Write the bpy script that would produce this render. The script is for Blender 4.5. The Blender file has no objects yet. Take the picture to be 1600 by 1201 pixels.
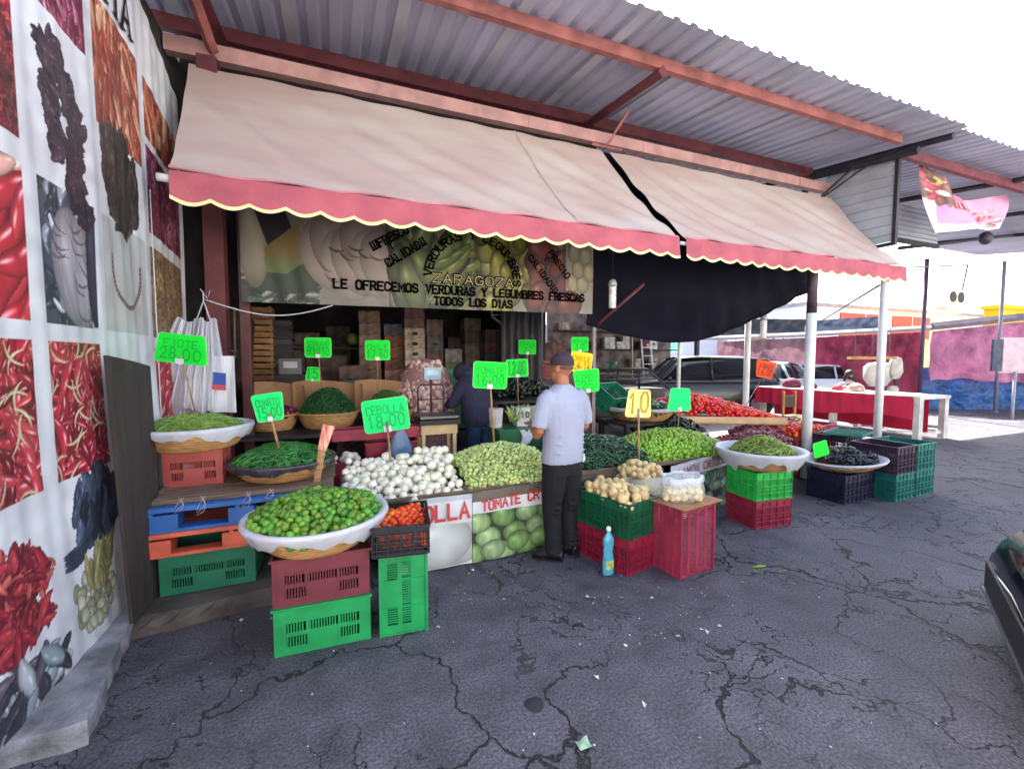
import bpy, math, random
import numpy as np
from mathutils import Vector, Matrix, Euler
random.seed(7); np.random.seed(7)
R = math.radians
SC = bpy.context.scene
COL = SC.collection
# ------------------------------------------------------------------ camera, sky, sun, exposure
FP, HC, PT, YW = 680.0, 1.64, R(3.37), R(21.8)
cam = bpy.data.cameras.new('camera'); cam.sensor_width = 36; cam.lens = 36*FP/1600
cam.clip_start = 0.05; cam.clip_end = 500
co = bpy.data.objects.new('camera', cam); COL.objects.link(co); SC.camera = co
co.location = (0, 0, HC); co.rotation_euler = (R(90)-PT, 0, -YW)
SUN_EL, SUN_AZ = R(51), R(24)          # azimuth measured from +Y towards +X
W = bpy.data.worlds.new('World'); SC.world = W; W.use_nodes = True
nt = W.node_tree; bg = nt.nodes['Background']
sky = nt.nodes.new('ShaderNodeTexSky'); sky.sky_type = 'NISHITA'; sky.sun_disc = False
sky.sun_elevation = SUN_EL; sky.sun_rotation = SUN_AZ; sky.air_density = 1.0; sky.dust_density = 4.0; sky.ozone_density = 1.0
hsv = nt.nodes.new('ShaderNodeHueSaturation'); hsv.inputs['Saturation'].default_value = .8     # milky, hazy sky
nt.links.new(sky.outputs[0], hsv.inputs['Color']); nt.links.new(hsv.outputs[0], bg.inputs[0]); bg.inputs[1].default_value = 0.15
sl = bpy.data.lights.new('sun', 'SUN'); sl.energy = 5.0; sl.angle = R(0.5); sl.color = (1, .97, .93)
so = bpy.data.objects.new('sun', sl); COL.objects.link(so); so.location = (0, 20, 30)
sd = Vector((math.sin(SUN_AZ)*math.cos(SUN_EL), math.cos(SUN_AZ)*math.cos(SUN_EL), math.sin(SUN_EL)))
so.rotation_euler = sd.to_track_quat('Z', 'Y').to_euler()
SC.view_settings.view_transform = 'Standard'; SC.view_settings.look = 'None'
SC.view_settings.exposure = 2.3; SC.view_settings.gamma = 1
SC.cycles.max_bounces = 7; SC.cycles.diffuse_bounces = 5; SC.cycles.transparent_max_bounces = 8

_f = Vector((math.sin(YW)*math.cos(PT), math.cos(YW)*math.cos(PT), -math.sin(PT)))
_r = Vector((math.cos(YW), -math.sin(YW), 0)); _u = Vector((math.sin(YW)*math.sin(PT), math.cos(YW)*math.sin(PT), math.cos(PT)))
def ray(x, y): return _f + _r*((x-800)/FP) + _u*((600.5-y)/FP)
def at(x, y, Y): r = ray(x, y); t = Y/r[1]; return Vector((r[0]*t, Y, HC+r[2]*t))
def atz(x, y, z=0): r = ray(x, y); t = (z-HC)/r[2]; return Vector((r[0]*t, r[1]*t, z))
def dep(p): return p[0]*_f[0]+p[1]*_f[1]+(p[2]-HC)*_f[2]

# ------------------------------------------------------------------ materials
def lin(c):
    if isinstance(c, str): c = [int(c[i:i+2], 16)/255 for i in (0, 2, 4)]
    return tuple((v/12.92 if v <= .04045 else ((v+.055)/1.055)**2.4) for v in c)
_M = {}
def mat(name, col, rough=.6, metal=0, var=.12, scale=6, bump=0, bscale=40, rnd=0, rndh=0, spec=.5, trans=0, alpha=1, col2=None, attr=False, stretch=None, sss=0, thin=0):
    if name in _M: return _M[name]
    m = bpy.data.materials.new(name); m.use_nodes = True; n = m.node_tree; N = n.nodes; L = n.links
    b = N['Principled BSDF']; b.inputs['Roughness'].default_value = rough; b.inputs['Metallic'].default_value = metal
    b.inputs['Specular IOR Level'].default_value = spec
    c = lin(col)
    tc = N.new('ShaderNodeTexCoord'); mp = N.new('ShaderNodeMapping'); L.new(tc.outputs['Object'], mp.inputs[0])
    if stretch: mp.inputs['Scale'].default_value = stretch
    if attr:
        a = N.new('ShaderNodeAttribute'); a.attribute_name = 'Col'; out = a.outputs['Color']
    else:
        nz = N.new('ShaderNodeTexNoise'); nz.inputs['Scale'].default_value = scale; nz.inputs['Detail'].default_value = 6
        L.new(mp.outputs[0], nz.inputs['Vector'])
        rp = N.new('ShaderNodeValToRGB'); L.new(nz.outputs[0], rp.inputs[0])
        c2 = lin(col2) if col2 else tuple(max(0, v*(1-2*var)) for v in c)
        rp.color_ramp.elements[0].position = .35; rp.color_ramp.elements[1].position = .65
        rp.color_ramp.elements[0].color = (*c2, 1); rp.color_ramp.elements[1].color = (*c, 1)
        out = rp.outputs[0]
    if rnd or rndh:
        oi = N.new('ShaderNodeObjectInfo'); hs = N.new('ShaderNodeHueSaturation')
        m1 = N.new('ShaderNodeMapRange'); m1.inputs[3].default_value = 1-rnd; m1.inputs[4].default_value = 1+rnd
        L.new(oi.outputs['Random'], m1.inputs[0]); L.new(m1.outputs[0], hs.inputs['Value'])
        m2 = N.new('ShaderNodeMapRange'); m2.inputs[3].default_value = .5-rndh; m2.inputs[4].default_value = .5+rndh
        mm = N.new('ShaderNodeMath'); mm.operation = 'FRACT'; mq = N.new('ShaderNodeMath'); mq.operation = 'MULTIPLY'; mq.inputs[1].default_value = 17.3
        L.new(oi.outputs['Random'], mq.inputs[0]); L.new(mq.outputs[0], mm.inputs[0]); L.new(mm.outputs[0], m2.inputs[0]); L.new(m2.outputs[0], hs.inputs['Hue'])
        L.new(out, hs.inputs['Color']); out = hs.outputs[0]
    L.new(out, b.inputs['Base Color'])
    if bump:
        nb = N.new('ShaderNodeTexNoise'); nb.inputs['Scale'].default_value = bscale; nb.inputs['Detail'].default_value = 4
        L.new(mp.outputs[0], nb.inputs['Vector'])
        bp = N.new('ShaderNodeBump'); bp.inputs['Strength'].default_value = bump; bp.inputs['Distance'].default_value = .01
        L.new(nb.outputs[0], bp.inputs['Height']); L.new(bp.outputs[0], b.inputs['Normal'])
    if trans:
        b.inputs['Transmission Weight'].default_value = trans; b.inputs['IOR'].default_value = 1.15
    if sss:
        b.inputs['Subsurface Weight'].default_value = sss; b.inputs['Subsurface Radius'].default_value = (.01, .008, .006)
    if thin:   # translucent cloth: mixes in light that comes through
        tr = N.new('ShaderNodeBsdfTranslucent'); L.new(out, tr.inputs[0]); mx = N.new('ShaderNodeMixShader'); mx.inputs[0].default_value = thin
        L.new(b.outputs[0], mx.inputs[1]); L.new(tr.outputs[0], mx.inputs[2]); L.new(mx.outputs[0], N['Material Output'].inputs[0])
    if alpha < 1: b.inputs['Alpha'].default_value = alpha
    _M[name] = m; return m

# ------------------------------------------------------------------ mesh building
def tagp(o, label=None, cat=None, group=None, kind=None):
    if label: o['label'] = label
    if cat: o['category'] = cat
    if group: o['group'] = group
    if kind: o['kind'] = kind
    return o
def thing(name, label, cat, loc=(0, 0, 0), group=None, rz=0):
    o = bpy.data.objects.new(name, None); COL.objects.link(o); o.location = loc; o.rotation_euler = (0, 0, rz)
    o.empty_display_size = .1
    return tagp(o, label, cat, group)
class MB:
    def __init__(s): s.v = []; s.f = []; s.sm = []
    def add(s, vs, fs, smooth=False):
        b = len(s.v); s.v += [tuple(p) for p in vs]; s.f += [tuple(b+i for i in f) for f in fs]; s.sm += [smooth]*len(fs); return s
    def box(s, c, d, rot=None):
        c = Vector(c); h = Vector(d)*.5
        vs = [Vector((x*h[0], y*h[1], z*h[2])) for x in (-1, 1) for y in (-1, 1) for z in (-1, 1)]
        if rot is not None:
            m = rot if isinstance(rot, Matrix) else Euler(rot).to_matrix(); vs = [m @ v for v in vs]
        return s.add([v+c for v in vs], [(0, 1, 3, 2), (4, 6, 7, 5), (0, 4, 5, 1), (2, 3, 7, 6), (0, 2, 6, 4), (1, 5, 7, 3)])
    def bb(s, x0, x1, y0, y1, z0, z1): return s.box(((x0+x1)/2, (y0+y1)/2, (z0+z1)/2), (abs(x1-x0), abs(y1-y0), abs(z1-z0)))
    def tube(s, pts, rs, seg=10, flat=1.0, cap=True, smooth=True, up=None):
        pts = [Vector(p) for p in pts]
        if not isinstance(rs, (list, tuple)): rs = [rs]*len(pts)
        vs = []; n = len(pts); pu = None
        for i, p in enumerate(pts):
            d = (pts[min(i+1, n-1)]-pts[max(i-1, 0)]).normalized()
            if pu is None:
                pu = Vector(up) if up else (Vector((0, 0, 1)) if abs(d.z) < .9 else Vector((0, 1, 0)))
            a = (pu - d*pu.dot(d)).normalized(); b = d.cross(a); pu = a
            r = rs[i]; ra, rb = (r if isinstance(r, tuple) else (r, r*flat))
            for k in range(seg):
                t = 2*math.pi*k/seg; vs.append(p + a*(math.cos(t)*rb) + b*(math.sin(t)*ra))
        fs = [(i*seg+k, i*seg+(k+1) % seg, (i+1)*seg+(k+1) % seg, (i+1)*seg+k) for i in range(n-1) for k in range(seg)]
        if cap: fs += [tuple(range(seg-1, -1, -1)), tuple((n-1)*seg+k for k in range(seg))]
        return s.add(vs, fs, smooth)
    def lathe(s, prof, seg=24, c=(0, 0, 0), sx=1, sy=1, fn=None, close=False):
        vs = []
        for (r, z) in prof:
            for k in range(seg):
                t = 2*math.pi*k/seg; rr = r; zz = z
                if fn: rr, zz = fn(r, z, t)
                vs.append((c[0]+rr*sx*math.cos(t), c[1]+rr*sy*math.sin(t), c[2]+zz))
        n = len(prof)
        fs = [(i*seg+k, i*seg+(k+1) % seg, (i+1)*seg+(k+1) % seg, (i+1)*seg+k) for i in range(n-1) for k in range(seg)]
        if close: fs += [tuple(range(seg-1, -1, -1)), tuple((n-1)*seg+k for k in range(seg))]
        return s.add(vs, fs, True)
    def grid(s, fn, nu, nv, smooth=True, skip=None):
        vs = [fn(i/nu, j/nv) for j in range(nv+1) for i in range(nu+1)]
        fs = [(j*(nu+1)+i, j*(nu+1)+i+1, (j+1)*(nu+1)+i+1, (j+1)*(nu+1)+i) for j in range(nv) for i in range(nu) if not (skip and skip((i+.5)/nu, (j+.5)/nv))]
        return s.add(vs, fs, smooth)
    def ball(s, c, r, seg=10, rings=6, sc=(1, 1, 1), rot=None):
        vs = []; m = rot
        for i in range(rings+1):
            ph = math.pi*i/rings
            for k in range(seg):
                t = 2*math.pi*k/seg
                v = Vector((math.sin(ph)*math.cos(t)*r*sc[0], math.sin(ph)*math.sin(t)*r*sc[1], math.cos(ph)*r*sc[2]))
                if m: v = m @ v
                vs.append(v+Vector(c))
        fs = [(i*seg+k, (i+1)*seg+k, (i+1)*seg+(k+1) % seg, i*seg+(k+1) % seg) for i in range(rings) for k in range(seg)]
        return s.add(vs, fs, True)
    def mesh(s, name, m):
        me = bpy.data.meshes.new(name); me.from_pydata(s.v, [], s.f); me.polygons.foreach_set('use_smooth', s.sm)
        for q in (m if isinstance(m, (list, tuple)) else [m]): me.materials.append(q)
        me.update(); return me
    def build(s, name, m, parent=None, label=None, cat=None, group=None, kind=None, local=False, base=None):
        if base is not None: s.v = [(a-base[0], b-base[1], c-base[2]) for a, b, c in s.v]
        elif parent is not None and not local:
            q = parent; off = Vector((0, 0, 0))
            while q is not None: off += q.location; q = q.parent
            s.v = [(a-off[0], b-off[1], c-off[2]) for a, b, c in s.v]
        o = bpy.data.objects.new(name, s.mesh(name, m)); COL.objects.link(o)
        if parent is not None: o.parent = parent
        if base is not None: o.location = base
        return tagp(o, label, cat, group, kind)
def link(name, me, parent=None, loc=None, rot=None, sc=None, m=None, label=None, cat=None, group=None, kind=None):
    o = bpy.data.objects.new(name, me); COL.objects.link(o)
    if parent is not None: o.parent = parent
    if loc is not None: o.location = loc
    if rot is not None: o.rotation_euler = rot
    if sc is not None: o.scale = sc if hasattr(sc, '__len__') else (sc, sc, sc)
    if m is not None: o.material_slots[0].link = 'OBJECT'; o.material_slots[0].material = m
    return tagp(o, label, cat, group, kind)
def remesh(o, vox, smooth=3):
    """fuse overlapping tubes into one continuous skin"""
    md = o.modifiers.new('r', 'REMESH'); md.mode = 'VOXEL'; md.voxel_size = vox; md.use_smooth_shade = True
    if smooth: sm = o.modifiers.new('s', 'SMOOTH'); sm.factor = .5; sm.iterations = smooth
    bpy.context.view_layer.update()
    dg = bpy.context.evaluated_depsgraph_get(); me = bpy.data.meshes.new_from_object(o.evaluated_get(dg))
    mats = [x for x in o.data.materials]; o.modifiers.clear(); o.data = me
    if not me.materials:
        for x in mats: me.materials.append(x)
    me.polygons.foreach_set('use_smooth', [True]*len(me.polygons)); return o

# ------------------------------------------------------------------ stroke lettering
G = {'A': [[(0, 0), (2, 6), (4, 0)], [(.8, 2.1), (3.2, 2.1)]], 'B': [[(0, 0), (0, 6), (2.6, 6), (3.6, 5.2), (3.6, 4), (2.6, 3.2), (0, 3.2)], [(2.6, 3.2), (4, 2.3), (4, .9), (2.8, 0), (0, 0)]],
'C': [[(4, 4.8), (3, 6), (1, 6), (0, 4.8), (0, 1.2), (1, 0), (3, 0), (4, 1.2)]], 'D': [[(0, 0), (0, 6), (2.4, 6), (4, 4.6), (4, 1.4), (2.4, 0), (0, 0)]],
'E': [[(3.8, 6), (0, 6), (0, 0), (3.8, 0)], [(0, 3.1), (3, 3.1)]], 'F': [[(3.8, 6), (0, 6), (0, 0)], [(0, 3.1), (3, 3.1)]],
'G': [[(4, 4.8), (3, 6), (1, 6), (0, 4.8), (0, 1.2), (1, 0), (3, 0), (4, 1.2), (4, 2.8), (2.4, 2.8)]], 'H': [[(0, 0), (0, 6)], [(4, 0), (4, 6)], [(0, 3), (4, 3)]],
'I': [[(1.5, 0), (1.5, 6)]], 'J': [[(3.4, 6), (3.4, 1.2), (2.4, 0), (1, 0), (0, 1.2)]], 'L': [[(0, 6), (0, 0), (3.6, 0)]],
'M': [[(0, 0), (0, 6), (2.2, 2), (4.4, 6), (4.4, 0)]], 'N': [[(0, 0), (0, 6), (4, 0), (4, 6)]], 'O': [[(1, 0), (0, 1.2), (0, 4.8), (1, 6), (3, 6), (4, 4.8), (4, 1.2), (3, 0), (1, 0)]],
'P': [[(0, 0), (0, 6), (2.8, 6), (4, 5.2), (4, 3.6), (2.8, 2.8), (0, 2.8)]], 'Q': [[(1, 0), (0, 1.2), (0, 4.8), (1, 6), (3, 6), (4, 4.8), (4, 1.2), (3, 0), (1, 0)], [(2.4, 1.8), (4.2, -.4)]],
'R': [[(0, 0), (0, 6), (2.8, 6), (3.8, 5.2), (3.8, 3.8), (2.8, 3), (0, 3)], [(2, 3), (4, 0)]], 'S': [[(3.8, 5), (3, 6), (1, 6), (0, 5), (0, 4), (1, 3.2), (3, 2.8), (4, 2), (4, 1), (3, 0), (1, 0), (0, 1)]],
'T': [[(0, 6), (4, 6)], [(2, 6), (2, 0)]], 'U': [[(0, 6), (0, 1.2), (1, 0), (3, 0), (4, 1.2), (4, 6)]], 'V': [[(0, 6), (2, 0), (4, 6)]], 'Y': [[(0, 6), (2, 3), (4, 6)], [(2, 3), (2, 0)]],
'Z': [[(0, 6), (4, 6), (0, 0), (4, 0)]], 'X': [[(0, 6), (4, 0)], [(0, 0), (4, 6)]], '!': [[(1, 6), (1, 2)], [(1, .6), (1, 0)]], '.': [[(.8, 0), (.8, .7)]], '$': [[(3.8, 5), (3, 5.6), (1, 5.6), (0, 4.8), (0, 4), (4, 2), (4, 1.2), (3, .4), (1, .4), (0, 1)], [(2, 6.4), (2, -.4)]],
'0': [[(1, 0), (0, 1.5), (0, 4.5), (1, 6), (2.6, 6), (3.6, 4.5), (3.6, 1.5), (2.6, 0), (1, 0)]], '1': [[(.4, 4.6), (1.6, 6), (1.6, 0)]], '2': [[(0, 4.8), (.8, 6), (2.8, 6), (3.7, 4.8), (3.4, 3.6), (0, 0), (3.8, 0)]],
'3': [[(0, 6), (3.6, 6), (1.6, 3.6), (3.4, 3), (3.8, 1.4), (2.6, 0), (.8, 0), (0, 1)]], '4': [[(2.8, 0), (2.8, 6), (0, 2), (4, 2)]], '5': [[(3.6, 6), (.4, 6), (.2, 3.4), (2.6, 3.6), (3.8, 2.2), (3.4, .8), (2.2, 0), (0, .5)]],
'6': [[(3.2, 6), (1, 4.4), (0, 2), (.8, 0), (2.8, 0), (3.8, 1.4), (3, 3), (1, 3), (0, 2)]], '8': [[(1, 3.2), (.2, 4.6), (1, 6), (2.8, 6), (3.6, 4.6), (2.8, 3.2), (1, 3.2), (0, 1.6), (1, 0), (2.8, 0), (3.8, 1.6), (2.8, 3.2)]],
'7': [[(0, 6), (3.8, 6), (1.2, 0)]], '9': [[(.6, 0), (2.8, 1.6), (3.8, 4), (3, 6), (1, 6), (0, 4.6), (.8, 3), (2.8, 3), (3.8, 4)]], ' ': [], '-': [[(.5, 3), (3, 3)]]}
def text_w(s, gap=1.6): return sum((1.2 if c == '!' or c == '.' else 3 if c == 'I' else 4.4 if c == 'M' else 4)+gap for c in s)-gap
def lettering(s, h, thick, place, gap=1.6, serif=False, jit=0, wid=1):
    """flat ribbons; place(u,v,w) maps text coordinates (metres) to a point, w is the lift off the surface"""
    mb = MB(); x = 0; k = h/6; lift = 0
    for c in s:
        w = 1.2 if c in '!.' else 3 if c == 'I' else 4.4 if c == 'M' else 4
        dx, dy = random.uniform(-jit, jit), random.uniform(-jit, jit)
        for st in G.get(c, []):
            pts = [Vector((((x+a+dx)*k*wid), (b+dy)*k)) for a, b in st]
            runs = [pts]
            if serif:
                for e in (0, -1):
                    if c in 'OSG.': continue
                    p = pts[e]; q = pts[1 if e == 0 else -2]; d = (q-p).normalized()
                    if abs(d.y) > .5: runs.append([p+Vector((-.85*k, 0)), p+Vector((.85*k, 0))])
            for ri, rp in enumerate(runs):
                t = thick if ri == 0 else thick*.5; n = len(rp); L = []; Rr = []
                for i, p in enumerate(rp):
                    d0 = (rp[i]-rp[i-1]).normalized() if i else None; d1 = (rp[i+1]-rp[i]).normalized() if i < n-1 else None
                    if d0 is None: d0 = d1
                    if d1 is None: d1 = d0
                    nn = Vector((-(d0.y+d1.y), d0.x+d1.x))
                    nn = nn.normalized() if nn.length > 1e-4 else Vector((-d0.y, d0.x))
                    cs = max(.5, abs(nn.dot(Vector((-d0.y, d0.x)))))
                    e = Vector((0, 0))
                    if i == 0: e = -d0*t*.5
                    elif i == n-1: e = d0*t*.5
                    L.append(p+e+nn*(t*.5/cs)); Rr.append(p+e-nn*(t*.5/cs))
                lift = (lift+1) % 6; z = .0003*lift
                vs = [place(a.x, a.y, z) for a in L]+[place(a.x, a.y, z) for a in Rr]
                mb.add(vs, [(i, i+1, n+i+1, n+i) for i in range(n-1)])
        x += w+gap
    return mb
def plane_place(o, r, u, lift=.003):
    o = Vector(o); r = Vector(r).normalized(); u = Vector(u).normalized(); n = r.cross(u)
    return lambda a, b, z: o + r*a + u*b + n*(lift+z)

# ------------------------------------------------------------------ printed pictures (painted into a point colour layer)
def noise2(h, w, cell, seed=0):
    rg = np.random.RandomState(seed); g = rg.rand(h//cell+3, w//cell+3)
    y = np.arange(h)/cell; x = np.arange(w)/cell; yi = y.astype(int); xi = x.astype(int); fy = (y-yi)[:, None]; fx = (x-xi)[None]
    fy = fy*fy*(3-2*fy); fx = fx*fx*(3-2*fx)
    a = g[yi][:, xi]; b = g[yi][:, xi+1]; c = g[yi+1][:, xi]; d = g[yi+1][:, xi+1]
    return (a*(1-fx)+b*fx)*(1-fy)+(c*(1-fx)+d*fx)*fy
class Canvas:
    """x to the right, y up, in pixels"""
    def __init__(s, w, h, col): s.w, s.h = w, h; s.a = np.ones((h, w, 3))*np.array(hx(col)); s.clip = (0, 0, w, h)
    def win(s, x0, y0, x1, y1):
        c = s.clip; x0 = max(int(x0), c[0]); y0 = max(int(y0), c[1]); x1 = min(int(x1)+1, c[2]); y1 = min(int(y1)+1, c[3])
        if x1 <= x0 or y1 <= y0: return None
        yy, xx = np.mgrid[y0:y1, x0:x1]; return (slice(y0, y1), slice(x0, x1)), xx, yy
    def rect(s, x0, y0, x1, y1, col):
        q = s.win(x0, y0, x1, y1)
        if q: s.a[q[0]] = hx(col)
    def ell(s, cx, cy, rx, ry, ang, col, hi=.5, dark=.55, lines=0):
        m = max(rx, ry)+1; q = s.win(cx-m, cy-m, cx+m, cy+m)
        if not q: return
        sl, xx, yy = q; ca, sa = math.cos(ang), math.sin(ang)
        u = ((xx-cx)*ca+(yy-cy)*sa)/rx; v = (-(xx-cx)*sa+(yy-cy)*ca)/ry; r2 = u*u+v*v; mk = r2 < 1
        nz = np.sqrt(np.clip(1-r2, 0, 1)); b = dark+(1.05-dark)*nz
        if lines: b = b*(1-.12*np.abs(np.sin(lines*u/(nz+.25))))
        h = hi*np.exp(-((u+.3)**2+(v-.35)**2)/.06)
        c = np.array(hx(col))[None, None]*b[..., None]+h[..., None]
        s.a[sl] = np.where(mk[..., None], np.clip(c, 0, 1), s.a[sl])
    def chile(s, cx, cy, ang, L, w, col, curve=0., hi=.6, stem=None):
        m = L*.6+w+abs(curve)*L; q = s.win(cx-m, cy-m, cx+m, cy+m)
        if not q: return
        sl, xx, yy = q; ca, sa = math.cos(ang), math.sin(ang)
        u = ((xx-cx)*ca+(yy-cy)*sa)/(L*.5); v = (-(xx-cx)*sa+(yy-cy)*ca)-curve*L*(u*u-.5)
        ww = w*np.sqrt(np.clip(1-np.abs(u)**2.2, 0, 1))*(1-.35*np.clip(u, 0, 1)); t = v/np.maximum(ww, 1e-3); mk = (np.abs(u) < 1) & (np.abs(t) < 1)
        b = .42+.62*np.sqrt(np.clip(1-t*t, 0, 1)); h = hi*np.exp(-((t-.35)/.16)**2)*(np.abs(u) < .8)*(.5+.5*np.sin(u*9+cx))
        c = np.array(hx(col))[None, None]*b[..., None]+h[..., None]*np.array([1, .93, .9])
        s.a[sl] = np.where(mk[..., None], np.clip(c, 0, 1), s.a[sl])
    def poly_mask(s, pts):
        yy, xx = np.mgrid[0:s.h, 0:s.w]; ins = np.zeros((s.h, s.w), bool); n = len(pts)
        for i in range(n):
            x1, y1 = pts[i]; x2, y2 = pts[(i+1) % n]
            c = ((y1 > yy) != (y2 > yy)); xi = (x2-x1)*(yy-y1)/((y2-y1) if y2 != y1 else 1e-9)+x1; ins ^= (c & (xx < xi))
        return ins
    def apply(s, me):
        a = np.clip(s.a, 0, 1)[:, :, :3].reshape(-1, 3); a = np.where(a <= .04045, a/12.92, ((a+.055)/1.055)**2.4)
        at_ = me.attributes.new('Col', 'FLOAT_COLOR', 'POINT'); f = np.ones((a.shape[0], 4), np.float32); f[:, :3] = a
        at_.data.foreach_set('color', f.ravel())
def hx(c): return [int(c[i:i+2], 16)/255 for i in (0, 2, 4)] if isinstance(c, str) else list(c)
def cloth_grid(w, h, fn):
    """numpy grid of w x h points from fn(U,V)->(X,Y,Z) arrays"""
    U, V = np.meshgrid(np.linspace(0, 1, w), np.linspace(0, 1, h)); X, Y, Z = fn(U, V)
    vs = np.stack([X, Y, Z], -1).reshape(-1, 3); me = bpy.data.meshes.new('cloth')
    i = np.arange(w-1)[None]+np.arange(h-1)[:, None]*w; f = np.stack([i, i+1, i+w+1, i+w], -1).reshape(-1, 4)
    me.vertices.add(len(vs)); me.vertices.foreach_set('co', vs.astype(np.float32).ravel())
    me.loops.add(f.size); me.loops.foreach_set('vertex_index', f.ravel().astype(np.int32))
    me.polygons.add(len(f)); me.polygons.foreach_set('loop_start', np.arange(0, f.size, 4, dtype=np.int32))
    try: me.polygons.foreach_set('loop_total', np.full(len(f), 4, np.int32))
    except Exception: pass
    me.update(calc_edges=True); me.polygons.foreach_set('use_smooth', np.ones(len(f), bool)); me.validate(); return me
# ================================================================== THE SETTING
def asphalt():
    m = bpy.data.materials.new('asphalt'); m.use_nodes = True; N = m.node_tree.nodes; L = m.node_tree.links; b = N['Principled BSDF']
    g = N.new('ShaderNodeNewGeometry')
    def noise(sc, det=5, src=None):
        n = N.new('ShaderNodeTexNoise'); n.inputs['Scale'].default_value = sc; n.inputs['Detail'].default_value = det; L.new(src or g.outputs['Position'], n.inputs['Vector']); return n
    def math_(op, a, b_=None, c=None):
        q = N.new('ShaderNodeMath'); q.operation = op
        for i, v in enumerate((a, b_, c)):
            if v is None: continue
            if isinstance(v, (int, float)): q.inputs[i].default_value = v
            else: L.new(v, q.inputs[i])
        return q.outputs[0]
    def mr(v, a, b_, c, d):
        q = N.new('ShaderNodeMapRange'); L.new(v, q.inputs[0])
        for i, x in enumerate((a, b_, c, d)): q.inputs[i+1].default_value = x
        return q.outputs[0]
    wn = noise(1.7, 6); wv = N.new('ShaderNodeVectorMath'); wv.operation = 'MULTIPLY_ADD'; L.new(wn.outputs['Color'], wv.inputs[0]); wv.inputs[1].default_value = (.95, .95, 0); L.new(g.outputs['Position'], wv.inputs[2])
    wn2 = noise(14, 3); wv2 = N.new('ShaderNodeVectorMath'); wv2.operation = 'MULTIPLY_ADD'; L.new(wn2.outputs['Color'], wv2.inputs[0]); wv2.inputs[1].default_value = (.16, .16, 0); L.new(wv.outputs[0], wv2.inputs[2])
    def cracks(sc, width, seedoff):
        v = N.new('ShaderNodeTexVoronoi'); v.feature = 'DISTANCE_TO_EDGE'; v.inputs['Scale'].default_value = sc
        ad = N.new('ShaderNodeVectorMath'); ad.operation = 'ADD'; ad.inputs[1].default_value = (seedoff, seedoff*.7, 0); L.new(wv2.outputs[0], ad.inputs[0]); L.new(ad.outputs[0], v.inputs['Vector'])
        return v.outputs['Distance']
    mk1 = mr(noise(.62, 3).outputs[0], .34, .52, .12, 1); mk2 = mr(noise(1.0, 3).outputs[0], .46, .58, 0, 1)
    d1 = cracks(1.15, 0, 3.1); w1 = math_('MULTIPLY', mk1, .013); c1 = math_('MULTIPLY', math_('SUBTRACT', 1, mr(math_('DIVIDE', d1, math_('ADD', w1, .0006)), .3, 1, 0, 1)), mk1)
    d2 = cracks(3.9, 0, 9.7); w2 = math_('MULTIPLY', mk2, .021); c2 = math_('MULTIPLY', math_('SUBTRACT', 1, mr(math_('DIVIDE', d2, math_('ADD', w2, .0006)), .3, 1, 0, 1)), mk2)
    cr = math_('MAXIMUM', c1, c2)
    fine = noise(75, 8); mid = noise(4.5, 8); big = noise(.5, 4)
    rp = N.new('ShaderNodeValToRGB'); L.new(mid.outputs[0], rp.inputs[0]); e = rp.color_ramp.elements; e[0].position = .3; e[1].position = .72
    e[0].color = (*lin('434149'), 1); e[1].color = (*lin('615e68'), 1)
    mx = N.new('ShaderNodeMix'); mx.data_type = 'RGBA'; mx.blend_type = 'MULTIPLY'; mx.inputs[0].default_value = .8; L.new(rp.outputs[0], mx.inputs[6])
    sp = mr(fine.outputs[0], .38, .64, .5, 1.55); cs = N.new('ShaderNodeCombineColor'); [L.new(sp, cs.inputs[i]) for i in range(3)]; L.new(cs.outputs[0], mx.inputs[7])
    mb_ = N.new('ShaderNodeMix'); mb_.data_type = 'RGBA'; mb_.blend_type = 'MULTIPLY'; mb_.inputs[0].default_value = 1; L.new(mx.outputs[2], mb_.inputs[6])
    bs = mr(big.outputs[0], .32, .68, .74, 1.16); cb = N.new('ShaderNodeCombineColor'); [L.new(bs, cb.inputs[i]) for i in range(3)]; L.new(cb.outputs[0], mb_.inputs[7])
    # pale grit, thin and in drifts
    vs = N.new('ShaderNodeTexVoronoi'); vs.inputs['Scale'].default_value = 26; L.new(g.outputs['Position'], vs.inputs['Vector'])
    pick = math_('LESS_THAN', vs.outputs['Distance'], math_('MULTIPLY', mr(noise(1.9, 3).outputs[0], .5, .75, 0, 1), .13))
    m3 = N.new('ShaderNodeMix'); m3.data_type = 'RGBA'; L.new(pick, m3.inputs[0]); L.new(mb_.outputs[2], m3.inputs[6]); m3.inputs[7].default_value = (.35, .34, .32, 1)
    m4 = N.new('ShaderNodeMix'); m4.data_type = 'RGBA'; L.new(cr, m4.inputs[0]); L.new(m3.outputs[2], m4.inputs[6]); m4.inputs[7].default_value = (.012, .011, .012, 1)
    L.new(m4.outputs[2], b.inputs['Base Color'])
    L.new(mr(mid.outputs[0], .3, .7, .62, .85), b.inputs['Roughness'])
    h = math_('ADD', math_('MULTIPLY', fine.outputs[0], .45), math_('ADD', math_('MULTIPLY', mid.outputs[0], .5), math_('MULTIPLY', cr, -1.2)))
    bp = N.new('ShaderNodeBump'); bp.inputs['Strength'].default_value = .9; bp.inputs['Distance'].default_value = .02; L.new(h, bp.inputs['Height']); L.new(bp.outputs[0], b.inputs['Normal'])
    return m
g = MB(); g.bb(-70, 130, -60, 140, -.3, 0); g.build('ground', asphalt(), kind='structure')
conc = mat('concrete', '8a8580', .85, var=.25, scale=3, bump=.5, bscale=60)
conc_dark = mat('worn_concrete', '5d564f', .9, var=.3, scale=4, bump=.6, bscale=50)
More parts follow.
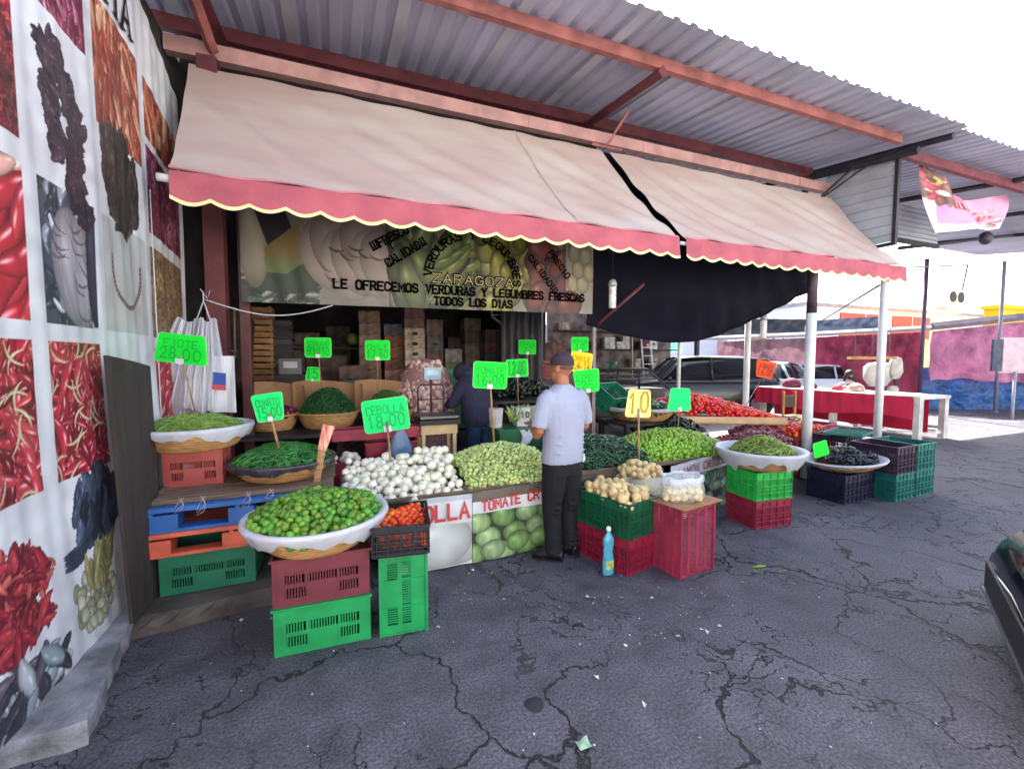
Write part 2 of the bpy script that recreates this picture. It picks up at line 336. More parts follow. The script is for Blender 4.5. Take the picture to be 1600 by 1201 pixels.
def rough_slab(name, poly, z, m, jit=.02, **kw):
    """a cast slab with a broken edge"""
    pts = []
    for i in range(len(poly)):
        a = Vector(poly[i]); b = Vector(poly[(i+1) % len(poly)]); n = max(2, int((b-a).length/.06)) if (b-a).length < 6 else 2
        for k in range(n): p = a.lerp(b, k/n); pts.append((p.x+random.uniform(-jit, jit)*(n > 2), p.y+random.uniform(-jit, jit)*(n > 2)))
    n = len(pts); cx = sum(p[0] for p in pts)/n; cy = sum(p[1] for p in pts)/n
    mb = MB(); vs = [(x+(x-cx)*.0, y, -.02) for x, y in pts]+[(x, y, z*random.uniform(.35, .8)) for x, y in pts]+[(x+(cx-x)*.02, y+(cy-y)*.02, z+random.uniform(-.004, .004)) for x, y in pts]
    fs = [(k*n+i, k*n+(i+1) % n, (k+1)*n+(i+1) % n, (k+1)*n+i) for k in range(2) for i in range(n)]+[tuple(2*n+i for i in range(n))]
    mb.add(vs, fs, False); return mb.build(name, m, kind='structure', **kw)
rough_slab('kerb', [(-1.42, 2.28), (-1.02, 2.3), (-1.13, 2.9), (-1.2, 3.5), (-1.24, 3.72), (-1.42, 3.72)], .1, mat('pale_kerb_concrete', '9a9aa0', .9, var=.3, scale=7, bump=.8, bscale=45), .009)
yard = MB(); yard.bb(-60, 90, -50, -2.4, -.2, .006); yard.build('bounce_pavement', mat('pale_concrete', 'b4b2ae', .9, var=.12, scale=.6, bump=.2), kind='structure')  # unseen pale ground added behind the camera as bounce for the stall front
rough_slab('shop_floor', [(-1.41, 3.13), (-1.15, 3.1), (-.6, 3.19), (-.2, 3.26), (.2, 3.7), (3.3, 3.9), (3.3, 10.6), (-1.41, 10.6)], .085, conc_dark, .012)

corr = mat('galvanised_sheet', 'bcc0d6', .45, .12, var=.16, scale=1.3, bump=.15, bscale=20, stretch=(1, .25, 1))
corr2 = mat('galvanised_sheet_pale', 'bcc2cc', .45, .15, var=.14, scale=1.6, bump=.15, bscale=20)
redox = mat('red_primer_paint', 'a0625c', .55, var=.22, scale=5, bump=.25, bscale=30)
redox_dk = mat('dark_red_primer_paint', '6b2f35', .6, var=.25, scale=4, bump=.2, bscale=30)
steel_dk = mat('dark_steel', '3a3640', .5, .3, var=.3, scale=6, bump=.2)
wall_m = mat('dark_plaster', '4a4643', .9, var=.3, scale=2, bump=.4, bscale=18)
def zr(Y): return 4.305+.127*Y          # the roof falls towards the street
def corrugated(name, x0, x1, y0, y1, zf, parent, m, pitch=.2, dep_=.028):
    mb = MB(); xs = []; x = x0
    while x < x1: xs += [(x, 0), (x+pitch*.45, 0), (x+pitch*.58, dep_), (x+pitch*.87, dep_)]; x += pitch
    ys = [y0+(y1-y0)*k/4 for k in range(5)]
    vs = [(x, y, zf(y)+d) for y in ys for x, d in xs]; n = len(xs)
    mb.add(vs, [(j*n+i, j*n+i+1, (j+1)*n+i+1, (j+1)*n+i) for j in range(4) for i in range(n-1)]); return mb.build(name, m, parent)
roof = thing('market_roof', 'grey corrugated metal roof on red beams over the vegetable stall', 'roof', (-5, 3.3, 4.7))
corrugated('roof_sheet', -5, 7.9, 3.3, 11.2, zr, roof, corr)
lap = MB()
for k in range(13):
    x = -4.4+k*1.0
    if x < 7.7: lap.add([(q_, y, zr(y)+d) for y in (3.28, 11.2) for q_, d in ((x-.02, -.004), (x+.09, -.004))], [(0, 1, 3, 2)])
lap.build('sheet_lap', corr2, roof)
for nm, Yb, h, w, m in (('beam', 3.86, .11, .07, redox), ('beam', 5.38, .13, .08, redox_dk), ('beam', 7.2, .12, .08, redox_dk), ('beam', 9.2, .12, .08, redox_dk)):
    b = MB(); b.bb(-5, 7.45 if Yb < 4 else 7.84, Yb-w/2, Yb+w/2, zr(Yb)-.012-h, zr(Yb)-.006); b.build(nm, m, roof)
fb = MB(); fb.bb(-1.4, 7.8, 4.97, 5.07, 4.43, 4.57)
for x in (.45, 2.2, 3.9, 5.7, 7.0): fb.bb(x, x+.012, 4.962, 4.968, 4.43, 4.57)
fb.build('fascia_beam', mat('faded_pink_beam_paint', 'b28a86', .6, var=.16, scale=5, bump=.2), roof)
for x in (-1.02, 3.22, 7.8):
    r_ = MB(); y0, y1 = (3.8, 5.5); a = Vector((x, y1, zr(y1)-.16)); b = Vector((x, y0, zr(y0)-.16)); r_.tube([a, b], .06, 4, smooth=False); r_.build('rafter', redox_dk if x < 7 else steel_dk, roof)
r_ = MB(); r_.tube([(3.28, 4.95, 4.36), (3.42, 4.62, 4.72)], .022, 4, smooth=False); r_.tube([(3.05, 4.9, 4.36), (3.5, 4.9, 4.36)], .018, 4, smooth=False); r_.build('strut', redox, roof)
r_ = MB(); r_.tube([(7.45, 4.93, 4.3), (7.7, 4.6, 4.68)], .02, 4, smooth=False); r_.tube([(7.5, 4.93, 4.3), (7.84, 4.5, 4.68)], .014, 4, smooth=False); r_.build('strut', steel_dk, roof)
r_ = MB(); r_.tube([(-1.02, 3.7, 4.62), (-1.02, 5.02, 4.5)], .05, 4, smooth=False); r_.build('strut', redox, roof)

# the next roof bay, further along
roof2 = thing('market_roof', 'second bay of corrugated metal roof beyond the white hanging end panel', 'roof', (7.95, 3.4, 4.7))
corrugated('roof_sheet', 7.95, 22, 3.42, 8.75, lambda y: zr(y)+.03, roof2, corr)
for x in (7.98, 11.2, 14.4, 17.6):
    r_ = MB(); r_.tube([(x, 3.5, zr(3.5)-.03), (x, 8.5, zr(8.5)-.03)], .045, 4, smooth=False); r_.build('rafter', steel_dk, roof2)
b = MB(); b.bb(7.98, 22, 4.05, 4.13, zr(4.1)-.16, zr(4.1)-.02); b.build('beam', mat('maroon_beam_paint', '7c4048', .6, var=.2), roof2)
# ribbed end panel and the long ribbed panel behind it
def ribbed_panel(name, P, m, pitch=.15, d=.04):
    """P(u, v) on the panel, v up; ribs run along u"""
    mb = MB(); n = int((P(0, 1)-P(0, 0)).length/pitch); nrm = (P(1, 0)-P(0, 0)).cross(P(0, 1)-P(0, 0)).normalized()
    rows = []
    for k in range(n): rows += [(k/n, 0), ((k+.7)/n, 0), ((k+.8)/n, d), ((k+.9)/n, d)]
    rows.append((1, 0)); vs = [P(u, v)+nrm*dd for v, dd in rows for u in (0, .5, 1)]
    mb.add(vs, [(3*i+k, 3*i+k+1, 3*i+k+4, 3*i+k+3) for i in range(len(rows)-1) for k in (0, 1)]); return mb
roof3 = thing('market_roof', 'unseen roof added to shade the parked cars behind the stall', 'roof', (3.5, 11.3, 5.2))  # hidden roof put in to keep the sun off the cars
corrugated('roof_sheet', 3.6, 11.4, 11.3, 17, lambda y: 5.3, roof3, corr)
for x, y in ((3.7, 11.4), (11.3, 11.4), (3.7, 16.9), (11.3, 16.9)): b = MB(); b.bb(x-.06, x+.06, y-.06, y+.06, 0, 5.3); b.build('column', steel_dk, roof3)
endp = thing('end_panel', 'pale ribbed metal panel closing the end of the stall roof', 'metal panel', (7.86, 4.1, 3.3))
def EP(u, v):
    y = 5.1-1.0*u; return Vector((7.86, y, (3.42-.0*u)+(zr(y)-.1-3.42)*v))
ribbed_panel('panel_sheet', EP, corr2).build('panel_sheet', corr2, endp)
f = MB(); f.bb(7.83, 7.89, 4.05, 4.1, 3.36, zr(4.1)-.1); f.bb(7.83, 7.89, 4.1, 5.1, 3.36, 3.41); f.build('panel_frame', steel_dk, endp)
backp = thing('ribbed_wall_panel', 'shaded ribbed metal wall high up behind the pink hanging banner', 'metal panel', (9, 5.6, 3.6))
ribbed_panel('x', lambda u, v: Vector((8.2+4.4*u, 5.7, 4.2+.7*v)), corr2, .1).build('panel_sheet', corr2, backp)
f = MB(); f.bb(8.2, 12.6, 5.66, 5.74, 4.12, 4.2); f.bb(8.15, 8.21, 5.66, 5.74, 3.5, 5); f.build('panel_frame', steel_dk, backp)

# ------------------------------------------------------------------ shop building
shop = thing('shop_building', 'dark open fronted shop behind the hanging vegetable banner', 'building', (1, 10, 0))
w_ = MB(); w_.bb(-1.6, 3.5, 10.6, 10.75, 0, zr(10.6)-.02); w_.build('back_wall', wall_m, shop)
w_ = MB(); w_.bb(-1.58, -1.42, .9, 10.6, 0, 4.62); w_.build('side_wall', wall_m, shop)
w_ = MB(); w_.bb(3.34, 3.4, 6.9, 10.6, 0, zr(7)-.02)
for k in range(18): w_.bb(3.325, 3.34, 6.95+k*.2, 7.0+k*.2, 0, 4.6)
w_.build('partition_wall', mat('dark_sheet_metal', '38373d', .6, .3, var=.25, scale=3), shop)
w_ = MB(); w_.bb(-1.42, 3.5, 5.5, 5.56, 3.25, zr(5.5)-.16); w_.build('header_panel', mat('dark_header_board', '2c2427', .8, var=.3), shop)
def post(x, y, z0, z1, w, m, label, name='steel_post', group=None, round_=False, cat='post'):
    t = thing(name, label, cat, (x, y, z0), group); b = MB()
    if round_: b.tube([(x, y, z0+.012), (x, y, z1)], w/2, 14)
    else: b.bb(x-w/2, x+w/2, y-w/2, y+w/2, z0+.012, z1)
    b.build('shaft', m, t); p = MB(); p.bb(x-w, x+w, y-w, y+w, z0, z0+.012); p.build('base_plate', steel_dk, t); return t
post(-1.06, 4.98, .085, 4.42, .16, redox_dk, 'thick dark red post at the left end of the stall, beside the white bags')
post(-.86, 5.16, .085, 3.3, .09, mat('brown_red_paint', '5e2b2a', .5, var=.25), 'thin brown red post in front of the wooden crate stack')
pt = post(3.2, 5.05, .085, 3.9, .05, mat('grey_pink_paint', '8d7a80', .5, var=.2), 'thin grey post at the right edge of the vegetable banner')
b = MB(); b.tube([(3.2, 5.05, 2.05), (3.75, 4.72, 2.62)], .022, 6); b.build('brace', redox_dk, pt)
white_p = mat('white_post_paint', 'e6e9e6', .35, var=.08, scale=5, bump=.1)
rust = mat('rusty_brown_paint', '4c3a44', .6, var=.35, scale=9, bump=.3)
def awn_post(x, y, zt, zs, w, label):
    t = thing('awning_post', label, 'post', (x, y, 0), 'round posts under the awning'); b = MB(); b.tube([(x, y, .01), (x, y, zs)], w/2, 16); b.build('painted_shaft', white_p, t)
    if zt > zs: b = MB(); b.tube([(x, y, zs), (x, y, zt)], w/2*.97, 16); b.build('bare_shaft', rust, t)
    b = MB(); b.tube([(x, y, 0), (x, y, .012)], w*.9, 12, smooth=False); b.build('base_plate', steel_dk, t); return t
awn_post(5.93, 3.98, 2.98, 2.25, .125, 'thickest white post, brown at its top, rising behind the red onions')
awn_post(7.5, 3.98, 2.98, 2.98, .105, 'white post at the right end of the awning behind the teal crates')
p = at(1166, 600, 6.6); awn_post(p.x, 6.6, 3.3, 3.3, .12, 'white post behind the tomato display, left of the orange sign')
p = at(1061, 560, 7.2); awn_post(p.x, 7.2, 3.3, 3.3, .075, 'thinnest white post, in front of the black car')

# ------------------------------------------------------------------ awning
YF, ZF, YB, ZB = 3.92, 3.0, 4.93, 4.32
fab = mat('faded_canvas', 'bdb1a9', .9, scale=1.5, bump=.35, bscale=90, col2='b39c94', thin=.06, stretch=(.55, .55, 2.2))
fpink = mat('pink_canvas', 'bd626c', .85, scale=3.4, bump=.3, bscale=80, thin=.12, col2='a65460')
trim = mat('cream_trim', 'e9dca0', .7, var=.06)
def awning(x0, x1, xt0, xt1, label, sl0=0, sl1=0, seed=1):
    t = thing('awning', label, 'awning', ((x0+x1)/2, YF, ZF), 'awning canopies along the stall front')
    def P(u, v, k=0):
        xb = x0+(x1-x0)*u; xt = xt0+(xt1-xt0)*u; sag = -.07*math.sin(math.pi*v)*(1+.3*math.sin(xb*2.1+seed))
        wr = .010*math.sin(9*(u*(x1-x0)+2.2*v)+seed)*(1-v*.5)+.004*math.sin(13*(u*(x1-x0)+1.9*v)+seed*2+2*math.sin(u*5))*(.3+math.sin(math.pi*v))+.02*math.exp(-((u*(x1-x0)-.9+v*.8)/.07)**2)*math.sin(math.pi*v)
        return (xb+(xt-xb)*v, YF+(YB-YF)*v-wr*.5, ZF+(ZB-ZF)*v+sag+wr)
    m = MB(); m.grid(P, 160, 28); m.build('canopy', fab, t)
    n = int((x1-x0)/.012); L = .2; m = MB(); m2 = MB()
    def drop(x): return .205+.04*abs(math.sin(math.pi*x/.25))
    def VY(x, s): return YF-.012-.018*s+.014*math.sin(x*5.3)*s+.006*math.sin(x*17)*s
    xs = [x0+(x1-x0)*i/n for i in range(n+1)]
    vs = []; vt = []
    for x in xs:
        d = drop(x-x0)
        for s in (0, .35, .7, 1): vs.append((x, VY(x, s), ZF-(d-.028)*s))
        vt.append((x, VY(x, 1)-.001, ZF-(d-.028))); vt.append((x, VY(x, 1.1)-.001, ZF-d))
    m.add(vs, [(4*i+k, 4*i+4+k, 4*i+5+k, 4*i+1+k) for i in range(n) for k in range(3)], True); m.build('valance', fpink, t)
    m2.add(vt, [(2*i, 2*i+2, 2*i+3, 2*i+1) for i in range(n)], True); m2.build('scalloped_trim', trim, t)
    b = MB(); b.tube([(x0-.03, YF+.05, ZF-.045), (x1+.03, YF+.05, ZF-.045)], .022, 10); b.build('front_bar', white_p, t)
    # hem strip where the canvas meets the valance
    hs = MB(); hs.grid(lambda u, v: tuple(a+b for a, b in zip(P(u, v*.02), (0, -.02, .004))), 120, 1); hs.build('hem', mat('pink_hem', 'cf8a90', .8), t)
    for k in range(int(x0*2), int(x1)+1):
        if not (x0+.3 < k*1.15 < x1-.2 and k == 2): continue
        u = (k*1.15-x0)/(x1-x0); sm_ = MB(); sm_.grid(lambda a, v, u=u: tuple(q_+w_ for q_, w_ in zip(P(u+(a-.5)*.02/(x1-x0), v), (0, -.004, .006))), 1, 24); sm_.build('seam', mat('canvas_seam', 'b5a49a', .9), t)
    s = MB()
    for sx, xtt in ((x0, xt0), (x1, xt1)):
        if (sx == x0 and sl0) or (sx == x1 and sl1): continue
        s.tube([(sx, YF+.03, ZF-.03), (xtt, YB, ZF+.4)], .016, 8)
    if s.v: s.build('support_arm', rust, t)
    return t
awning(-1.1, 3.58, -1.2, 3.21, 'longest faded beige canvas awning with pink scalloped valance, left of the black gap', 0, 1, 1)
awning(3.68, 7.86, 3.33, 7.72, 'shorter faded beige canvas awning with pink scalloped valance, right of the black gap', 1, 0, 4)
b = MB(); b.tube([(-1.19, YF+.05, ZF-.04), (-1.1, YF+.05, ZF-.045)], .03, 10); b.build('white_bracket', white_p, label='small white pipe end fixing the awning to the chile banner wall', cat='bracket', base=(-1.35, YF, ZF))

# dark tarpaulin slung under the right half of the awning
tarp_dk = mat('dark_tarpaulin', '101020', .85, var=.2, scale=3, bump=.3, bscale=14, spec=.15)
def DT(u, v):
    x = 3.06+4.45*u; top = 4.36; low = 2.12+.72*u**2.4-.36*math.sin(math.pi*min(1, u*1.1))**1.1*(1-u*.4)
    y = 5.02+.04*math.sin(u*3)-.22*math.sin(math.pi*u)*math.sin(math.pi*min(1, v*1.05)); z = top+(low-top)*v
    w = .018*math.sin(14*u+5*v)+.02*math.sin(26*u*(1.2-v)-7*v)*v+.025*v*u*math.sin(60*(u-.25*v)); return (x, y+w, z+w*.4*v)
t = thing('dark_tarpaulin', 'dark blue tarpaulin slung under the right half of the awning', 'tarpaulin', (3.25, 5.05, 3.2))
m = MB(); m.grid(DT, 120, 40); m.build('sheet', tarp_dk, t)
b = MB(); b.tube([DT(i/30, 1) for i in range(31)], .018, 6); b.build('rolled_hem', tarp_dk, t)
# ================================================================== PRINTED BANNERS
print_m = mat('printed_vinyl', 'ffffff', .45, attr=True, bump=.05, bscale=8)
def wall_banner():
    y0, y1, z0, z1 = 1.15, 4.92, .1, 4.4; w, h = 620, 700
    sx = w/(y1-y0); sz = h/(z1-z0); rg = np.random.RandomState(3)
    c = Canvas(w, h, 'e6e9ee')
    X = lambda y: (y-y0)*sx; Z = lambda z: (z-z0)*sz
    cols = [(1.3, 2.02), (2.12, 2.68), (2.8, 3.3), (3.4, 4.03), (4.14, 4.85)]
    rows = [(1.03, 1.73), (1.82, 2.52), (2.62, 3.3), (3.36, 3.82)]
    red = ['a01828', 'b9202c', '8a1020', 'c43a3a', '7a0c1c', 'd8504a']
    def panel(ci, z0_, z1_, kind):
        a, b = cols[ci]; c.clip = (int(X(a)), int(Z(z0_)), int(X(b)), int(Z(z1_))); x0, zz0, x1, zz1 = c.clip; A = (x1-x0)*(zz1-zz0)
        if kind == 'dust':      # finely crushed red chile
            c.rect(x0, zz0, x1, zz1, '701425')
            for i in range(900): c.chile(rg.randint(x0, x1), rg.randint(zz0, zz1), rg.rand()*3, rg.uniform(4, 9), rg.uniform(1, 2), red[rg.randint(6)] if rg.rand() < .8 else '2a0c18', .1, .3)
            n = noise2(c.h, c.w, 22, 5)[zz0:zz1, x0:x1, None]; c.a[zz0:zz1, x0:x1] *= .45+.9*n
        elif kind == 'big':
            c.rect(x0, zz0, x1, zz1, '5a0a18')
            for i in range(46): c.chile(rg.randint(x0-10, x1+10), rg.randint(zz0, zz1), rg.uniform(.2, 1.4), rg.uniform(50, 95), rg.uniform(8, 15), ['e08a7c', 'd2303c', 'c01828', 'eeb0a0', 'b8202c'][rg.randint(5)], rg.uniform(-.15, .15), .8)
        elif kind == 'chiles':
            c.rect(x0, zz0, x1, zz1, '2c0812')
            for i in range(210): c.chile(rg.randint(x0-8, x1+8), rg.randint(zz0, zz1), rg.rand()*6.3, rg.uniform(26, 60), rg.uniform(3.5, 7), ['b8182c', 'd23440', '8e0e20', '6a0a16', 'c42232'][rg.randint(5)], rg.uniform(-.25, .25), .8)
            for i in range(22): c.chile(rg.randint(x0, x1), rg.randint(zz0, zz1), rg.rand()*6.3, 26, 1.4, 'd8c49a', .2, .2)
        elif kind == 'orange':
            c.rect(x0, zz0, x1, zz1, '5a2818')
            for i in range(110): c.chile(rg.randint(x0-8, x1+8), rg.randint(zz0, zz1), rg.uniform(1.2, 2.2), rg.uniform(30, 62), rg.uniform(4, 8), ['c05a3c', 'd88858', 'a03c28', 'e0a078', '8a3022'][rg.randint(5)], rg.uniform(-.15, .15), .35)
        elif kind == 'plum':
            c.rect(x0, zz0, x1, zz1, '5c1630')
            for i in range(150): c.chile(rg.randint(x0-8, x1+8), rg.randint(zz0, zz1), rg.uniform(1, 2.4), rg.uniform(20, 45), rg.uniform(3, 6), ['8c2848', '5e1a30', 'b06078', '74243c'][rg.randint(4)], rg.uniform(-.2, .2), .5)
        elif kind == 'bluegrey':
            c.rect(x0, zz0, x1, zz1, '3c4450')
            for i in range(60): c.chile(rg.randint(x0, x1), rg.randint(zz0, zz1), rg.rand()*6.3, rg.uniform(14, 34), rg.uniform(3, 8), ['cfd8e0', '26303c', '8f9aa6', '1e2430'][rg.randint(4)], .3, .4)
            c.ell((x0+x1)/2+6, zz0+(zz1-zz0)*.42, (x1-x0)*.42, (zz1-zz0)*.46, .2, 'b2acb4', .1, .6, 9)
            for i in range(14): c.chile(rg.randint(x0+10, x1), rg.randint(zz0+10, zz1-20), rg.uniform(-.8, .2), 30, 1.3, '5a5460', .3, 0)
            c.ell(x1-4, zz0+(zz1-zz0)*.5, 12, (zz1-zz0)*.5, 0, '2c2a38', .1)
        elif kind == 'green':
            c.rect(x0, zz0, x1, zz1, 'd6dbe0'); 
        elif kind == 'wreath':
            c.rect(x0, zz0, x1, zz1, 'c3c4c0')
            for i in range(90):
                t = i/90*3.14*1.1-3.3; c.ell((x0+x1)/2+(x1-x0)*.33*math.cos(t), zz0+(zz1-zz0)*.62+(zz1-zz0)*.38*math.sin(t), 2.6, 2.6, 0, ['8a6a5a', 'b09a88', '6a4038'][i % 3], .1)
        elif kind == 'brown':
            c.rect(x0, zz0, x1, zz1, '8a6a4a')
            for i in range(500): c.ell(rg.randint(x0, x1), rg.randint(zz0, zz1), rg.uniform(1.5, 4), rg.uniform(1.5, 4), 0, ['a07c50', '6e4c30', 'b8925e', '5a3a26'][rg.randint(4)], .1)
        elif kind == 'garlic':
            c.rect(x0, zz0, x1, zz1, 'b6b48a')
            for i in range(60): c.ell(rg.randint(x0, x1), rg.randint(zz0, zz1), rg.uniform(8, 13), rg.uniform(7, 10), rg.rand()*3, ['b9b79a', 'a9ab84', 'cbc9b0', '9a9a74'][rg.randint(4)], .1, .4)
        c.clip = (0, 0, w, h)
    for ci, ks in enumerate([('chiles', 'big', 'dust', 'orange'), ('chiles', 'big', 'dust', 'dust'), ('chiles', 'bluegrey', None, 'plum'), (None, 'wreath', None, 'orange'), ('big', 'brown', 'plum', 'orange')]):
        for ri, k in enumerate(ks):
            if k: panel(ci, rows[ri][0], rows[ri][1], k)
    panel(1, 3.36, 4.39, 'dust'); panel(0, 3.36, 4.39, 'dust'); panel(2, 3.42, 4.39, 'plum'); panel(3, 3.05, 3.78, 'orange')
    def heap(cy, cz, ry, rz, n, colr, L, wd, down=False):      # loose heaps on white
        for i in range(n):
            t = rg.rand()*6.28; q = math.sqrt(rg.rand()); a = rg.uniform(1.1, 2.0) if down else rg.rand()*6.3
            c.chile(X(cy+ry*q*math.cos(t)), Z(cz+rz*q*math.sin(t)), a, L*rg.uniform(.7, 1.2), wd*rg.uniform(.7, 1.2), colr[rg.randint(len(colr))], rg.uniform(-.2, .2), .25)
    blk = ['241c28', '302430', '1a141e', '3c2c38']
    for (cy, cz, ry, rz) in ((2.96, 3.16, .09, .08), (3.08, 3.02, .05, .1), (2.93, 2.92, .035, .12), (3.17, 2.9, .05, .1), (2.97, 2.74, .04, .08), (3.13, 2.72, .06, .1), (3.13, 2.55, .07, .1), (3.2, 2.45, .04, .05)): heap(cy, cz, ry, rz, 34, blk, 20, 6)
    heap(3.68, 2.86, .24, .2, 170, ['28241e', '342c24', '1c1a18', '403830'], 40, 6, True); heap(3.72, 2.66, .2, .16, 120, ['28241e', '342c24', '1c1a18'], 26, 6, True)
    heap(2.15, .66, .5, .17, 420, ['a01828', 'b82a34', '7c1020', 'c85048', '5a0c18'], 28, 4.6); heap(2.25, .48, .38, .08, 200, ['a01828', 'b22a34', '7c1020', '4a0a14'], 26, 4.4)
    heap(3.12, .82, .2, .15, 130, ['1c2434', '2e3c50', '46587a', '141a28'], 34, 7, True)
    for i in range(6): c.chile(X(2.92), Z(.62+.015*i), .5, 50, 3, '28344a', .25, .3)
    heap(2.25, .2, .48, .11, 100, ['3c3444', '8fa4ac', '2a2634', 'c4ccd0', '5a5064'], 36, 7)
    for i in range(46):
        t = rg.rand()*6.28; q = math.sqrt(rg.rand()); c.ell(X(3.02+.2*q*math.cos(t)), Z(.34+.14*q*math.sin(t)), 8, 6, rg.rand()*3, ['b9bb98', 'cfd0b4', '9fa37c'][rg.randint(3)], .15, .4)
    heap(3.1, .5, .14, .05, 20, ['a8a264', '8a8450'], 40, 5, True)
    # dirt streaks of the old vinyl
    n = noise2(h, w, 60, 9)*.5+noise2(h, w, 14, 11)*.5; c.a = np.clip(c.a*.86+.1, 0, 1); c.a *= (.84+.2*n)[..., None]
    def F(U, V):
        y = y0+(y1-y0)*U; z = z0+(z1-z0)*V; low = np.clip(1-V/.42, 0, 1)
        x = -1.30+.0035*np.sin(y*19+V*2)+.0025*np.sin(y*43+V*6)+.045*low**1.5*(.8+.25*np.sin(y*6.1+1.2))+.006*np.sin(y*7.3+z*3.1)*(1-V)
        x = x+.002*np.sin(z*34+3*np.sin(y*9))*low
        top = np.clip((y-3.7)/1.2, 0, 1); z = z-(top**1.3)*.42*V**3
        return x, y, z
    me = cloth_grid(w, h, F); c.apply(me); me.materials.append(print_m)
    t = thing('wall_banner', 'huge white banner printed with dried chiles covering the left wall', 'banner', (-1.3, 2, 0))
    me.transform(Matrix.Translation(-t.location)); link('printed_sheet', me, t)
    # the end of its title along the top
    def pl(u, v, l):
        y = 3.52+u; z = 3.86+v; return Vector((-1.30+.0035*math.sin(y*19+1.8)+.0025*math.sin(y*43+5.2)+.010+l, y, z))
    lettering('ITA', .24, .035, pl, gap=1.5, serif=True, wid=.72).build('title_lettering', mat('black_ink', '1c1a22', .5), t)
    s = MB(); s.tube([(-1.27, 4.1, .6), (-1.275, 4.1, 2.9)], .004, 5); s.build('seam', mat('clear_tape', 'd8d8d8', .3), t)
wall_banner()

def flat_banner(name, label, x0, x1, z0, z1, Yf, w, h, paint, slope=0, wave=.006, cat='banner'):
    c = Canvas(w, h, 'd8d4cc'); paint(c, w, h)
    def F(U, V): x = x0+(x1-x0)*U; z = z0+(z1-z0)*V+slope*U; return x, Yf(x, V)+wave*np.sin(x*9+V*2)+wave*.5*np.sin(x*31+V*5), z+0*U
    me = cloth_grid(w, h, F); c.apply(me); me.materials.append(print_m)
    t = thing(name, label, cat, (x0, float(Yf(x0, 0)), z0)); me.transform(Matrix.Translation(-t.location)); link('printed_sheet', me, t)
    def pl(px, pz):      # metres from the lower left corner
        return None
    return t
def paint_shop(c, w, h):
    rg = np.random.RandomState(5); c.rect(0, 0, w, h, 'bdb4a4')
    n = noise2(h, w, 30, 2); c.a *= (.82+.3*n)[..., None]
    X = lambda f: f*w; Z = lambda f: f*h
    c.rect(0, 0, X(.175), Z(.3), '20302a')
    for i in range(60): c.chile(rg.randint(0, int(X(.17))), rg.randint(0, int(Z(.3))), rg.uniform(-.6, .9), 26, 5, ['3c6a44', '1c3c2c', '6a8a6a', 'b8c4b0', '245034'][rg.randint(5)], 0, .3)
    c.ell(X(.1), Z(.3), 60, 34, 0, '2c5434', .1); c.ell(X(.03), Z(.7), X(.035), Z(.55), 0, 'c6c0aa', .1, .6)
    m = c.poly_mask([(X(.03), Z(1)), (X(.06), Z(.6)), (X(.12), Z(.75)), (X(.1), Z(1))]); c.a[m] = hx('2e2430')
    m = c.poly_mask([(X(.05), Z(.58)), (X(.13), Z(.88)), (X(.145), Z(.45)), (X(.1), Z(.36)), (X(.055), Z(.37))]); c.a[m] = hx('a8925a')
    m = c.poly_mask([(X(.05), Z(.5)), (X(.145), Z(.47)), (X(.1), Z(.32)), (X(.055), Z(.33))]); c.a[m] = hx('8c9a5e')
    for i in range(7): c.ell(X(.2+.024*i), Z(.55+.12*math.sin(i*2)), 46, 70, .3, ['c9b8ae', 'bcaaa2', 'd2c6bc'][i % 3], .08, .75)
    for i in range(8): c.chile(X(rg.uniform(.17, .32)), Z(rg.uniform(.25, .8)), rg.uniform(-.9, .3), 30, 2.5, ['7a5a50', '9a8058'][i % 2], .2, .1)
    for i in range(26): c.ell(X(.37+.09*rg.rand()), Z(rg.rand()), rg.uniform(14, 24), rg.uniform(34, 60), rg.uniform(-.5, .5), ['8a9a5a', 'a8b47c', '5e7040', 'c2c8a0'][rg.randint(4)], .25, .35)
    for i in range(46): c.chile(X(.5+.11*rg.rand()), Z(.1+.85*rg.rand()), rg.uniform(.4, 1.5), rg.uniform(60, 110), rg.uniform(9, 16), ['5c7a44', '8aa05c', '3e5634', 'b2be84', 'a0a860'][rg.randint(5)], .1, .35)
    for i in range(44): c.ell(X(.62+.17*rg.rand()), Z(rg.rand()), rg.uniform(15, 26), rg.uniform(24, 40), rg.uniform(-.5, .5), ['b0a84a', 'c4bc5c', '98923c', 'd0ca78'][rg.randint(4)], .25, .35)
    for i in range(24): c.ell(X(.79+.1*rg.rand()), Z(rg.rand()), rg.uniform(18, 28), rg.uniform(30, 46), rg.uniform(-.8, .8), ['8c4650', 'a86458', 'c49a6c', '7a3846'][rg.randint(4)], .2, .4)
    c.rect(X(.9), 0, w, h, 'c4beb4')
    for q in ((.925, .42), (.96, .42), (.945, .62), (.93, .84), (.97, .8), (.985, .58)): c.ell(X(q[0]), Z(q[1]), 17, 24, 0, 'd2c69c', .12, .6)
    c.ell(X(.91), Z(.12), 36, 32, .5, '9a5444', .15, .45)
    c.a = np.clip(.45+(c.a*.62-.45)*1.25, 0, 1)
shopb = flat_banner('shop_banner', 'wide printed vegetable banner with black lettering hung across the shop front', -.86, 3.14, 2.2, 3.12, lambda x, V: 4.99+0*x, 700, 170, paint_shop, .03)
ink = mat('black_banner_ink', '060403', .95, var=.05, spec=.05); ink2 = mat('outline_ink', '3a3a1c', .6); halo = mat('pale_ink', 'b8ad86', .7)
def sb(ox, oz, ang=0, lift=.016):
    def pl(u, v, l): return Vector((-.86+ox+u*math.cos(ang)-v*math.sin(ang), 4.99-lift-l, 2.2+oz+u*math.sin(ang)+v*math.cos(ang)))
    return pl
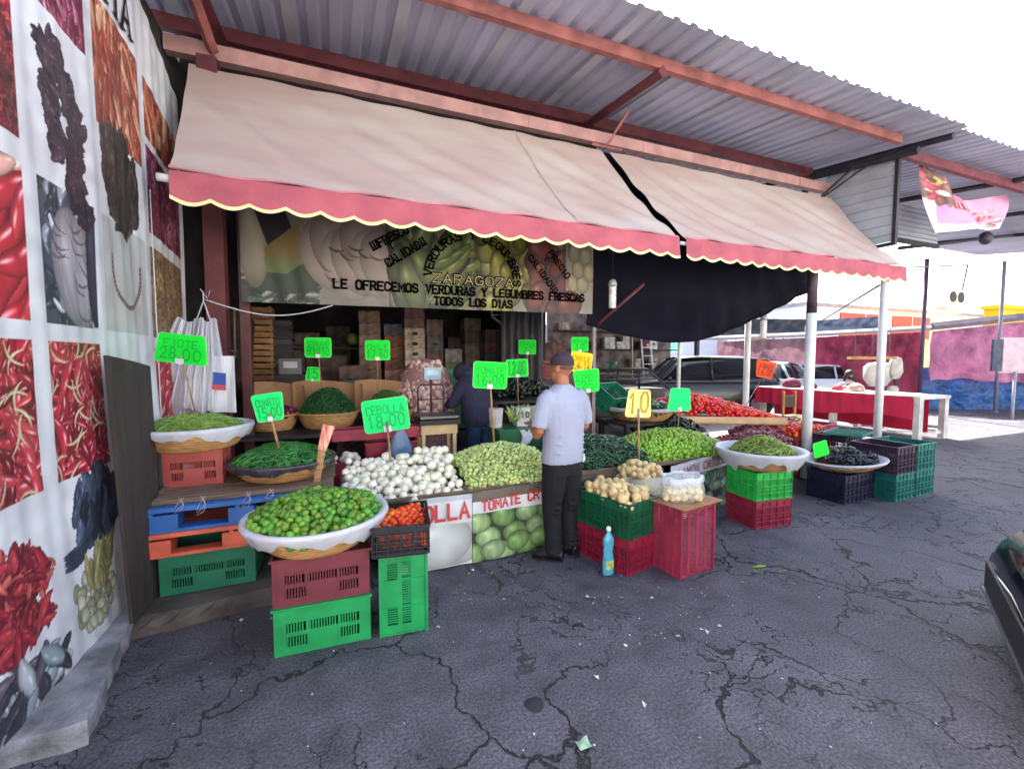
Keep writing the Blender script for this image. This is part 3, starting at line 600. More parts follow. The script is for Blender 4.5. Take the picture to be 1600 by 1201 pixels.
def put(s, h, th, ox, oz, width=None, ang=0, **kw):
    k = 1
    if width: k = width/(text_w(s)*h/6)
    lettering(s, h, th, sb(ox, oz, ang), serif=True, wid=k, **kw).build('lettering', ink, shopb)
put('LE OFRECEMOS VERDURAS Y LEGUMBRES FRESCAS', .088, .022, .84, .185, 3.02)
put('TODOS LOS DIAS', .083, .022, 1.9, .06, .95)
put('CALIDAD!!', .083, .02, 1.4, .44, .5, .6)
put('!!!FRESCO', .083, .02, 1.24, .6, .45, .55)
put('Y', .07, .014, 1.42, .63, None, .5)
put('CALIDAD!!!', .07, .015, 3.06, .68, .55, -.85)
put('PRECIO', .07, .015, 3.34, .76, .4, -.85)
put('Y', .07, .014, 3.27, .68, None, -.7)
put('ZARAGOZA', .1, .032, 1.88, .31, .98)
lettering('ZARAGOZA', .095, .010, sb(1.88, .31, 0, .02), serif=False, wid=.98/(text_w('ZARAGOZA')*.095/6)).build('lettering_inset', halo, shopb)
arc = 'VERDURAS Y LEGUMBRES'; cxa, cza, ra = 2.37, .36, .5
tot = text_w(arc)*.085/6
def arcp(u, v, l):
    t = math.pi*(.985-u/tot*.97); r = ra+v; return Vector((-.86+cxa+r*1.0*math.cos(t), 4.99-.016-l, 2.2+cza+r*.95*math.sin(t)))
lettering(arc, .088, .021, arcp, serif=True).build('lettering', ink, shopb)

def paint_ceb(c, w, h):
    rg = np.random.RandomState(8); c.rect(0, 0, w, h, 'cfd3d6')
    for i, (x, y, r) in enumerate(((.15, .2, 100), (.42, .15, 90), (.72, .1, 110), (.95, .2, 70), (.3, .45, 80), (.8, .42, 66), (.6, .38, 60))): c.ell(x*w, y*h, r, r*.8, 0, ['c6cccb', 'd0d2ca', 'c2c6c8'][i % 3], .2, .72, 0)
    c.rect(0, h*.6, w, h, 'd9dce0'); c.rect(0, h*.93, w, h, 'b9c2c8'); c.a *= (.9+.12*noise2(h, w, 24, 4))[..., None]
def paint_tom(c, w, h):
    rg = np.random.RandomState(9); c.rect(0, 0, w, h, '2c4028')
    pts = [(.0, .12), (.3, .08), (.55, .1), (.8, .12), (1.0, .15), (.15, .33), (.42, .34), (.66, .38), (.92, .36), (.05, .56), (.3, .6), (.55, .62), (.78, .6), (1., .6), (.45, .2), (.2, .14), (.7, .2)]
    for i, (x, y) in enumerate(pts): c.ell(x*w, y*h, w*.125, h*.15, rg.uniform(-.5, .5), ['8eb56e', 'a4c887', '7aa25c', '98b482'][i % 4], .18, .5, 5)
    m = c.poly_mask([(0, h*.86), (w, h*.86), (w, h*.66), (0, h*.69)]); c.a[m] = hx('d6d9de'); c.rect(0, h*.87, w, h, '6a6258'); c.a *= (.88+.16*noise2(h, w, 24, 6))[..., None]
def paint_lim(c, w, h):
    rg = np.random.RandomState(10); c.rect(0, 0, w, h, '1c2a24')
    for i in range(44): c.ell(rg.rand()*w, rg.rand()*h*.72, w*.075, h*.09, rg.rand()*3, ['6c8a6e', '4e6e58', '84a088', '3c5648'][rg.randint(4)], .2, .45)
    c.rect(0, h*.74, w, h, 'bfc2cc'); c.a *= (.85+.2*noise2(h, w, 24, 7))[..., None]
red_ink = mat('red_print', 'c9403c', .5, var=.1); red_ink2 = mat('faded_red_print', '9c5560', .5, var=.2)
def skirt(name, label, x0, x1, z1, y0, y1, w, h, paint, text, th, tz, ox, width, ang=0, ink_=None, top=0):
    Yf = lambda x, V: y0+(y1-y0)*(x-x0)/(x1-x0)+.05*(1-V)*0
    t = flat_banner(name, label, x0, x1, .01, z1, Yf, w, h, paint, 0, .006, 'banner')
    k = width/(text_w(text)*th/6)
    def pl(u, v, l): x = x0+ox+u*math.cos(ang); return Vector((x, float(Yf(x, 0))-.014-l, tz+v+u*math.sin(ang)))
    lettering(text, th, th*.2, pl, wid=k).build('lettering', ink_ or red_ink, t)
    return t
skirt('stall_skirt', 'white printed onion skirt reading LA in red, left half of the low stall front', .3, .965, .575, 3.27, 3.27, 150, 130, paint_ceb, 'CEBOLLA', .115, .395, -.005, .64)
skirt('stall_skirt', 'green printed tomatillo skirt lettered TOMATE in red beside the standing customer', .967, 1.86, .585, 3.262, 3.33, 210, 150, paint_tom, 'TOMATE CRIOLLO', .075, .425, .08, .8, .06)
skirt('stall_skirt', 'dark green lime print skirt lettered CRIOLLO under the heap of limes', 2.98, 4.16, .6, 3.3, 3.63, 240, 150, paint_lim, 'LIMON CRIOLLO', .075, .475, .12, .96, .02, red_ink2)
# ================================================================== CRATES
def plas(name, c): return mat(name, c, .45, var=.19, scale=5, bump=.12, bscale=50)
P_ = dict(green=plas('green_plastic', '1ba45a'), bright=plas('bright_green_plastic', '22c04a'), dkgreen=plas('dark_green_plastic', '17603f'), teal=plas('teal_plastic', '1f7d70'), pine=plas('pine_green_plastic', '1a7a5a'),
  maroon=plas('maroon_plastic', '7c3340'), red=plas('crimson_plastic', 'b03450'), wine=plas('wine_plastic', '9c2440'), black=plas('black_plastic', '22222c'), navy=plas('navy_plastic', '222440'), plum=plas('plum_plastic', '3e2840'), salmon=plas('salmon_plastic', 'b8504c'),
  blue=plas('blue_plastic', '2f6db8'), orange=plas('orange_plastic', 'e0684a'), gray=plas('grey_plastic', '5a5a60'))
_panels = {}
def panel(kind, L, H, flip):
    """one crate wall in the xz plane, outside towards -y; real slots"""
    key = (kind, round(L, 3), round(H, 3))
    if key in _panels: return _panels[key]
    b = MB(); t = .005; x0, x1 = -L/2, L/2
    def band(z0, z1, th=t, xa=x0, xb=x1, yo=0): b.bb(xa, xb, yo, yo+th, z0, z1)
    def bars(z0, z1, xa, xb, w=.007, g=.0075, th=.0035):
        n = int((xb-xa)/(w+g)); o = (xb-xa-n*(w+g))/2
        for i in range(n): x = xa+o+i*(w+g); b.bb(x, x+w, .0008, .0008+th, z0-.001, z1+.001)
    if kind == 'dense':
        for i in range(5): z_ = H*i/4; band(max(0, z_-.014), min(H, z_+.014))
        for i in range(4): bars(H*i/4+.014, H*(i+1)/4-.014, x0+.02, x1-.02, .006, .0085)
        b.bb(x0, x0+.02, 0, t, .014, H-.014); b.bb(x1-.02, x1, 0, t, .014, H-.014)
        b.bb(x0, x1, -.006, 0, H*.965, H); b.bb(x0, x1, -.006, 0, 0, H*.03)
    elif kind == 'slot':
        a, c = .17*H, .30*H
        band(0, a); band(H*.38, H*.47); band(H*.66, H)
        for z0, z1, mid in ((a, H*.38, True), (H*.47, H*.66, False)):
            xs = [x0, x0+.06*L/.5] + ([x0+.33*L, x0+.66*L] if mid else []) + [x1-.06*L/.5, x1]
            b.bb(x0, xs[1], 0, t, z0, z1); b.bb(xs[-2], x1, 0, t, z0, z1)
            if mid: bars(z0, z1, xs[1], xs[2]); b.bb(xs[2], xs[3], 0, t, z0, z1); bars(z0, z1, xs[3], xs[4])
            else:
                e = .015*L
                for q in (1, 2): b.bb(x0+L*q/3-e, x0+L*q/3+e, 0, t, z0, z1)
                bars(z0, z1, xs[1], x0+L/3-e); bars(z0, z1, x0+L/3+e, x0+2*L/3-e); bars(z0, z1, x0+2*L/3+e, xs[-2])
        for q in (1, 2): b.bb(x0+L*q/3-.003, x0+L*q/3+.003, -.004, 0, .03*H, .97*H)
        b.bb(x0, x1, -.004, 0, H*.965, H); b.bb(x0, x0+.012, -.004, 0, 0, H*.965); b.bb(x1-.012, x1, -.004, 0, 0, H*.965)
    else:
        nz = 4; zs = [0, .25*H, .5*H, .75*H, H]
        for z in zs: b.bb(x0, x1, -.009, 0, max(0, z-.004), min(H, z+.004))
        nx = max(3, round(L/.085))
        for i in range(nx+1): x = x0+L*i/nx; b.bb(max(x0, x-.004), min(x1, x+.004), -.0085, -.0002, .0045, H-.0045)
        bars(.01, H*.72, x0+.01, x1-.01, .0065, .0065, .003); band(H*.74, H, .004); band(0, .02, .004); band(H*.36, H*.39, .004)
        if kind == 'gridh':  b.bb(-.05, .05, -.012, -.0095, H*.83, H*.93)
    me = b.mesh('crate_wall', P_['green']); _panels[key] = me; return me
def crate(color, loc, rz, label, L=.5, Wd=.34, H=.27, kind='slot', group=None, rot=None, cat='crate'):
    m = P_[color]; t = thing('plastic_crate', label, cat, loc, group); t.rotation_euler = rot if rot else (0, 0, rz)
    for s in (0, 1):
        link('side_panel', panel(kind, L, H, 0), t, (0, (-1 if s == 0 else 1)*Wd/2, 0), (0, 0, math.pi*s), m=m)
        link('end_panel', panel('grid' if kind == 'grid' else kind, Wd-.012, H, 0), t, ((-1 if s == 0 else 1)*L/2, 0, 0), (0, 0, -math.pi/2+math.pi*s), m=m)
    key = ('base', L, Wd)
    if key not in _panels:
        b = MB()
        for i in range(6): y = -Wd/2+.006+(Wd-.012)*i/5; y = min(max(y, -Wd/2+.018), Wd/2-.018); b.bb(-L/2+.006, L/2-.006, y-.011, y+.011, .002, .008)
        n_ = int(L/.0135)
        for i in range(n_): x = -L/2+.01+(L-.02)*(i+.5)/n_; b.bb(x-.0032, x+.0032, -Wd/2+.008, Wd/2-.008, .003, .0065)
        _panels[key] = b.mesh('crate_base', m)
    link('base', _panels[key], t, m=m)
    key = ('rim', L, Wd, H)
    if key not in _panels:
        b = MB(); e = .013
        b.bb(-L/2-e, L/2+e, -Wd/2-e, -Wd/2+.004, H-.012, H+.003); b.bb(-L/2-e, L/2+e, Wd/2-.004, Wd/2+e, H-.012, H+.003)
        b.bb(-L/2-e, -L/2+.004, -Wd/2+.004, Wd/2-.004, H-.012, H+.003); b.bb(L/2-.004, L/2+e, -Wd/2+.004, Wd/2-.004, H-.012, H+.003); _panels[key] = b.mesh('crate_rim', m)
    link('rim', _panels[key], t, m=m); return t

# ------------------------------------------------------------------ front left: two crates, lime basket, crate on end
A1 = -.035
crate('green', (-.1, 2.79, .0), A1, 'bright green plastic crate on the asphalt under the maroon crate, left foreground', .5, .36)
crate('maroon', (-.1, 2.79, .275), A1, 'maroon plastic crate carrying the big basket of limes', .5, .36)
crate('green', (.21, 2.76, .25), 0, 'bright green plastic crate stood on its end under the black crate of orange peppers', .5, .34, .28, rot=(0, R(90), R(-5)))
crate('black', (.345, 2.72, .505), R(90-8), 'small black plastic crate full of orange peppers', .42, .31, .175, kind='grid')
# left stack on the shop step
crate('pine', (-.84, 3.6, .09), .02, 'dark green plastic crate on the concrete step under the orange pallet', .54, .38, .27)
def pallet(color, loc, rz, L, Wd, H, label):
    t = thing('plastic_pallet', label, 'pallet', loc, None, rz); m = P_[color]; b = MB()
    for i in range(9): y = -Wd/2+Wd*(i+.5)/9; b.bb(-L/2, L/2, y-Wd/18*.82, y+Wd/18*.82, H*.82, H)
    for x in (-L/2+.012, 0, L/2-.012): b.bb(x-.012, x+.012, -Wd/2, Wd/2, H*.72, H*.815)
    b.build('deck', m, t, local=True)
    for x in (-L/2+.08, 0.02, L/2-.08):
        for y in (-Wd/2+.07, Wd/2-.07): c = MB(); c.bb(x-.075, x+.075, y-.068, y+.068, H*.14, H*.72); c.build('block', m, t, local=True)
    c = MB(); c.bb(-L/2, L/2, -Wd/2, -Wd/2+.1, 0, H*.135); c.bb(-L/2, L/2, Wd/2-.1, Wd/2, 0, H*.135); c.build('runner', m, t, local=True); return t
pallet('orange', (-.7, 3.68, .365), .03, .98, .62, .15, 'orange plastic pallet sandwiched between the blue pallet and dark green crate')
pallet('blue', (-.66, 3.7, .517), .02, .98, .62, .16, 'worn blue plastic pallet under the wooden plank shelf')
wood = mat('weathered_wood', '8a7460', .85, var=.28, scale=5, stretch=(1, 9, 9), bump=.5, bscale=30)
wood_w = mat('warm_wood', 'b98a5c', .7, var=.22, scale=5, stretch=(1.5, 10, 10), bump=.3, bscale=24)
wood_g = mat('grey_board_wood', '3c3531', .85, var=.22, scale=2.2, stretch=(7, 7, .8), bump=.5, bscale=22)
t = thing('plank_shelf', 'weathered plank shelf lying across the blue pallet', 'shelf', (-.6, 3.72, .68)); b = MB()
b.box((-.6, 3.6, .697), (1.1, .27, .028), (0, 0, .02)); b.build('board', wood, t); b = MB(); b.box((-.6, 3.9, .699), (1.12, .29, .028), (0, 0, .01)); b.build('board', wood, t); b = MB(); b.box((-.59, 4.2, .697), (1.1, .28, .028), (0, 0, .012)); b.build('board', wood, t)
b = MB(); b.tube([(-1.2, 3.42, .62), (-1.17, 3.7, .7), (-1.15, 4.1, .74)], .026, 7); b.build('pole', wood, t)
t = thing('shelf_frame', 'dark timber legs and crates hidden under the back of the plank shelf', 'frame', (-.6, 4.1, .085)); b = MB()
for x in (-1.05, -.15):
    for y in (4.1, 4.3): b.bb(x-.03, x+.03, y-.03, y+.03, .085, .683)
b.build('leg', wood, t)
string_m = mat('pale_string', 'c9c9cf', .6)
b = MB()
for sx, ln in ((-.98, .2), (-.86, .26), (-.6, .25), (-.46, .16)):
    b.tube([(sx+.03*math.sin(q*1.4), 3.385+.006*math.cos(q*3), .74-ln*abs(math.sin(q*.52))*.5) for q in range(9)], .0022, 4)
b.build('string', string_m, label='thin pale string looped over the plank above the blue pallet', cat='string', base=(-.7, 3.39, .7))
# leaning board
bd = thing('leaning_board', 'tall warped grey board leaning against the printed chile wall', 'board', (-1.2, 3.5, .1)); b = MB()
def LB(u, v):
    y = 3.10+.50*u+.02*v; top = 1.66-.07*u; z = .1+(top-.1)*v; x = -1.16-.06*v+.015*math.sin(u*3)+.03*v*u
    return (x, y, z)
b.grid(LB, 8, 14); b.grid(lambda u, v: tuple(a+c for a, c in zip(LB(1-u, v), (.018, 0, 0))), 8, 14)
for e in (0, 1): b.grid(lambda u, v: tuple(a+c for a, c in zip(LB(e, v), (.018*u, 0, 0))), 1, 14)
b.grid(lambda u, v: tuple(a+c for a, c in zip(LB(u, 1), (.018*v, 0, 0))), 8, 1); b.build('board', wood_g, bd)
crate('salmon', (-1.0, 3.93, .713), .02, 'faded red plastic crate under the basket of green beans', .36, .3, .27)

# right of the customer
def two(color_low, color_top, c, rz, lab1, lab2, L=.5, Wd=.34, kind='grid', H=.27):
    crate(color_low, (c[0], c[1], 0), rz, lab1, L, Wd, H, kind); crate(color_top, (c[0], c[1], H+.005), rz, lab2, L, Wd, H, kind)
two('wine', 'dkgreen', (2.10, 2.94), R(-75), 'crimson plastic crate on the asphalt under the dark green potato crate', 'dark green plastic crate heaped with potatoes', .52, .34)
crate('red', (2.31, 2.62, .26), 0, 'crimson plastic crate stood upright under the bag of yellow guavas', .52, .32, .37, kind='dense', rot=(0, R(90), R(7)))
two('wine', 'bright', (3.93, 3.10), R(-5), 'wine red plastic crate under the bright green crate, below the pod basket', 'bright green plastic crate under the white lined basket of pods', .44, .36)
crate('red', (4.55, 3.6, 0), .1, 'small red crate half hidden behind the bright green crate', .4, .3, .25, 'grid')
two('dkgreen', 'teal', (4.98, 3.9), .3, 'dark green crate on the ground behind the small red crate', 'blue grey crate full of small red onions, left of the thickest white post', .5, .4)
crate('navy', (5.54, 3.30, 0), R(3), 'black plastic crate carrying the tilted basket of dark chiles', .58, .4, .32, 'grid')
two('teal', 'plum', (6.10, 3.17), R(3), 'teal crate on the asphalt under the plum coloured crate', 'plum coloured plastic crate on the teal crate, front of the right hand stack', .41, .46, H=.31)
two('teal', 'teal', (6.54, 3.19), R(3), 'lower teal crate at the far right end of the stacked crates', 'upper teal crate at the far right end of the stacked crates', .41, .46, H=.31)
for i, (x, y, cl, lb) in enumerate(((5.45, 4.35, 'pine', 'green crate holding red onions behind the green blank price card'), (6.05, 4.3, 'salmon', 'salmon pink crate heaped with orange tomatoes behind the black crate'), (6.75, 4.6, 'pine', 'green crate behind the plum crate, left of the pink one'), (7.3, 4.75, 'red', 'pink red crate farthest back beside the right hand white post'))):
    crate(cl, (x, y, 0), .2, lb.replace('holding', 'under the one holding').replace('heaped with', 'under the one heaped with')+', bottom one', .5, .38, .29, 'grid'); crate(cl, (x, y, .295), .2, lb, .5, .38, .29, 'grid')
t = thing('plastic_cover', 'flat teal lid lying on top of the right hand crate stack', 'lid', (6.35, 3.7, .64), None, .3); b = MB(); b.bb(-.3, .3, -.2, .2, .0, .014)
for i in range(11): b.bb(-.28+.056*i-.004, -.28+.056*i+.004, -.19, .19, .014, .022)
b.build('lid_panel', P_['teal'], t, local=True); b = MB(); b.bb(-.31, .31, -.21, -.2, 0, .03); b.bb(-.31, .31, .2, .21, 0, .03); b.build('lid_rim', P_['teal'], t, local=True)
crate('teal', (6.42, 3.88, 0), .2, 'dark teal crate directly beneath the lidded plum crate', .5, .38, .3, 'grid'); crate('plum', (6.42, 3.88, .305), .2, 'plum crate directly under the teal lid', .5, .38, .3, 'grid')

# ================================================================== BASKETS
wick = mat('wicker', 'd6a468', .62, var=.25, scale=14, stretch=(1, 1, 7), bump=.4, bscale=50)
wick_p = mat('pale_wicker', 'c99a66', .65, var=.22, scale=14, stretch=(1, 1, 7), bump=.4, bscale=50)
liner_m = mat('white_plastic_sheet', 'dfe4ee', .3, var=.06, scale=9, bump=.7, bscale=16, thin=.25)
liner_d = mat('smoky_plastic_sheet', '55525c', .25, var=.3, scale=9, bump=.7, bscale=16)
def basket(c, Rt, Rb, H, label, tilt=(0, 0), liner=None, ld=.08, m=None, sy=1.0, name='wicker_basket', llabel=None, seed=0):
    """c = centre of the bottom"""
    rg = random.Random(seed); t = thing(name, label, 'basket', c); t.rotation_euler = (tilt[0], tilt[1], rg.uniform(0, 3))
    nr = max(6, int(H/.017)); prof = [(Rb*.02, .004), (Rb*.9, .002)]
    for i in range(nr*4+1):
        f = i/(nr*4); prof.append((Rb+(Rt-Rb)*f**.75+.0045*abs(math.sin(math.pi*f*nr)), H*f))
    prof += [(Rt-.012, H)]+[(Rt-.012-(Rt-Rb)*(k/6)**1.2-.003, H*(1-k/6)+.008) for k in range(1, 7)]
    def fn(r, z, a): return (r*(1+.004*math.sin(a*30+z*160)), z)
    b = MB(); b.lathe(prof, 64, sy=sy, fn=fn); b.build('woven_body', m or wick, t, local=True)
    b = MB(); pts = [(math.cos(a)*(Rt+.002), math.sin(a)*(Rt+.002)*sy, H+.004*math.sin(a*26)) for a in [2*math.pi*i/72 for i in range(73)]]; b.tube(pts, .012, 7, cap=False); b.build('braided_rim', m or wick, t, local=True)
    if liner:
        l = thing('plastic_liner', llabel or label.split(' ')[0]+' plastic sheet draped over the rim of the '+label, 'plastic sheet', c); l.rotation_euler = t.rotation_euler
        ph = [rg.uniform(0, 6) for _ in range(4)]
        def g(u, v):
            a = 2*math.pi*u; wv = .5*math.sin(3*a+ph[0])+.3*math.sin(8*a+ph[1])+.2*math.sin(17*a+ph[2]); wr = (.0022*math.sin(23*a+v*5+ph[1])+.0018*math.sin(57*a+ph[3]+v*9)+.0012*math.sin(91*a-v*14))*(.6+.4*math.sin(4*a+ph[2]))
            dd = ld*(1+.6*wv)
            if v < .45: q = v/.45; r = Rt*.72+(Rt-.02-Rt*.72)*q; z = H*.55+(H*.45+.014)*q
            elif v < .6: q = (v-.45)/.15; r = Rt-.02+.045*q; z = H+.014+.006*math.sin(q*3.1)
            else: q = (v-.6)/.4; r = Rt+.025+.012*math.sin(q*2)-dd*q*(Rt-Rb)/H*.75; z = H+.014-dd*q
            r += wr*(.4+v); return (r*math.cos(a), r*math.sin(a)*sy, z)
        b = MB(); b.grid(g, 150, 14); b.build('sheet', liner, l, local=True)
    return t, c, Rt, H

# ================================================================== PRODUCE
def m_round(r, seg=10, rings=7, sc=(1, 1, 1), lob=0, nl=4, tip=0, m=None, nm='fruit'):
    b = MB()
    def f(rr, z, a): return (rr*(1+lob*math.cos(nl*a)), z)
    prof = []
    for i in range(rings+1):
        ph = math.pi*i/rings; z = -math.cos(ph)*r*sc[2]; q = math.sin(ph)*r
        if tip and i >= rings-1: z += tip*r; q = max(q, .12*r)*(.6 if i == rings else .8)
        prof.append((max(q, .0006)*sc[0], z))
    b.lathe(prof, seg, fn=f, close=True); return b.mesh(nm, m)
def m_pod(L, r, bend, m, seg=6, n=7, nm='chile', stem=None):
    b = MB(); pts = []; rs = []
    for i in range(n+1):
        f = i/n; pts.append((L*(f-.5), bend*L*math.sin(math.pi*f), 0)); rs.append(max(.0012, r*(math.sin(math.pi*min(1, (f*.86+.1)))**.6)*(1 if f < .6 else 1-.7*(f-.6)/.4)))
    b.tube(pts, rs, seg); me = b.mesh(nm, m); return me
V_ = {}
def veg(name, c, **k): V_[name] = mat(name, c, **{**dict(rough=.32, rnd=.22, rndh=.015, var=.12, scale=25), **k}); return V_[name]
vg = dict(lime=veg('lime_skin', '5f8f2a', rndh=.035, rnd=.42, bump=.1, bscale=200), onion=veg('white_onion_skin', 'eeeade', rnd=.1, rndh=.02, rough=.3, col2='dfe0c4', scale=9, stretch=(1, 1, .2)), tomatillo=veg('tomatillo_skin', '9bb85c', rnd=.3, rndh=.02, rough=.5, col2='c4c98e'),
  habanero=veg('habanero_skin', 'dc5a1c', rnd=.25, rndh=.018), serrano=veg('serrano_skin', '2f7a30', rnd=.45, rndh=.03), bean=veg('green_bean_skin', '86a84c', rnd=.25, rndh=.02, rough=.5), dark=veg('dark_green_chile_skin', '1e4a30', rnd=.5, rndh=.02, rough=.25),
  poblano=veg('poblano_skin', '16301f', rnd=.5, rndh=.03, rough=.22), potato=veg('pale_potato_skin', 'dcc48c', rnd=.12, rndh=.015, rough=.6), guava=veg('guava_skin', 'ecd98a', rnd=.1, rndh=.01, rough=.45), tomato=veg('tomato_skin', 'd92a1e', rnd=.2, rndh=.015, rough=.2),
  limon=veg('bright_lime_skin', '84b83a', rnd=.25, rndh=.025), redonion=veg('red_onion_skin', '6e1c38', rnd=.4, rndh=.02, rough=.3), orange=veg('orange_tomato_skin', 'e2502e', rnd=.18, rndh=.015), pod=veg('pod_skin', '7c9440', rnd=.3, rndh=.02, rough=.5), black=veg('black_chile_skin', '1f2a32', rnd=.5, rough=.22),
  dkserr=veg('deep_green_chile_skin', '235c2a', rnd=.5, rndh=.02), thin=veg('thin_green_chile_skin', '4c7c34', rnd=.4, rndh=.03), garlic=veg('garlic_skin', 'dcc4b4', rnd=.15, rndh=.02, rough=.6, col2='c49a94'), corn=veg('corn_husk', '8fae62', rnd=.2, rough=.6), cucumber=veg('cucumber_skin', '1c4a2c', rnd=.3, rough=.3))
def pile(item, meshes, m, c, shape, hf, spacing, label, cat, limit=300, group=None, long=False, layers=2, rlay=.03, tilt=None, stuff_label=None, zj=.004, sc=(.76, 1.14)):
    """heap of separate items over a footprint; shape(x,y)->bool, hf(x,y)->height; items beyond the limit become one mass"""
    c = Vector(c); pts = []; row = 0; ext = shape[1]; inside = shape[0]
    for lay in range(layers):
        y = -ext[1]
        while y <= ext[1]:
            x = -ext[0]+(spacing/2 if (row+lay) % 2 else 0)
            while x <= ext[0]:
                xx = x+random.uniform(-1, 1)*spacing*(.3 if not long else .5); yy = y+random.uniform(-1, 1)*spacing*(.3 if not long else .5)
                if inside(xx, yy): pts.append((xx, yy, hf(xx, yy)-lay*rlay+random.uniform(-zj, zj)+.3*spacing*math.sin(xx*19+c.x*7)*math.sin(yy*23+c.y*5), lay))
                x += spacing
            y += spacing*.87; row += 1
        row += 1
    def nrm(x, y):
        e = .01; return Vector((hf(x-e, y)-hf(x+e, y), hf(x, y-e)-hf(x, y+e), 2*e)).normalized()
    items = []
    mt = Euler(tilt).to_matrix() if tilt else None
    for x, y, z, lay in pts:
        p = Vector((x, y, z)); n = nrm(x, y)
        if mt: p = mt @ p; n = mt @ n
        p = p+c
        if long:
            q = n.to_track_quat('Z', 'Y').to_matrix() @ Euler((random.uniform(-.2, .2), random.uniform(-.22, .22), random.uniform(0, 6.28))).to_matrix()
        else: q = Euler((random.uniform(-.9, .9), random.uniform(-.9, .9), random.uniform(0, 6.28))).to_matrix()
        items.append((dep(p)+(lay*.5), p, q, random.choice(meshes), random.uniform(*sc), lay))
    items.sort(key=lambda i: i[0])
    for _, p, q, me, s, lay in items[:limit]:
        o = bpy.data.objects.new(item, me); COL.objects.link(o); o.matrix_world = Matrix.Translation(p) @ q.to_4x4() @ Matrix.Scale(s, 4)
        tagp(o, label, cat, group or cat+'s in one heap: '+label)
    if items[limit:]:
        b = MB()
        for _, p, q, me, s, lay in items[limit:]:
            b.add([p + q @ (v.co*s) for v in me.vertices], [tuple(f.vertices) for f in me.polygons], True)
        b.build(item+'_mass', m, label=stuff_label or ('rest of the heap of '+label), cat=cat, kind='stuff', base=tuple(c))
def disc(r, sy=1): return (lambda x, y: x*x+(y/sy)**2 < r*r, (r, r*sy))
def rct(a, b, ang=0):
    ca, sa = math.cos(ang), math.sin(ang); e = abs(a*ca)+abs(b*sa), abs(a*sa)+abs(b*ca)
    return (lambda x, y: abs(x*ca+y*sa) < a and abs(-x*sa+y*ca) < b, e)
def dome(r, h, p=2, sy=1): return lambda x, y: h*max(0, 1-(math.hypot(x, y/sy)/r)**p)
def filler(c, fn, ext, m, name, label, cat, tilt=None):
    pass

mr = lambda *a, **k: m_round(*a, **k)
limes = [mr(.023, m=vg['lime'], sc=(1, 1, s), nm='lime', tip=.12) for s in (1.0, 1.12, 1.22)]
onions = [mr(.041, 14, 9, m=vg['onion'], sc=(1, 1, s), tip=.12, nm='onion') for s in (.84, .92)]
tomatillos = [mr(.021, 8, 6, m=vg['tomatillo'], sc=(1, 1, s), lob=.03, nm='tomatillo') for s in (.9, 1.0)]
habs = [mr(.022, 10, 6, m=vg['habanero'], sc=(1, 1, 1.25), lob=.1, nm='pepper')]
pots = [mr(.035, 10, 7, m=vg['potato'], sc=(1, 1, s), lob=.05, nl=2, nm='potato') for s in (1.0, 1.2)]
guavas = [mr(.028, 10, 7, m=vg['guava'], sc=(1, 1, s), nm='guava') for s in (1.0, 1.1)]
toms = [mr(.032, 10, 7, m=vg['tomato'], sc=(1, 1, s), nm='tomato') for s in (1.15, 1.35)]
limons = [mr(.024, 8, 6, m=vg['limon'], sc=(1, 1, s), nm='lime', tip=.12) for s in (1.0, 1.15)]
redons = [mr(.035, 9, 6, m=vg['redonion'], sc=(1, 1, .9), tip=.3, nm='red_onion')]
orgs = [mr(.036, 9, 6, m=vg['orange'], sc=(1, 1, 1.1), nm='tomato')]
def pods(L, r, key, nm='chile', n=6, seg=6): return [m_pod(L*s, r, bd, vg[key], seg, n, nm) for s, bd in ((1, .08), (.85, -.12), (1.15, .16), (.95, .02))]
# limes in the front basket
bx, by = -.13, 2.80
basket((bx, by, .55), .385, .24, .165, 'big wicker basket of limes on the maroon crate', liner=liner_m, ld=.085, llabel='white plastic sheet draped over the rim of the big lime basket', seed=1)
pile('lime', limes, vg['lime'], (bx, by, .685), disc(.36), lambda x, y: .125*max(0, 1-(math.hypot(x, y)/.39)**2.2)+.02, .043, 'small green lime in the big front basket', 'lime', 190, layers=3, rlay=.03)
# orange peppers in the black crate
pile('pepper', habs, vg['habanero'], (.345, 2.72, .60), rct(.135, .19, R(-8)), lambda x, y: .035*(1-(y/.2)**2)+.045*max(0, y+.1)/.3, .042, 'small orange pepper in the small black crate', 'pepper', 120, layers=3, rlay=.03)
# green beans, top left basket
basket((-1.0, 3.88, .985), .36, .25, .15, 'wicker basket of green beans, highest on the left, on the faded red crate', liner=liner_m, ld=.075, llabel='white plastic sheet draped over the rim of the green bean basket', seed=2)
pile('green_bean', pods(.13, .0042, 'bean', 'green_bean'), vg['bean'], (-1.0, 3.88, 1.12), disc(.3), dome(.34, .1, 2), .026, 'thin pale green bean in the highest left basket', 'green bean', 290, long=True, layers=3, rlay=.02)
# serrano chiles
basket((-.42, 3.86, .713), .37, .25, .13, 'wicker basket of long green chiles on the plank shelf', liner=liner_d, ld=.05, llabel='smoky dark plastic sheet lining the basket of long green chiles', seed=3)
pile('serrano_chile', pods(.095, .0075, 'serrano'), vg['serrano'], (-.42, 3.86, .835), disc(.345), dome(.38, .13, 2), .027, 'long shiny green chile in the basket on the plank shelf', 'green chile', 295, long=True, layers=3, rlay=.022)
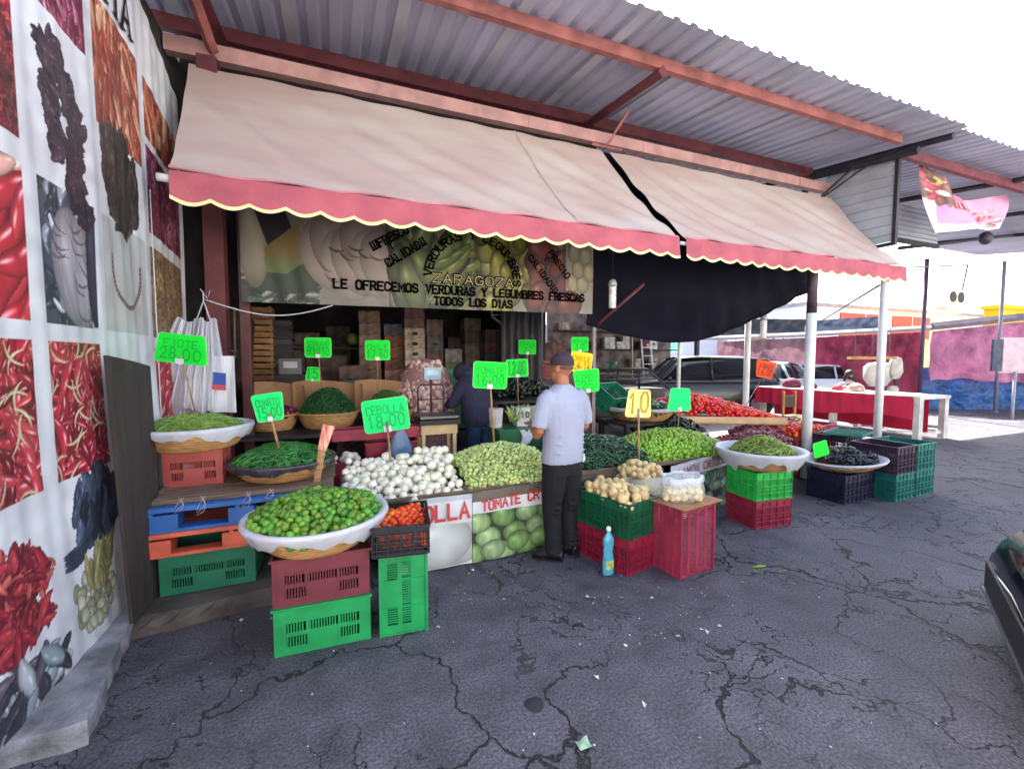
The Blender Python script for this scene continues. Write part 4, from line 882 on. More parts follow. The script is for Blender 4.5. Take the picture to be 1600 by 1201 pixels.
# white onions, tomatillos on the low stall
card = mat('cardboard', 'a8805c', .85, var=.15, scale=4, bump=.15)
stall = thing('low_stall', 'low timber stall frame carrying onions and tomatillos behind the printed skirts', 'stall', (1, 3.7, .0)); b = MB()
for x0, x1, zz in ((.0, 1.9, .53),): b.bb(x0, x1, 3.32, 4.6, zz-.03, zz)
b.build('table_top', wood, stall)
for x in (.1, .95, 1.8):
    for y in (3.4, 4.5): b = MB(); b.bb(x-.03, x+.03, y-.03, y+.03, .0, .5); b.build('leg', wood, stall)
def tray(x0, x1, y0, y1, z, h, label, m=None, slope=0):
    t = thing('open_tray', label, 'tray', ((x0+x1)/2, y0, z)); e = .014; m = m or card
    for nm, a in (('front_board', (x0, x1, y0-e, y0, z, z+h)), ('back_board', (x0, x1, y1, y1+e, z, z+h+slope)), ('side_board', (x0-e, x0, y0-e, y1+e, z, z+h+slope*.6)), ('side_board', (x1, x1+e, y0-e, y1+e, z, z+h+slope*.6))):
        b = MB(); b.bb(*a); b.build(nm, m, t)
    return t
tray(.02, .94, 3.36, 4.05, .532, .05, 'shallow cardboard tray holding the white onions', wood)
pile('onion', onions, vg['onion'], (.48, 3.72, .57), rct(.45, .35), lambda x, y: .02+.17*(y+.35)/.7+.045*(x/.45)*(y+.35)/.7, .084, 'round white onion in the tray on the low stall', 'onion', 160, layers=2, rlay=.06, zj=.008)
tray(.97, 1.86, 3.36, 4.1, .532, .055, 'shallow wooden tray holding the tomatillos', wood)
pile('tomatillo', tomatillos, vg['tomatillo'], (1.41, 3.73, .575), rct(.43, .37), lambda x, y: .02+.23*max(0, 1-((y-.12)/.5)**2)*max(.2, 1-(x/.62)**2), .039, 'small pale green tomatillo heaped on the low stall', 'tomatillo', 300, layers=3, rlay=.028)
# dark green chiles right of the customer
st2 = thing('low_stall', 'second low timber stall carrying dark green chiles and bright limes', 'stall', (3, 3.9, 0)); b = MB(); b.bb(1.95, 3.0, 3.42, 4.3, .52, .55); b.bb(3.0, 4.2, 3.62, 4.5, .52, .55); b.build('table_top', wood, st2)
for x, y in ((2.05, 3.5), (2.9, 3.5), (2.05, 4.2), (4.1, 3.85), (4.1, 4.4), (3.1, 4.4)): b = MB(); b.bb(x-.03, x+.03, y-.03, y+.03, 0, .519); b.build('leg', wood, st2)
tray(2.02, 2.86, 3.48, 4.2, .552, .05, 'wooden tray holding the dark green chiles', wood)
pile('jalapeno_chile', pods(.11, .010, 'dark'), vg['dark'], (2.44, 3.84, .6), rct(.43, .37), lambda x, y: .03+.19*(1-abs((y-.12)/.55)**1.6)*(1-.5*(x/.6)**2), .034, 'dark glossy green chile heaped right of the standing customer', 'green chile', 295, long=True, layers=3, rlay=.022)
tray(2.9, 4.15, 3.52, 4.22, .552, .04, 'wooden tray holding the bright limes', wood)
pile('lime', limons, vg['limon'], (3.52, 3.9, .585), rct(.6, .36), lambda x, y: .02+.21*max(0, 1-((y-.08)/.46)**2)*max(.15, 1-(abs(x)/.72)**2.2), .046, 'bright yellow green lime heaped above the printed lime skirt', 'lime', 108, layers=3, rlay=.03)
# potatoes
pile('potato', pots, vg['potato'], (2.10, 2.94, .52), rct(.24, .155, R(-75)), lambda x, y: .03+.05*(1-(x/.3)**2)*(1-(y/.3)**2), .066, 'small pale potato heaped in the dark green crate', 'potato', 80, layers=2, rlay=.045)
pile('potato', pots, vg['potato'], (2.62, 3.3, .56), disc(.2), lambda x, y: .10*(1-(math.hypot(x, y)/.22)**2), .066, 'small pale potato on the tray edge behind the bag of guavas', 'potato', 60, layers=2, rlay=.045)
t = thing('potato_sack', 'folded pale sack under the potatoes behind the guava bag', 'sack', (2.62, 3.3, .2)); b = MB(); b.lathe([(.19, 0), (.23, .12), (.24, .3), (.2, .4), (.05, .42)], 24, c=(2.62, 3.3, .15), fn=lambda r, z, a: (r*(1+.04*math.sin(5*a)+.02*math.sin(11*a+z*20)), z)); b.build('sack_cloth', mat('pale_sack', 'b9b49c', .9, bump=.6), t)
# bag of guavas on a cardboard sheet
t = thing('cardboard_sheet', 'flat brown cardboard sheet under the bag of guavas', 'cardboard', (2.56, 2.76, .53)); b = MB(); b.box((2.52, 2.64, .532), (.5, .36, .008), (0, .02, R(12))); b.build('sheet', card, t)
pile('guava', guavas, vg['guava'], (2.50, 2.64, .565), rct(.16, .095, R(-20)), lambda x, y: 0, .05, 'yellow guava in the clear plastic bag, lower layer', 'guava', 60, layers=1)
pile('guava', guavas, vg['guava'], (2.50, 2.64, .612), rct(.15, .085, R(-20)), lambda x, y: 0, .05, 'yellow guava in the clear plastic bag, upper layer', 'guava', 60, layers=1)
bagm = mat('clear_bag_plastic', 'e8ecf0', .15, alpha=.3, var=.02, bump=.9, bscale=18)
t = thing('plastic_bag', 'clear knotted plastic bag of yellow guavas', 'bag', (2.50, 2.64, .54)); b = MB()
b.lathe([(.16, .002), (.195, .02), (.2, .07), (.185, .12), (.17, .135), (.175, .17), (.16, .18), (.02, .185)], 40, c=(2.50, 2.64, .54), sy=.68, fn=lambda r, z, a: (r*(1+.03*math.sin(7*a+z*30)+.015*math.sin(19*a)), z)); b.build('bag_skin', bagm, t)
b = MB(); b.lathe([(.178, .128), (.185, .15), (.178, .185), (.165, .19), (.15, .17)], 40, c=(2.50, 2.64, .54), sy=.66, fn=lambda r, z, a: (r*(1+.04*math.sin(9*a)+.02*math.sin(23*a)), z+.006*math.sin(6*a))); b.build('bunched_top', liner_m, t)
# pods, right
basket((3.97, 3.13, .55), .40, .26, .17, 'white lined wicker basket of green pods on the bright green crate', liner=liner_m, ld=.13, m=wick_p, llabel='white plastic sheet wrapped deep over the basket of green pods', seed=5)
pile('green_pod', pods(.12, .009, 'pod', 'pod'), vg['pod'], (4.03, 3.15, .68), disc(.29), dome(.33, .17, 1.6), .034, 'flat green pod in the white lined basket', 'green pod', 290, long=True, layers=3, rlay=.022)
# tilted dark basket
basket((5.6, 3.3, .34), .40, .24, .10, 'tilted wicker basket of black chiles on the black crate', tilt=(-.02, .10), liner=liner_m, ld=.04, m=wick_p, llabel='thin plastic sheet lining the tilted basket of black chiles', seed=6)
pile('black_chile', pods(.13, .014, 'black'), vg['black'], (5.68, 3.34, .44), disc(.3), dome(.34, .13, 1.6), .042, 'long black chile in the tilted basket', 'black chile', 200, long=True, layers=2, rlay=.03)
# red onions and orange tomatoes in the crates behind
pile('red_onion', redons, vg['redonion'], (5.0, 3.95, .56), rct(.3, .26, .3), lambda x, y: .02+.10*(1-(x/.4)**2)*(1-(y/.4)**2), .06, 'dark red onion in the blue grey crate left of the thickest white post', 'red onion', 120, layers=2, rlay=.05)
pile('red_onion', redons, vg['redonion'], (5.45, 4.35, .57), rct(.3, .22, .2), lambda x, y: .02+.08*(1-(x/.4)**2), .06, 'dark red onion in the green crate beside the thickest white post', 'red onion', 100, layers=2, rlay=.05)
pile('tomato', orgs, vg['orange'], (6.1, 4.35, .57), rct(.34, .24, .2), lambda x, y: .02+.10*(1-(x/.42)**2), .064, 'orange red tomato in the salmon crate right of the thickest white post', 'tomato', 70, layers=2, rlay=.05)
pile('tomato', orgs, vg['orange'], (6.72, 4.55, .56), rct(.22, .2, .2), lambda x, y: .03, .064, 'orange red tomato in the green crate farther back', 'tomato', 30, layers=1, rlay=.05)
# tomato display table
TT = thing('tomato_table', 'sloping cardboard fronted table heaped with red tomatoes', 'table', (5.2, 5.3, 0)); b = MB()
TA = R(-28)
def tt(x, y, z=0): return (5.15+x*math.cos(TA)-y*math.sin(TA), 5.15+x*math.sin(TA)+y*math.cos(TA), z)
b.box(tt(0, 0, .72), (2.1, 1.0, .03), (0, 0, TA)); b.build('table_top', wood_w, TT)
b = MB(); b.box(tt(0, -.51, .77), (2.12, .015, .09), (0, 0, TA)); b.build('front_edge', mat('pale_cardboard', 'd8b48c', .8, var=.12), TT)
b = MB(); b.box(tt(1.06, 0, .77), (.015, 1.0, .09), (0, 0, TA)); b.build('side_edge', mat('pale_cardboard', 'd8b48c', .8), TT)
for x in (-.98, .98):
    for y in (-.45, .45): b = MB(); p = tt(x, y, .35); b.box(p, (.06, .06, .7), (0, 0, TA)); b.build('leg', wood_w, TT)
pile('tomato', toms, vg['tomato'], tt(0, 0, .76), rct(1.02, .47, TA), lambda X, Y: (lambda x, y: .02+.30*max(0, 1-(abs(x+.1)/1.12)**1.3)*max(0, 1-((y+.0)/.62)**2))(X*math.cos(TA)+Y*math.sin(TA), -X*math.sin(TA)+Y*math.cos(TA)), .061, 'red plum tomato on the big sloping display', 'tomato', 190, layers=2, rlay=.05)
# poblano mound in front of the tomatoes, lined basket
basket((4.35, 4.75, .52), .42, .3, .13, 'low lined basket of poblano chiles in front of the tomato display', liner=liner_m, ld=.05, m=wick_p, llabel='pale plastic sheet lining the poblano basket', seed=8)
pile('poblano_chile', pods(.13, .022, 'poblano'), vg['poblano'], (4.35, 4.75, .62), disc(.4), dome(.43, .22, 1.5), .056, 'dark wrinkled poblano chile in front of the tomato display', 'poblano chile', 160, long=True, layers=2, rlay=.035)
t = thing('crate_stand', 'stack of dark crates under the poblano basket', 'stand', (4.35, 4.75, 0)); b = MB()
for z in (0, .26): b.bb(4.1, 4.6, 4.56, 4.94, z+.01, z+.25)
b.build('crate_block', P_['black'], t)
# mixed small stuff between pods basket and onions
pile('radish', [mr(.02, 8, 5, m=veg('radish_skin', 'a81c3c', rnd=.3), nm='radish')], V_['radish_skin'], (4.65, 4.1, .56), rct(.4, .22, .1), lambda x, y: .03+.02*math.sin(x*9), .045, 'small crimson radish between the pod basket and the red onions', 'radish', 90, layers=1)
t = thing('produce_table', 'low board under the radishes behind the pod basket', 'table', (4.65, 4.1, 0)); b = MB(); b.box((4.65, 4.12, .54), (.95, .6, .03), (0, 0, .1)); b.build('board', wood, t)
for x in (4.25, 5.0): b = MB(); b.bb(x-.03, x+.03, 4.15, 4.21, 0, .52); b.build('leg', wood, t)
# cucumber basket behind the yellow card
p = at(1000, 665, 5.1)
basket((p.x, 5.1, .78), .50, .34, .17, 'wide wicker basket of cucumbers behind the yellow price card', liner=liner_m, ld=.04, m=wick_p, llabel='pale sheet along the rim of the cucumber basket', seed=9)
pile('cucumber', pods(.17, .022, 'cucumber', 'cucumber'), vg['cucumber'], (p.x, 5.1, .93), disc(.45), dome(.48, .12, 2), .07, 'dark green cucumber in the wide basket behind the yellow price card', 'cucumber', 140, long=True, layers=2, rlay=.035)
t = thing('basket_stand', 'dark table under the cucumber basket', 'table', (p.x, 5.1, 0)); b = MB(); b.bb(p.x-.5, p.x+.5, 4.75, 5.45, .73, .77); b.build('table_top', wood_g, t)
for x in (-.45, .45):
    for y in (4.8, 5.4): b = MB(); b.bb(p.x+x-.03, p.x+x+.03, y-.03, y+.03, 0, .73); b.build('leg', wood_g, t)
crate('pine', (at(950, 640, 5.3).x, 5.35, .97), .3, 'dark green crate lying tilted at the back of the cucumber basket', .5, .34, .27, 'slot', rot=(R(35), 0, .4))
# ================================================================== PRICE CARDS
card_g = mat('neon_green_card', '19f03c', .6, var=.05); card_g2 = mat('neon_mint_card', '1cf07c', .6, var=.05); card_y = mat('neon_yellow_card', 'f2e024', .6, var=.05); card_l = mat('lemon_card', 'f2f28a', .6, var=.04); card_o = mat('neon_orange_card', 'fa5a24', .6, var=.05)
for m_ in (card_g, card_g2, card_y, card_l, card_o): m_.node_tree.nodes['Principled BSDF'].inputs['Specular IOR Level'].default_value = .2
pen_g = mat('dark_green_marker', '12ae44', .7); pen_k = mat('black_marker', '14142a', .7); pen_r = mat('red_marker', 'c0301c', .7); pen_y = mat('ochre_marker', 'b8a030', .7)
stickm = mat('bare_stick_wood', 'b08a64', .7, var=.2, scale=20); tape = mat('white_tape', 'e8e8ee', .3)
def sign(x, y, Y, w, h, roll, m, lines, pen, foot, label, flare=0, yaw=0, edge=True, tapes=True, sw=.012, top=None):
    """card centre seen at x,y at distance row Y; foot = where the stick enters (x, y, Y)"""
    c = at(x, y, Y); k = dep(c)/FP; w *= k; h *= k; ft = at(*foot)
    t = thing('price_card', label, 'price sign', tuple(ft)); a = YW*.6+yaw
    r = Vector((math.cos(a), -math.sin(a), 0)); n = r.cross(Vector((0, 0, 1))); u = Vector((0, 0, 1))
    cr, sr = math.cos(R(roll)), math.sin(R(roll)); r2 = r*cr+u*sr; u2 = u*cr-r*sr
    rad = min(w, h)*.12; pts = []
    for sx, sz, a0 in ((1, 1, 0), (-1, 1, 90), (-1, -1, 180), (1, -1, 270)):
        ww = w/2*(1+flare*(-sz)); 
        for q in range(5): b_ = R(a0+q*22.5); pts.append((sx*(ww-rad)+rad*math.cos(b_), sz*(h/2-rad)+rad*math.sin(b_)))
    N = len(pts)
    def P(a_, b_, l): return c+r2*a_+u2*b_+n*(l+.012*math.cos(a_/w*3.0)+random.uniform(0, 0))
    mb = MB(); mb.add([P(a_, b_, .0015) for a_, b_ in pts]+[P(a_, b_, -.0015) for a_, b_ in pts], [tuple(range(N)), tuple(range(2*N-1, N-1, -1))]+[(i, N+i, N+(i+1) % N, (i+1) % N) for i in range(N)]); mb.build('card', m, t)
    if edge:
        e = MB(); 
        for i in range(N):
            (a0, b0), (a1, b1) = pts[i], pts[(i+1) % N]; f = 1-.022; e.add([P(a0, b0, .003), P(a1, b1, .003), P(a1*f, b1*f, .003), P(a0*f, b0*f, .003)], [(0, 1, 2, 3)])
        e.build('pale_edge', mat('pale_green_edge', 'a8f2a0', .6) if m in (card_g, card_g2) else mat('pale_yellow_edge', 'f6eaa0', .6) if m != card_o else card_o, t)
    nl = len(lines); hh = h*.8/max(nl, 1)
    for i, s in enumerate(lines):
        lh = hh*(.62 if i == 0 and nl > 1 else .86); tw = text_w(s)*lh/6; kx = min(1.1, w*.8/tw); by = h*.4-hh*(i+1)+hh*.12
        def pl(uu, vv, l, by=by, tw=tw*kx): return P(uu-tw/2, vv+by, .0045+l)
        lettering(s, lh, lh*.11, pl, wid=kx, jit=.25).build('writing', pen, t)
    tp = P(0, -h*.2, -.008) if top is None else at(*top)
    b = MB(); b.tube([ft, tp], sw*.5, 6); b.build('stick', stickm, t)
    if tapes: b = MB(); b.box(P(0, -h*.42, .004), (w*.16, .004, h*.18), Matrix((r2, -n, u2)).transposed()); b.build('tape', tape, t)
    return t
sign(284, 545, 3.75, 82, 46, -6, card_g, ['EJOTE', '28.00'], pen_g, (308, 655, 3.82), 'bright green price card reading 28.00, leftmost, above the green beans', flare=.06, yaw=.2)
sign(420, 636, 3.75, 42, 44, 8, card_g2, ['CUARTO', '15.00'], pen_g, (437, 705, 3.75), 'mint green price card reading 15.00 on a wooden paddle above the long green chiles', flare=-.08, yaw=-.1, sw=.022)
sign(497, 543, 5.4, 40, 31, 0, card_g, ['SERRANO', 'BONITO'], pen_g, (503, 608, 5.4), 'green price card with two written lines above the dome of dark green chiles')
sign(489, 584, 5.35, 20, 22, -4, card_g, ['15'], pen_g, (488, 612, 5.35), 'smallest green price card beside the stick of a larger card above the chile dome', flare=.1)
sign(590, 547, 5.4, 38, 31, 0, card_g, ['CHILE', '17.80'], pen_g, (590, 615, 5.4), 'green price card on a tall stick above the pale thin chiles')
sign(603, 648, 4.15, 70, 52, 7, card_g2, ['CEBOLLA', '18.00'], mat('faint_marker', '18b860', .7), (612, 735, 3.85), 'largest mint green price card, standing in the white onions', sw=.02)
sign(766, 586, 3.95, 54, 42, -3, card_g, ['TOMATE', '16.00'], pen_g, (772, 695, 3.9), 'wide green price card reading 16.00 on a pale stick above the tomatillos', sw=.022)
sign(808, 575, 5.0, 35, 28, 2, card_g, ['12.00'], pen_g, (810, 640, 5.1), 'green price card overlapping behind the wide 16.00 card')
sign(824, 542, 6.4, 28, 23, 0, card_g, ['CHILE', '22'], pen_g, (826, 600, 6.4), 'small green price card deep in the shop above the dark avocados')
sign(906, 538, 5.3, 28, 23, 0, card_g, ['PEPINO', '10'], pen_g, (909, 640, 5.3), 'green price card directly above the yellow one beside the grey post')
sign(908, 566, 5.0, 36, 32, -8, card_y, ['CHILE', '1/4 14'.replace('/', '.')], pen_r, (916, 650, 5.0), 'yellow price card with reddish writing behind the customer cap')
sign(917, 595, 4.0, 40, 36, 6, card_g, ['LIMON', '25'], pen_g, (930, 682, 3.95), 'green price card behind the shoulder of the customer', flare=-.05)
sign(998, 630, 3.6, 40, 44, -3, card_l, ['10'], pen_y, (998, 725, 3.45), 'pale lemon price card reading 10 above the potatoes', flare=.08, sw=.02)
sign(1062, 624, 4.3, 36, 36, -2, card_g2, [], pen_g, (1058, 685, 4.25), 'blank mint green price card standing in the bright limes', flare=.07)
sign(1196, 577, 5.6, 32, 27, -10, card_o, ['JITOMATE', '16.00'], pen_k, (1192, 600, 5.6), 'orange price card reading 16.00 over the red tomatoes', flare=-.1, tapes=False, edge=False)
b_ = MB(); q0 = at(1190, 592, 5.62); b_.tube([q0, at(1150, 660, 5.5)], .007, 5); b_.build('bare_wire', steel_dk, label='thin dark rod holding the orange price card over the tomatoes', cat='rod', base=tuple(q0))
sign(1282, 701, 3.25, 26, 24, 14, card_g, [], pen_g, (1290, 716, 3.3), 'blank green price card leaning in the tilted basket of black chiles', flare=.05, tapes=False)
# the striped paddle by the serrano basket
t = thing('wooden_paddle', 'bare wooden paddle with red and white stripes standing between chiles and onions', 'paddle', tuple(at(492, 770, 3.55))); b = MB(); A_ = at(492, 772, 3.55); B_ = at(505, 690, 3.6); b.tube([A_, B_], [(.026, .008), (.03, .008)], 6, smooth=False); b.build('handle', wood_w, t)
b = MB(); C_ = at(503, 703, 3.57); D_ = at(514, 664, 3.6); b.tube([C_, D_], [(.03, .010), (.045, .010)], 4, smooth=False); b.build('striped_head', mat('striped_wrap', 'd8b8a0', .5, col2='c8402e', scale=16, stretch=(5, 1, .6)), t)

# ================================================================== SHOP INTERIOR
def wooden_crate(loc, label, L=.46, Wd=.32, H=.25, rz=0):
    t = thing('wooden_crate', label, 'wooden crate', loc, 'slatted wooden crates stacked inside the shop', rz)
    key = ('wc', L, Wd, H)
    if key not in _panels:
        b = MB(); 
        for i in range(3):
            z = H*(.02+.33*i); 
            for s in (-1, 1): b.bb(-L/2, L/2, s*Wd/2-.004, s*Wd/2+.004, z, z+H*.25); b.bb(s*L/2-.004, s*L/2+.004, -Wd/2+.005, Wd/2-.005, z, z+H*.25)
        c = MB(); [c.bb(sx*(L/2-.02)-.012, sx*(L/2-.02)+.012, sy*(Wd/2-.018)-.012, sy*(Wd/2-.018)+.012, 0, H) for sx in (-1, 1) for sy in (-1, 1)]; c.bb(-L/2+.01, L/2-.01, -Wd/2+.01, Wd/2-.01, .004, .012)
        _panels[key] = (b.mesh('slats', wood_w), c.mesh('corner_posts', wood_w))
    link('slats', _panels[key][0], t); link('corner_posts', _panels[key][1], t); return t
def nth(i, n): return 'topmost' if i == n-1 else 'bottom' if i == 0 else ['second', 'third', 'fourth', 'fifth', 'sixth', 'seventh', 'eighth', 'ninth', 'tenth'][n-2-i]+' from top'
p = at(399, 540, 6.9)
for i in range(9): wooden_crate((p.x+random.uniform(-.012, .012), 6.9, .085+.252*i), f'slatted wooden crate in the stack left of the black crates, {nth(i, 9)}', rz=random.uniform(-.02, .02))
p = at(438, 540, 7.0)
for i in range(8): crate('black', (p.x, 7.0, .085+.262*i), 0, f'black plastic crate in the stack beside the wooden crates, {nth(i, 8)}', .3, .4, .25, 'grid')
logo = mat('dark_print', '2a2420', .7); org_p = mat('orange_print', 'c87830', .7)
def carton(loc, w, d, h, col, label, pr=None, group='cartons stacked inside the shop'):
    col0 = col; col = ''.join('%02x' % int(int(col[i:i+2], 16)*.72+62) for i in (0, 2, 4)); m = mat('carton_'+col, col, .8, var=.25, scale=9)
    t = thing('carton', label, 'carton', loc, group, random.uniform(-.03, .03)); b = MB(); b.bb(-w/2, w/2, -d/2, d/2, 0, h-.004); b.build('box_body', m, t, local=True)
    b = MB(); b.bb(-w/2-.003, w/2+.003, -d/2-.003, d/2+.003, h-.03, h-.006); b.build('lid_edge', mat('lid_'+col, col, .85, var=.35, scale=12), t, local=True)
    if pr:
        b = MB(); b.lathe([(.001, 0), (w*.16, 0)], 20, sy=.55); b.v = [(x, -d/2-.004, y+h*.45) for x, y, z in b.v]; b.build('printed_mark', logo, t, local=True)
        if pr == 2:
            b = MB()
            for s in (-1, 1): b.add([(s*w*.2, -d/2-.004, h*.35), (s*w*.4, -d/2-.004, h*.3), (s*w*.36, -d/2-.004, h*.62)], [(0, 1, 2)])
            b.build('printed_flash', org_p, t, local=True)
    return t
def stack(x, ytop, Y, wpx, cols, hpx, desc, pr=None):
    p = at(x, ytop, Y); k = dep(p)/FP; w = wpx*k; zt = p.z; h = hpx*k; n = max(1, int((zt-.085)/h)); h = (zt-.085)/n
    for i in range(n):
        col = cols[(n-1-i) % len(cols)] if n-1-i < len(cols) else cols[-1]; q = None
        if pr and n-1-i < len(pr): q = pr[n-1-i]
        carton((p.x, Y, .085+h*i), w, .38, h, col, f'{desc}, {nth(i, n) if n < 12 else "number "+str(n-i)}', q)
stack(576, 487, 8.0, 31, ['8a6040', '7c5a48', '8a6848', '5a4038', '6e4a3a'], 17, 'brown carton in the tall stack left of the orange cartons')
stack(613, 507, 8.0, 28, ['4a4450', '8c4028', '8a4a24', '6a3a28', 'b06a5a'], 17, 'dark orange carton in the stack between the brown and white cartons')
stack(645, 482, 7.7, 30, ['6a2830', '5e3a28', 'b8aa8c', 'c0a884', 'b8ac96', 'b8aa90'], 15, 'carton with oval mark in the stack behind the scale', [0, 0, 2, 2, 1, 1])
stack(676, 500, 7.9, 25, ['5a3c34', '3c3a34', '4a2c2c', '9aa070'], 23, 'dark printed carton in the stack right of the oval marked cartons', [0, 1, 0, 0])
stack(705, 545, 8.2, 26, ['8a8a86', '5e6a3a', '3a3434'], 20, 'carton in the short stack right of the garlic')
stack(520, 555, 8.4, 40, ['3c2426', '4a282a'], 14, 'dark red carton in the low stack behind the chile dome')
stack(463, 545, 8.6, 26, ['3c2426', '2c2226'], 18, 'dark carton in the stack behind the small grey machine')
stack(712, 527, 9.6, 30, ['4a2028', '3a1a20'], 18, 'dark red carton in the far stack left of the white box')
stack(740, 530, 9.4, 26, ['a8a4a8', '3a2a2c'], 12, 'carton in the far stack topped with a white box')
stack(765, 515, 8.8, 24, ['5a3436', '6a3038', '283034', '263034'], 17, 'carton in the far stack beside the red crate')
stack(548, 570, 7.4, 34, ['5a3a34', '3c4a3c', '6a3038'], 20, 'small mixed carton between the chile dome and the brown stack')
stack(735, 498, 9.2, 26, ['7a5a48', '5a3a34', '8a7a68'], 18, 'carton in the tall far stack behind the seller')
stack(792, 520, 8.4, 24, ['6a4a3c', '3c4440', '5a2c30'], 17, 'carton in the stack left of the high red crate')
stack(868, 535, 8.6, 24, ['6a3834', '7a6048', '3a3434'], 18, 'carton in the far stack above the customer cap')
stack(480, 520, 8.9, 34, ['54382c', '3c2a28', '6a3c30'], 18, 'brown carton in the back row behind the serrano card')
stack(528, 510, 9.6, 34, ['4a3028', '5e4434'], 18, 'dim brown carton in the last row beside the cabbage')
p = at(825, 510, 7.6); crate('wine', (p.x, 7.6, 1.72), 0, 'red crate high on the dark pile in the middle of the shop', .36, .34, .26, 'grid')
stack(825, 528, 7.65, 30, ['4a2430', '2e2226', '3a2a2c'], 18, 'dark box in the pile under the high red crate')
stack(850, 545, 8.3, 26, ['6a3834', '4a2a2c'], 20, 'reddish box in the pile left of the dark vertical sheets')
p = at(852, 575, 6.8); crate('wine', (p.x-.05, 6.9, 1.3), .1, 'wine crate standing beside the head of the customer', .3, .3, .3, 'grid'); stack(848, 592, 6.9, 28, ['33282c'], 22, 'dark box under the wine crate beside the customer head')
# dark hanging sheets
t = thing('hanging_sheet', 'dark plastic sheet hanging from the shop roof behind the customer', 'sheet', (2.75, 6.6, 3)); b = MB(); b.grid(lambda u, v: (2.45+.75*u, 6.6+.04*math.sin(u*19), 1.1+2.1*v), 40, 4); b.build('sheet', mat('dark_grey_sheet', '34343c', .5, var=.3, bump=.3), t)
# hanging steel bracket and wires
t = thing('hanging_bracket', 'bent pale metal bracket hanging below the banner', 'bracket', tuple(at(775, 480, 6.8))); b = MB(); b.tube([at(768, 470, 6.8), at(768, 492, 6.8), at(787, 492, 6.8), at(788, 505, 6.8)], .012, 6); b.tube([at(768, 494, 6.8), at(786, 508, 6.8)], .02, 6); b.build('bent_strip', mat('pale_metal', 'a8a8ac', .35, .6), t)
# cabbage in the dark
t = thing('cabbage', 'green cabbage on the dark shelf above the chile dome', 'cabbage', tuple(at(551, 530, 8.2))); b = MB(); b.ball(at(551, 530, 8.2), .10, 14, 9); b.build('head', veg('cabbage_leaf', '7a9440', bump=.8, bscale=14), t)
t = thing('dark_shelf', 'dark shelf along the back of the shop', 'shelf', (0.2, 9, 0)); b = MB(); pz = at(551, 541, 8.2).z; b.bb(-.9, 1.6, 8.0, 8.5, pz-.05, pz-.02); b.build('board', wall_m, t)
for x in (-.85, .35, 1.55): b = MB(); b.bb(x-.03, x+.03, 8.2, 8.26, .085, pz-.05); b.build('upright', wall_m, t)
# display table at the shop mouth: black boards, baskets with cardboard behind
dt_ = thing('display_table', 'dark display table carrying three wicker baskets', 'table', (0, 5.3, .085)); b = MB(); zt = at(500, 676, 5.0).z; b.bb(-1.2, .98, 4.95, 6.0, zt-.04, zt-.004); b.build('table_top', mat('dark_table', '2c2a30', .6, var=.3), dt_)
for x in (-1.1, 0, .9):
    for y in (5.0, 5.9): b = MB(); b.bb(x-.03, x+.03, y-.03, y+.03, .085, zt-.04); b.build('leg', wall_m, dt_)
def disp(xp, wp, item, key, meshes, label, blabel, sp, hpx, Y=5.45, seed=0, card_=True, lng=True, lim=260):
    p = at(xp, 666, Y-.2); k = dep(p)/FP; Rt = wp*k/2; p = at(xp, 670, Y)
    basket((p.x, Y, zt), Rt, Rt*.74, .17, blabel, seed=seed)
    pile(item, meshes, vg[key], (p.x, Y, zt+.15), disc(Rt*.93), dome(Rt, hpx*k, 1.9), sp, label, item.replace('_', ' '), lim, long=lng, layers=3, rlay=.022)
    if card_:
        t = thing('cardboard_divider', 'bent brown cardboard standing behind the '+blabel.replace('wicker ', ''), 'cardboard', (p.x, Y+.1, zt)); b = MB()
        def g(u, v):
            a = -1.15+2.3*u; return (p.x+(Rt+.03)*1.08*max(-1, min(1, math.sin(a)*1.15)), Y+(Rt+.02)*(.25+.75*math.cos(a)*1.0), zt+.12+(.38+.025*math.sin(u*5))*v)
        b.grid(g, 24, 2, smooth=False); b.build('sheet', card, t)
disp(514, 92, 'small_green_chile', 'dkserr', pods(.07, .0062, 'dkserr'), 'small dark green chile in the domed display basket', 'wicker basket piled with a dome of dark green chiles', .030, 42, seed=11, lim=290)
disp(606, 82, 'thin_green_chile', 'thin', pods(.07, .0045, 'thin'), 'thin pale green chile in the display basket behind the largest card', 'wicker basket of thin pale green chiles', .030, 34, seed=12)
disp(428, 74, 'red_onion', 'redonion', redons, 'red onion in the basket behind the 15.00 card', 'wicker basket of red onions behind the 15.00 card', .062, 14, seed=13, lng=False)
t = thing('grey_tray_box', 'small grey plastic machine on the shelf behind the dark chiles', 'appliance', tuple(at(452, 585, 6.3))); b = MB(); c_ = at(455, 572, 6.3); b.box(c_, (.26, .2, .2)); b.build('casing', P_['gray'], t); b = MB(); b.box(c_+Vector((0, -.105, .02)), (.16, .01, .08)); b.build('front_plate', mat('silver_plate', '9a9aa2', .4, .4), t)
st = MB(); st.box((c_.x, 6.3, (c_.z-.1)/2+.04), (.34, .24, c_.z-.19)); tb = thing('machine_stand', 'dark pillar of boxes under the small grey machine', 'stand', (c_.x, 6.3, .085)); st.build('box_pillar', wall_m, tb)
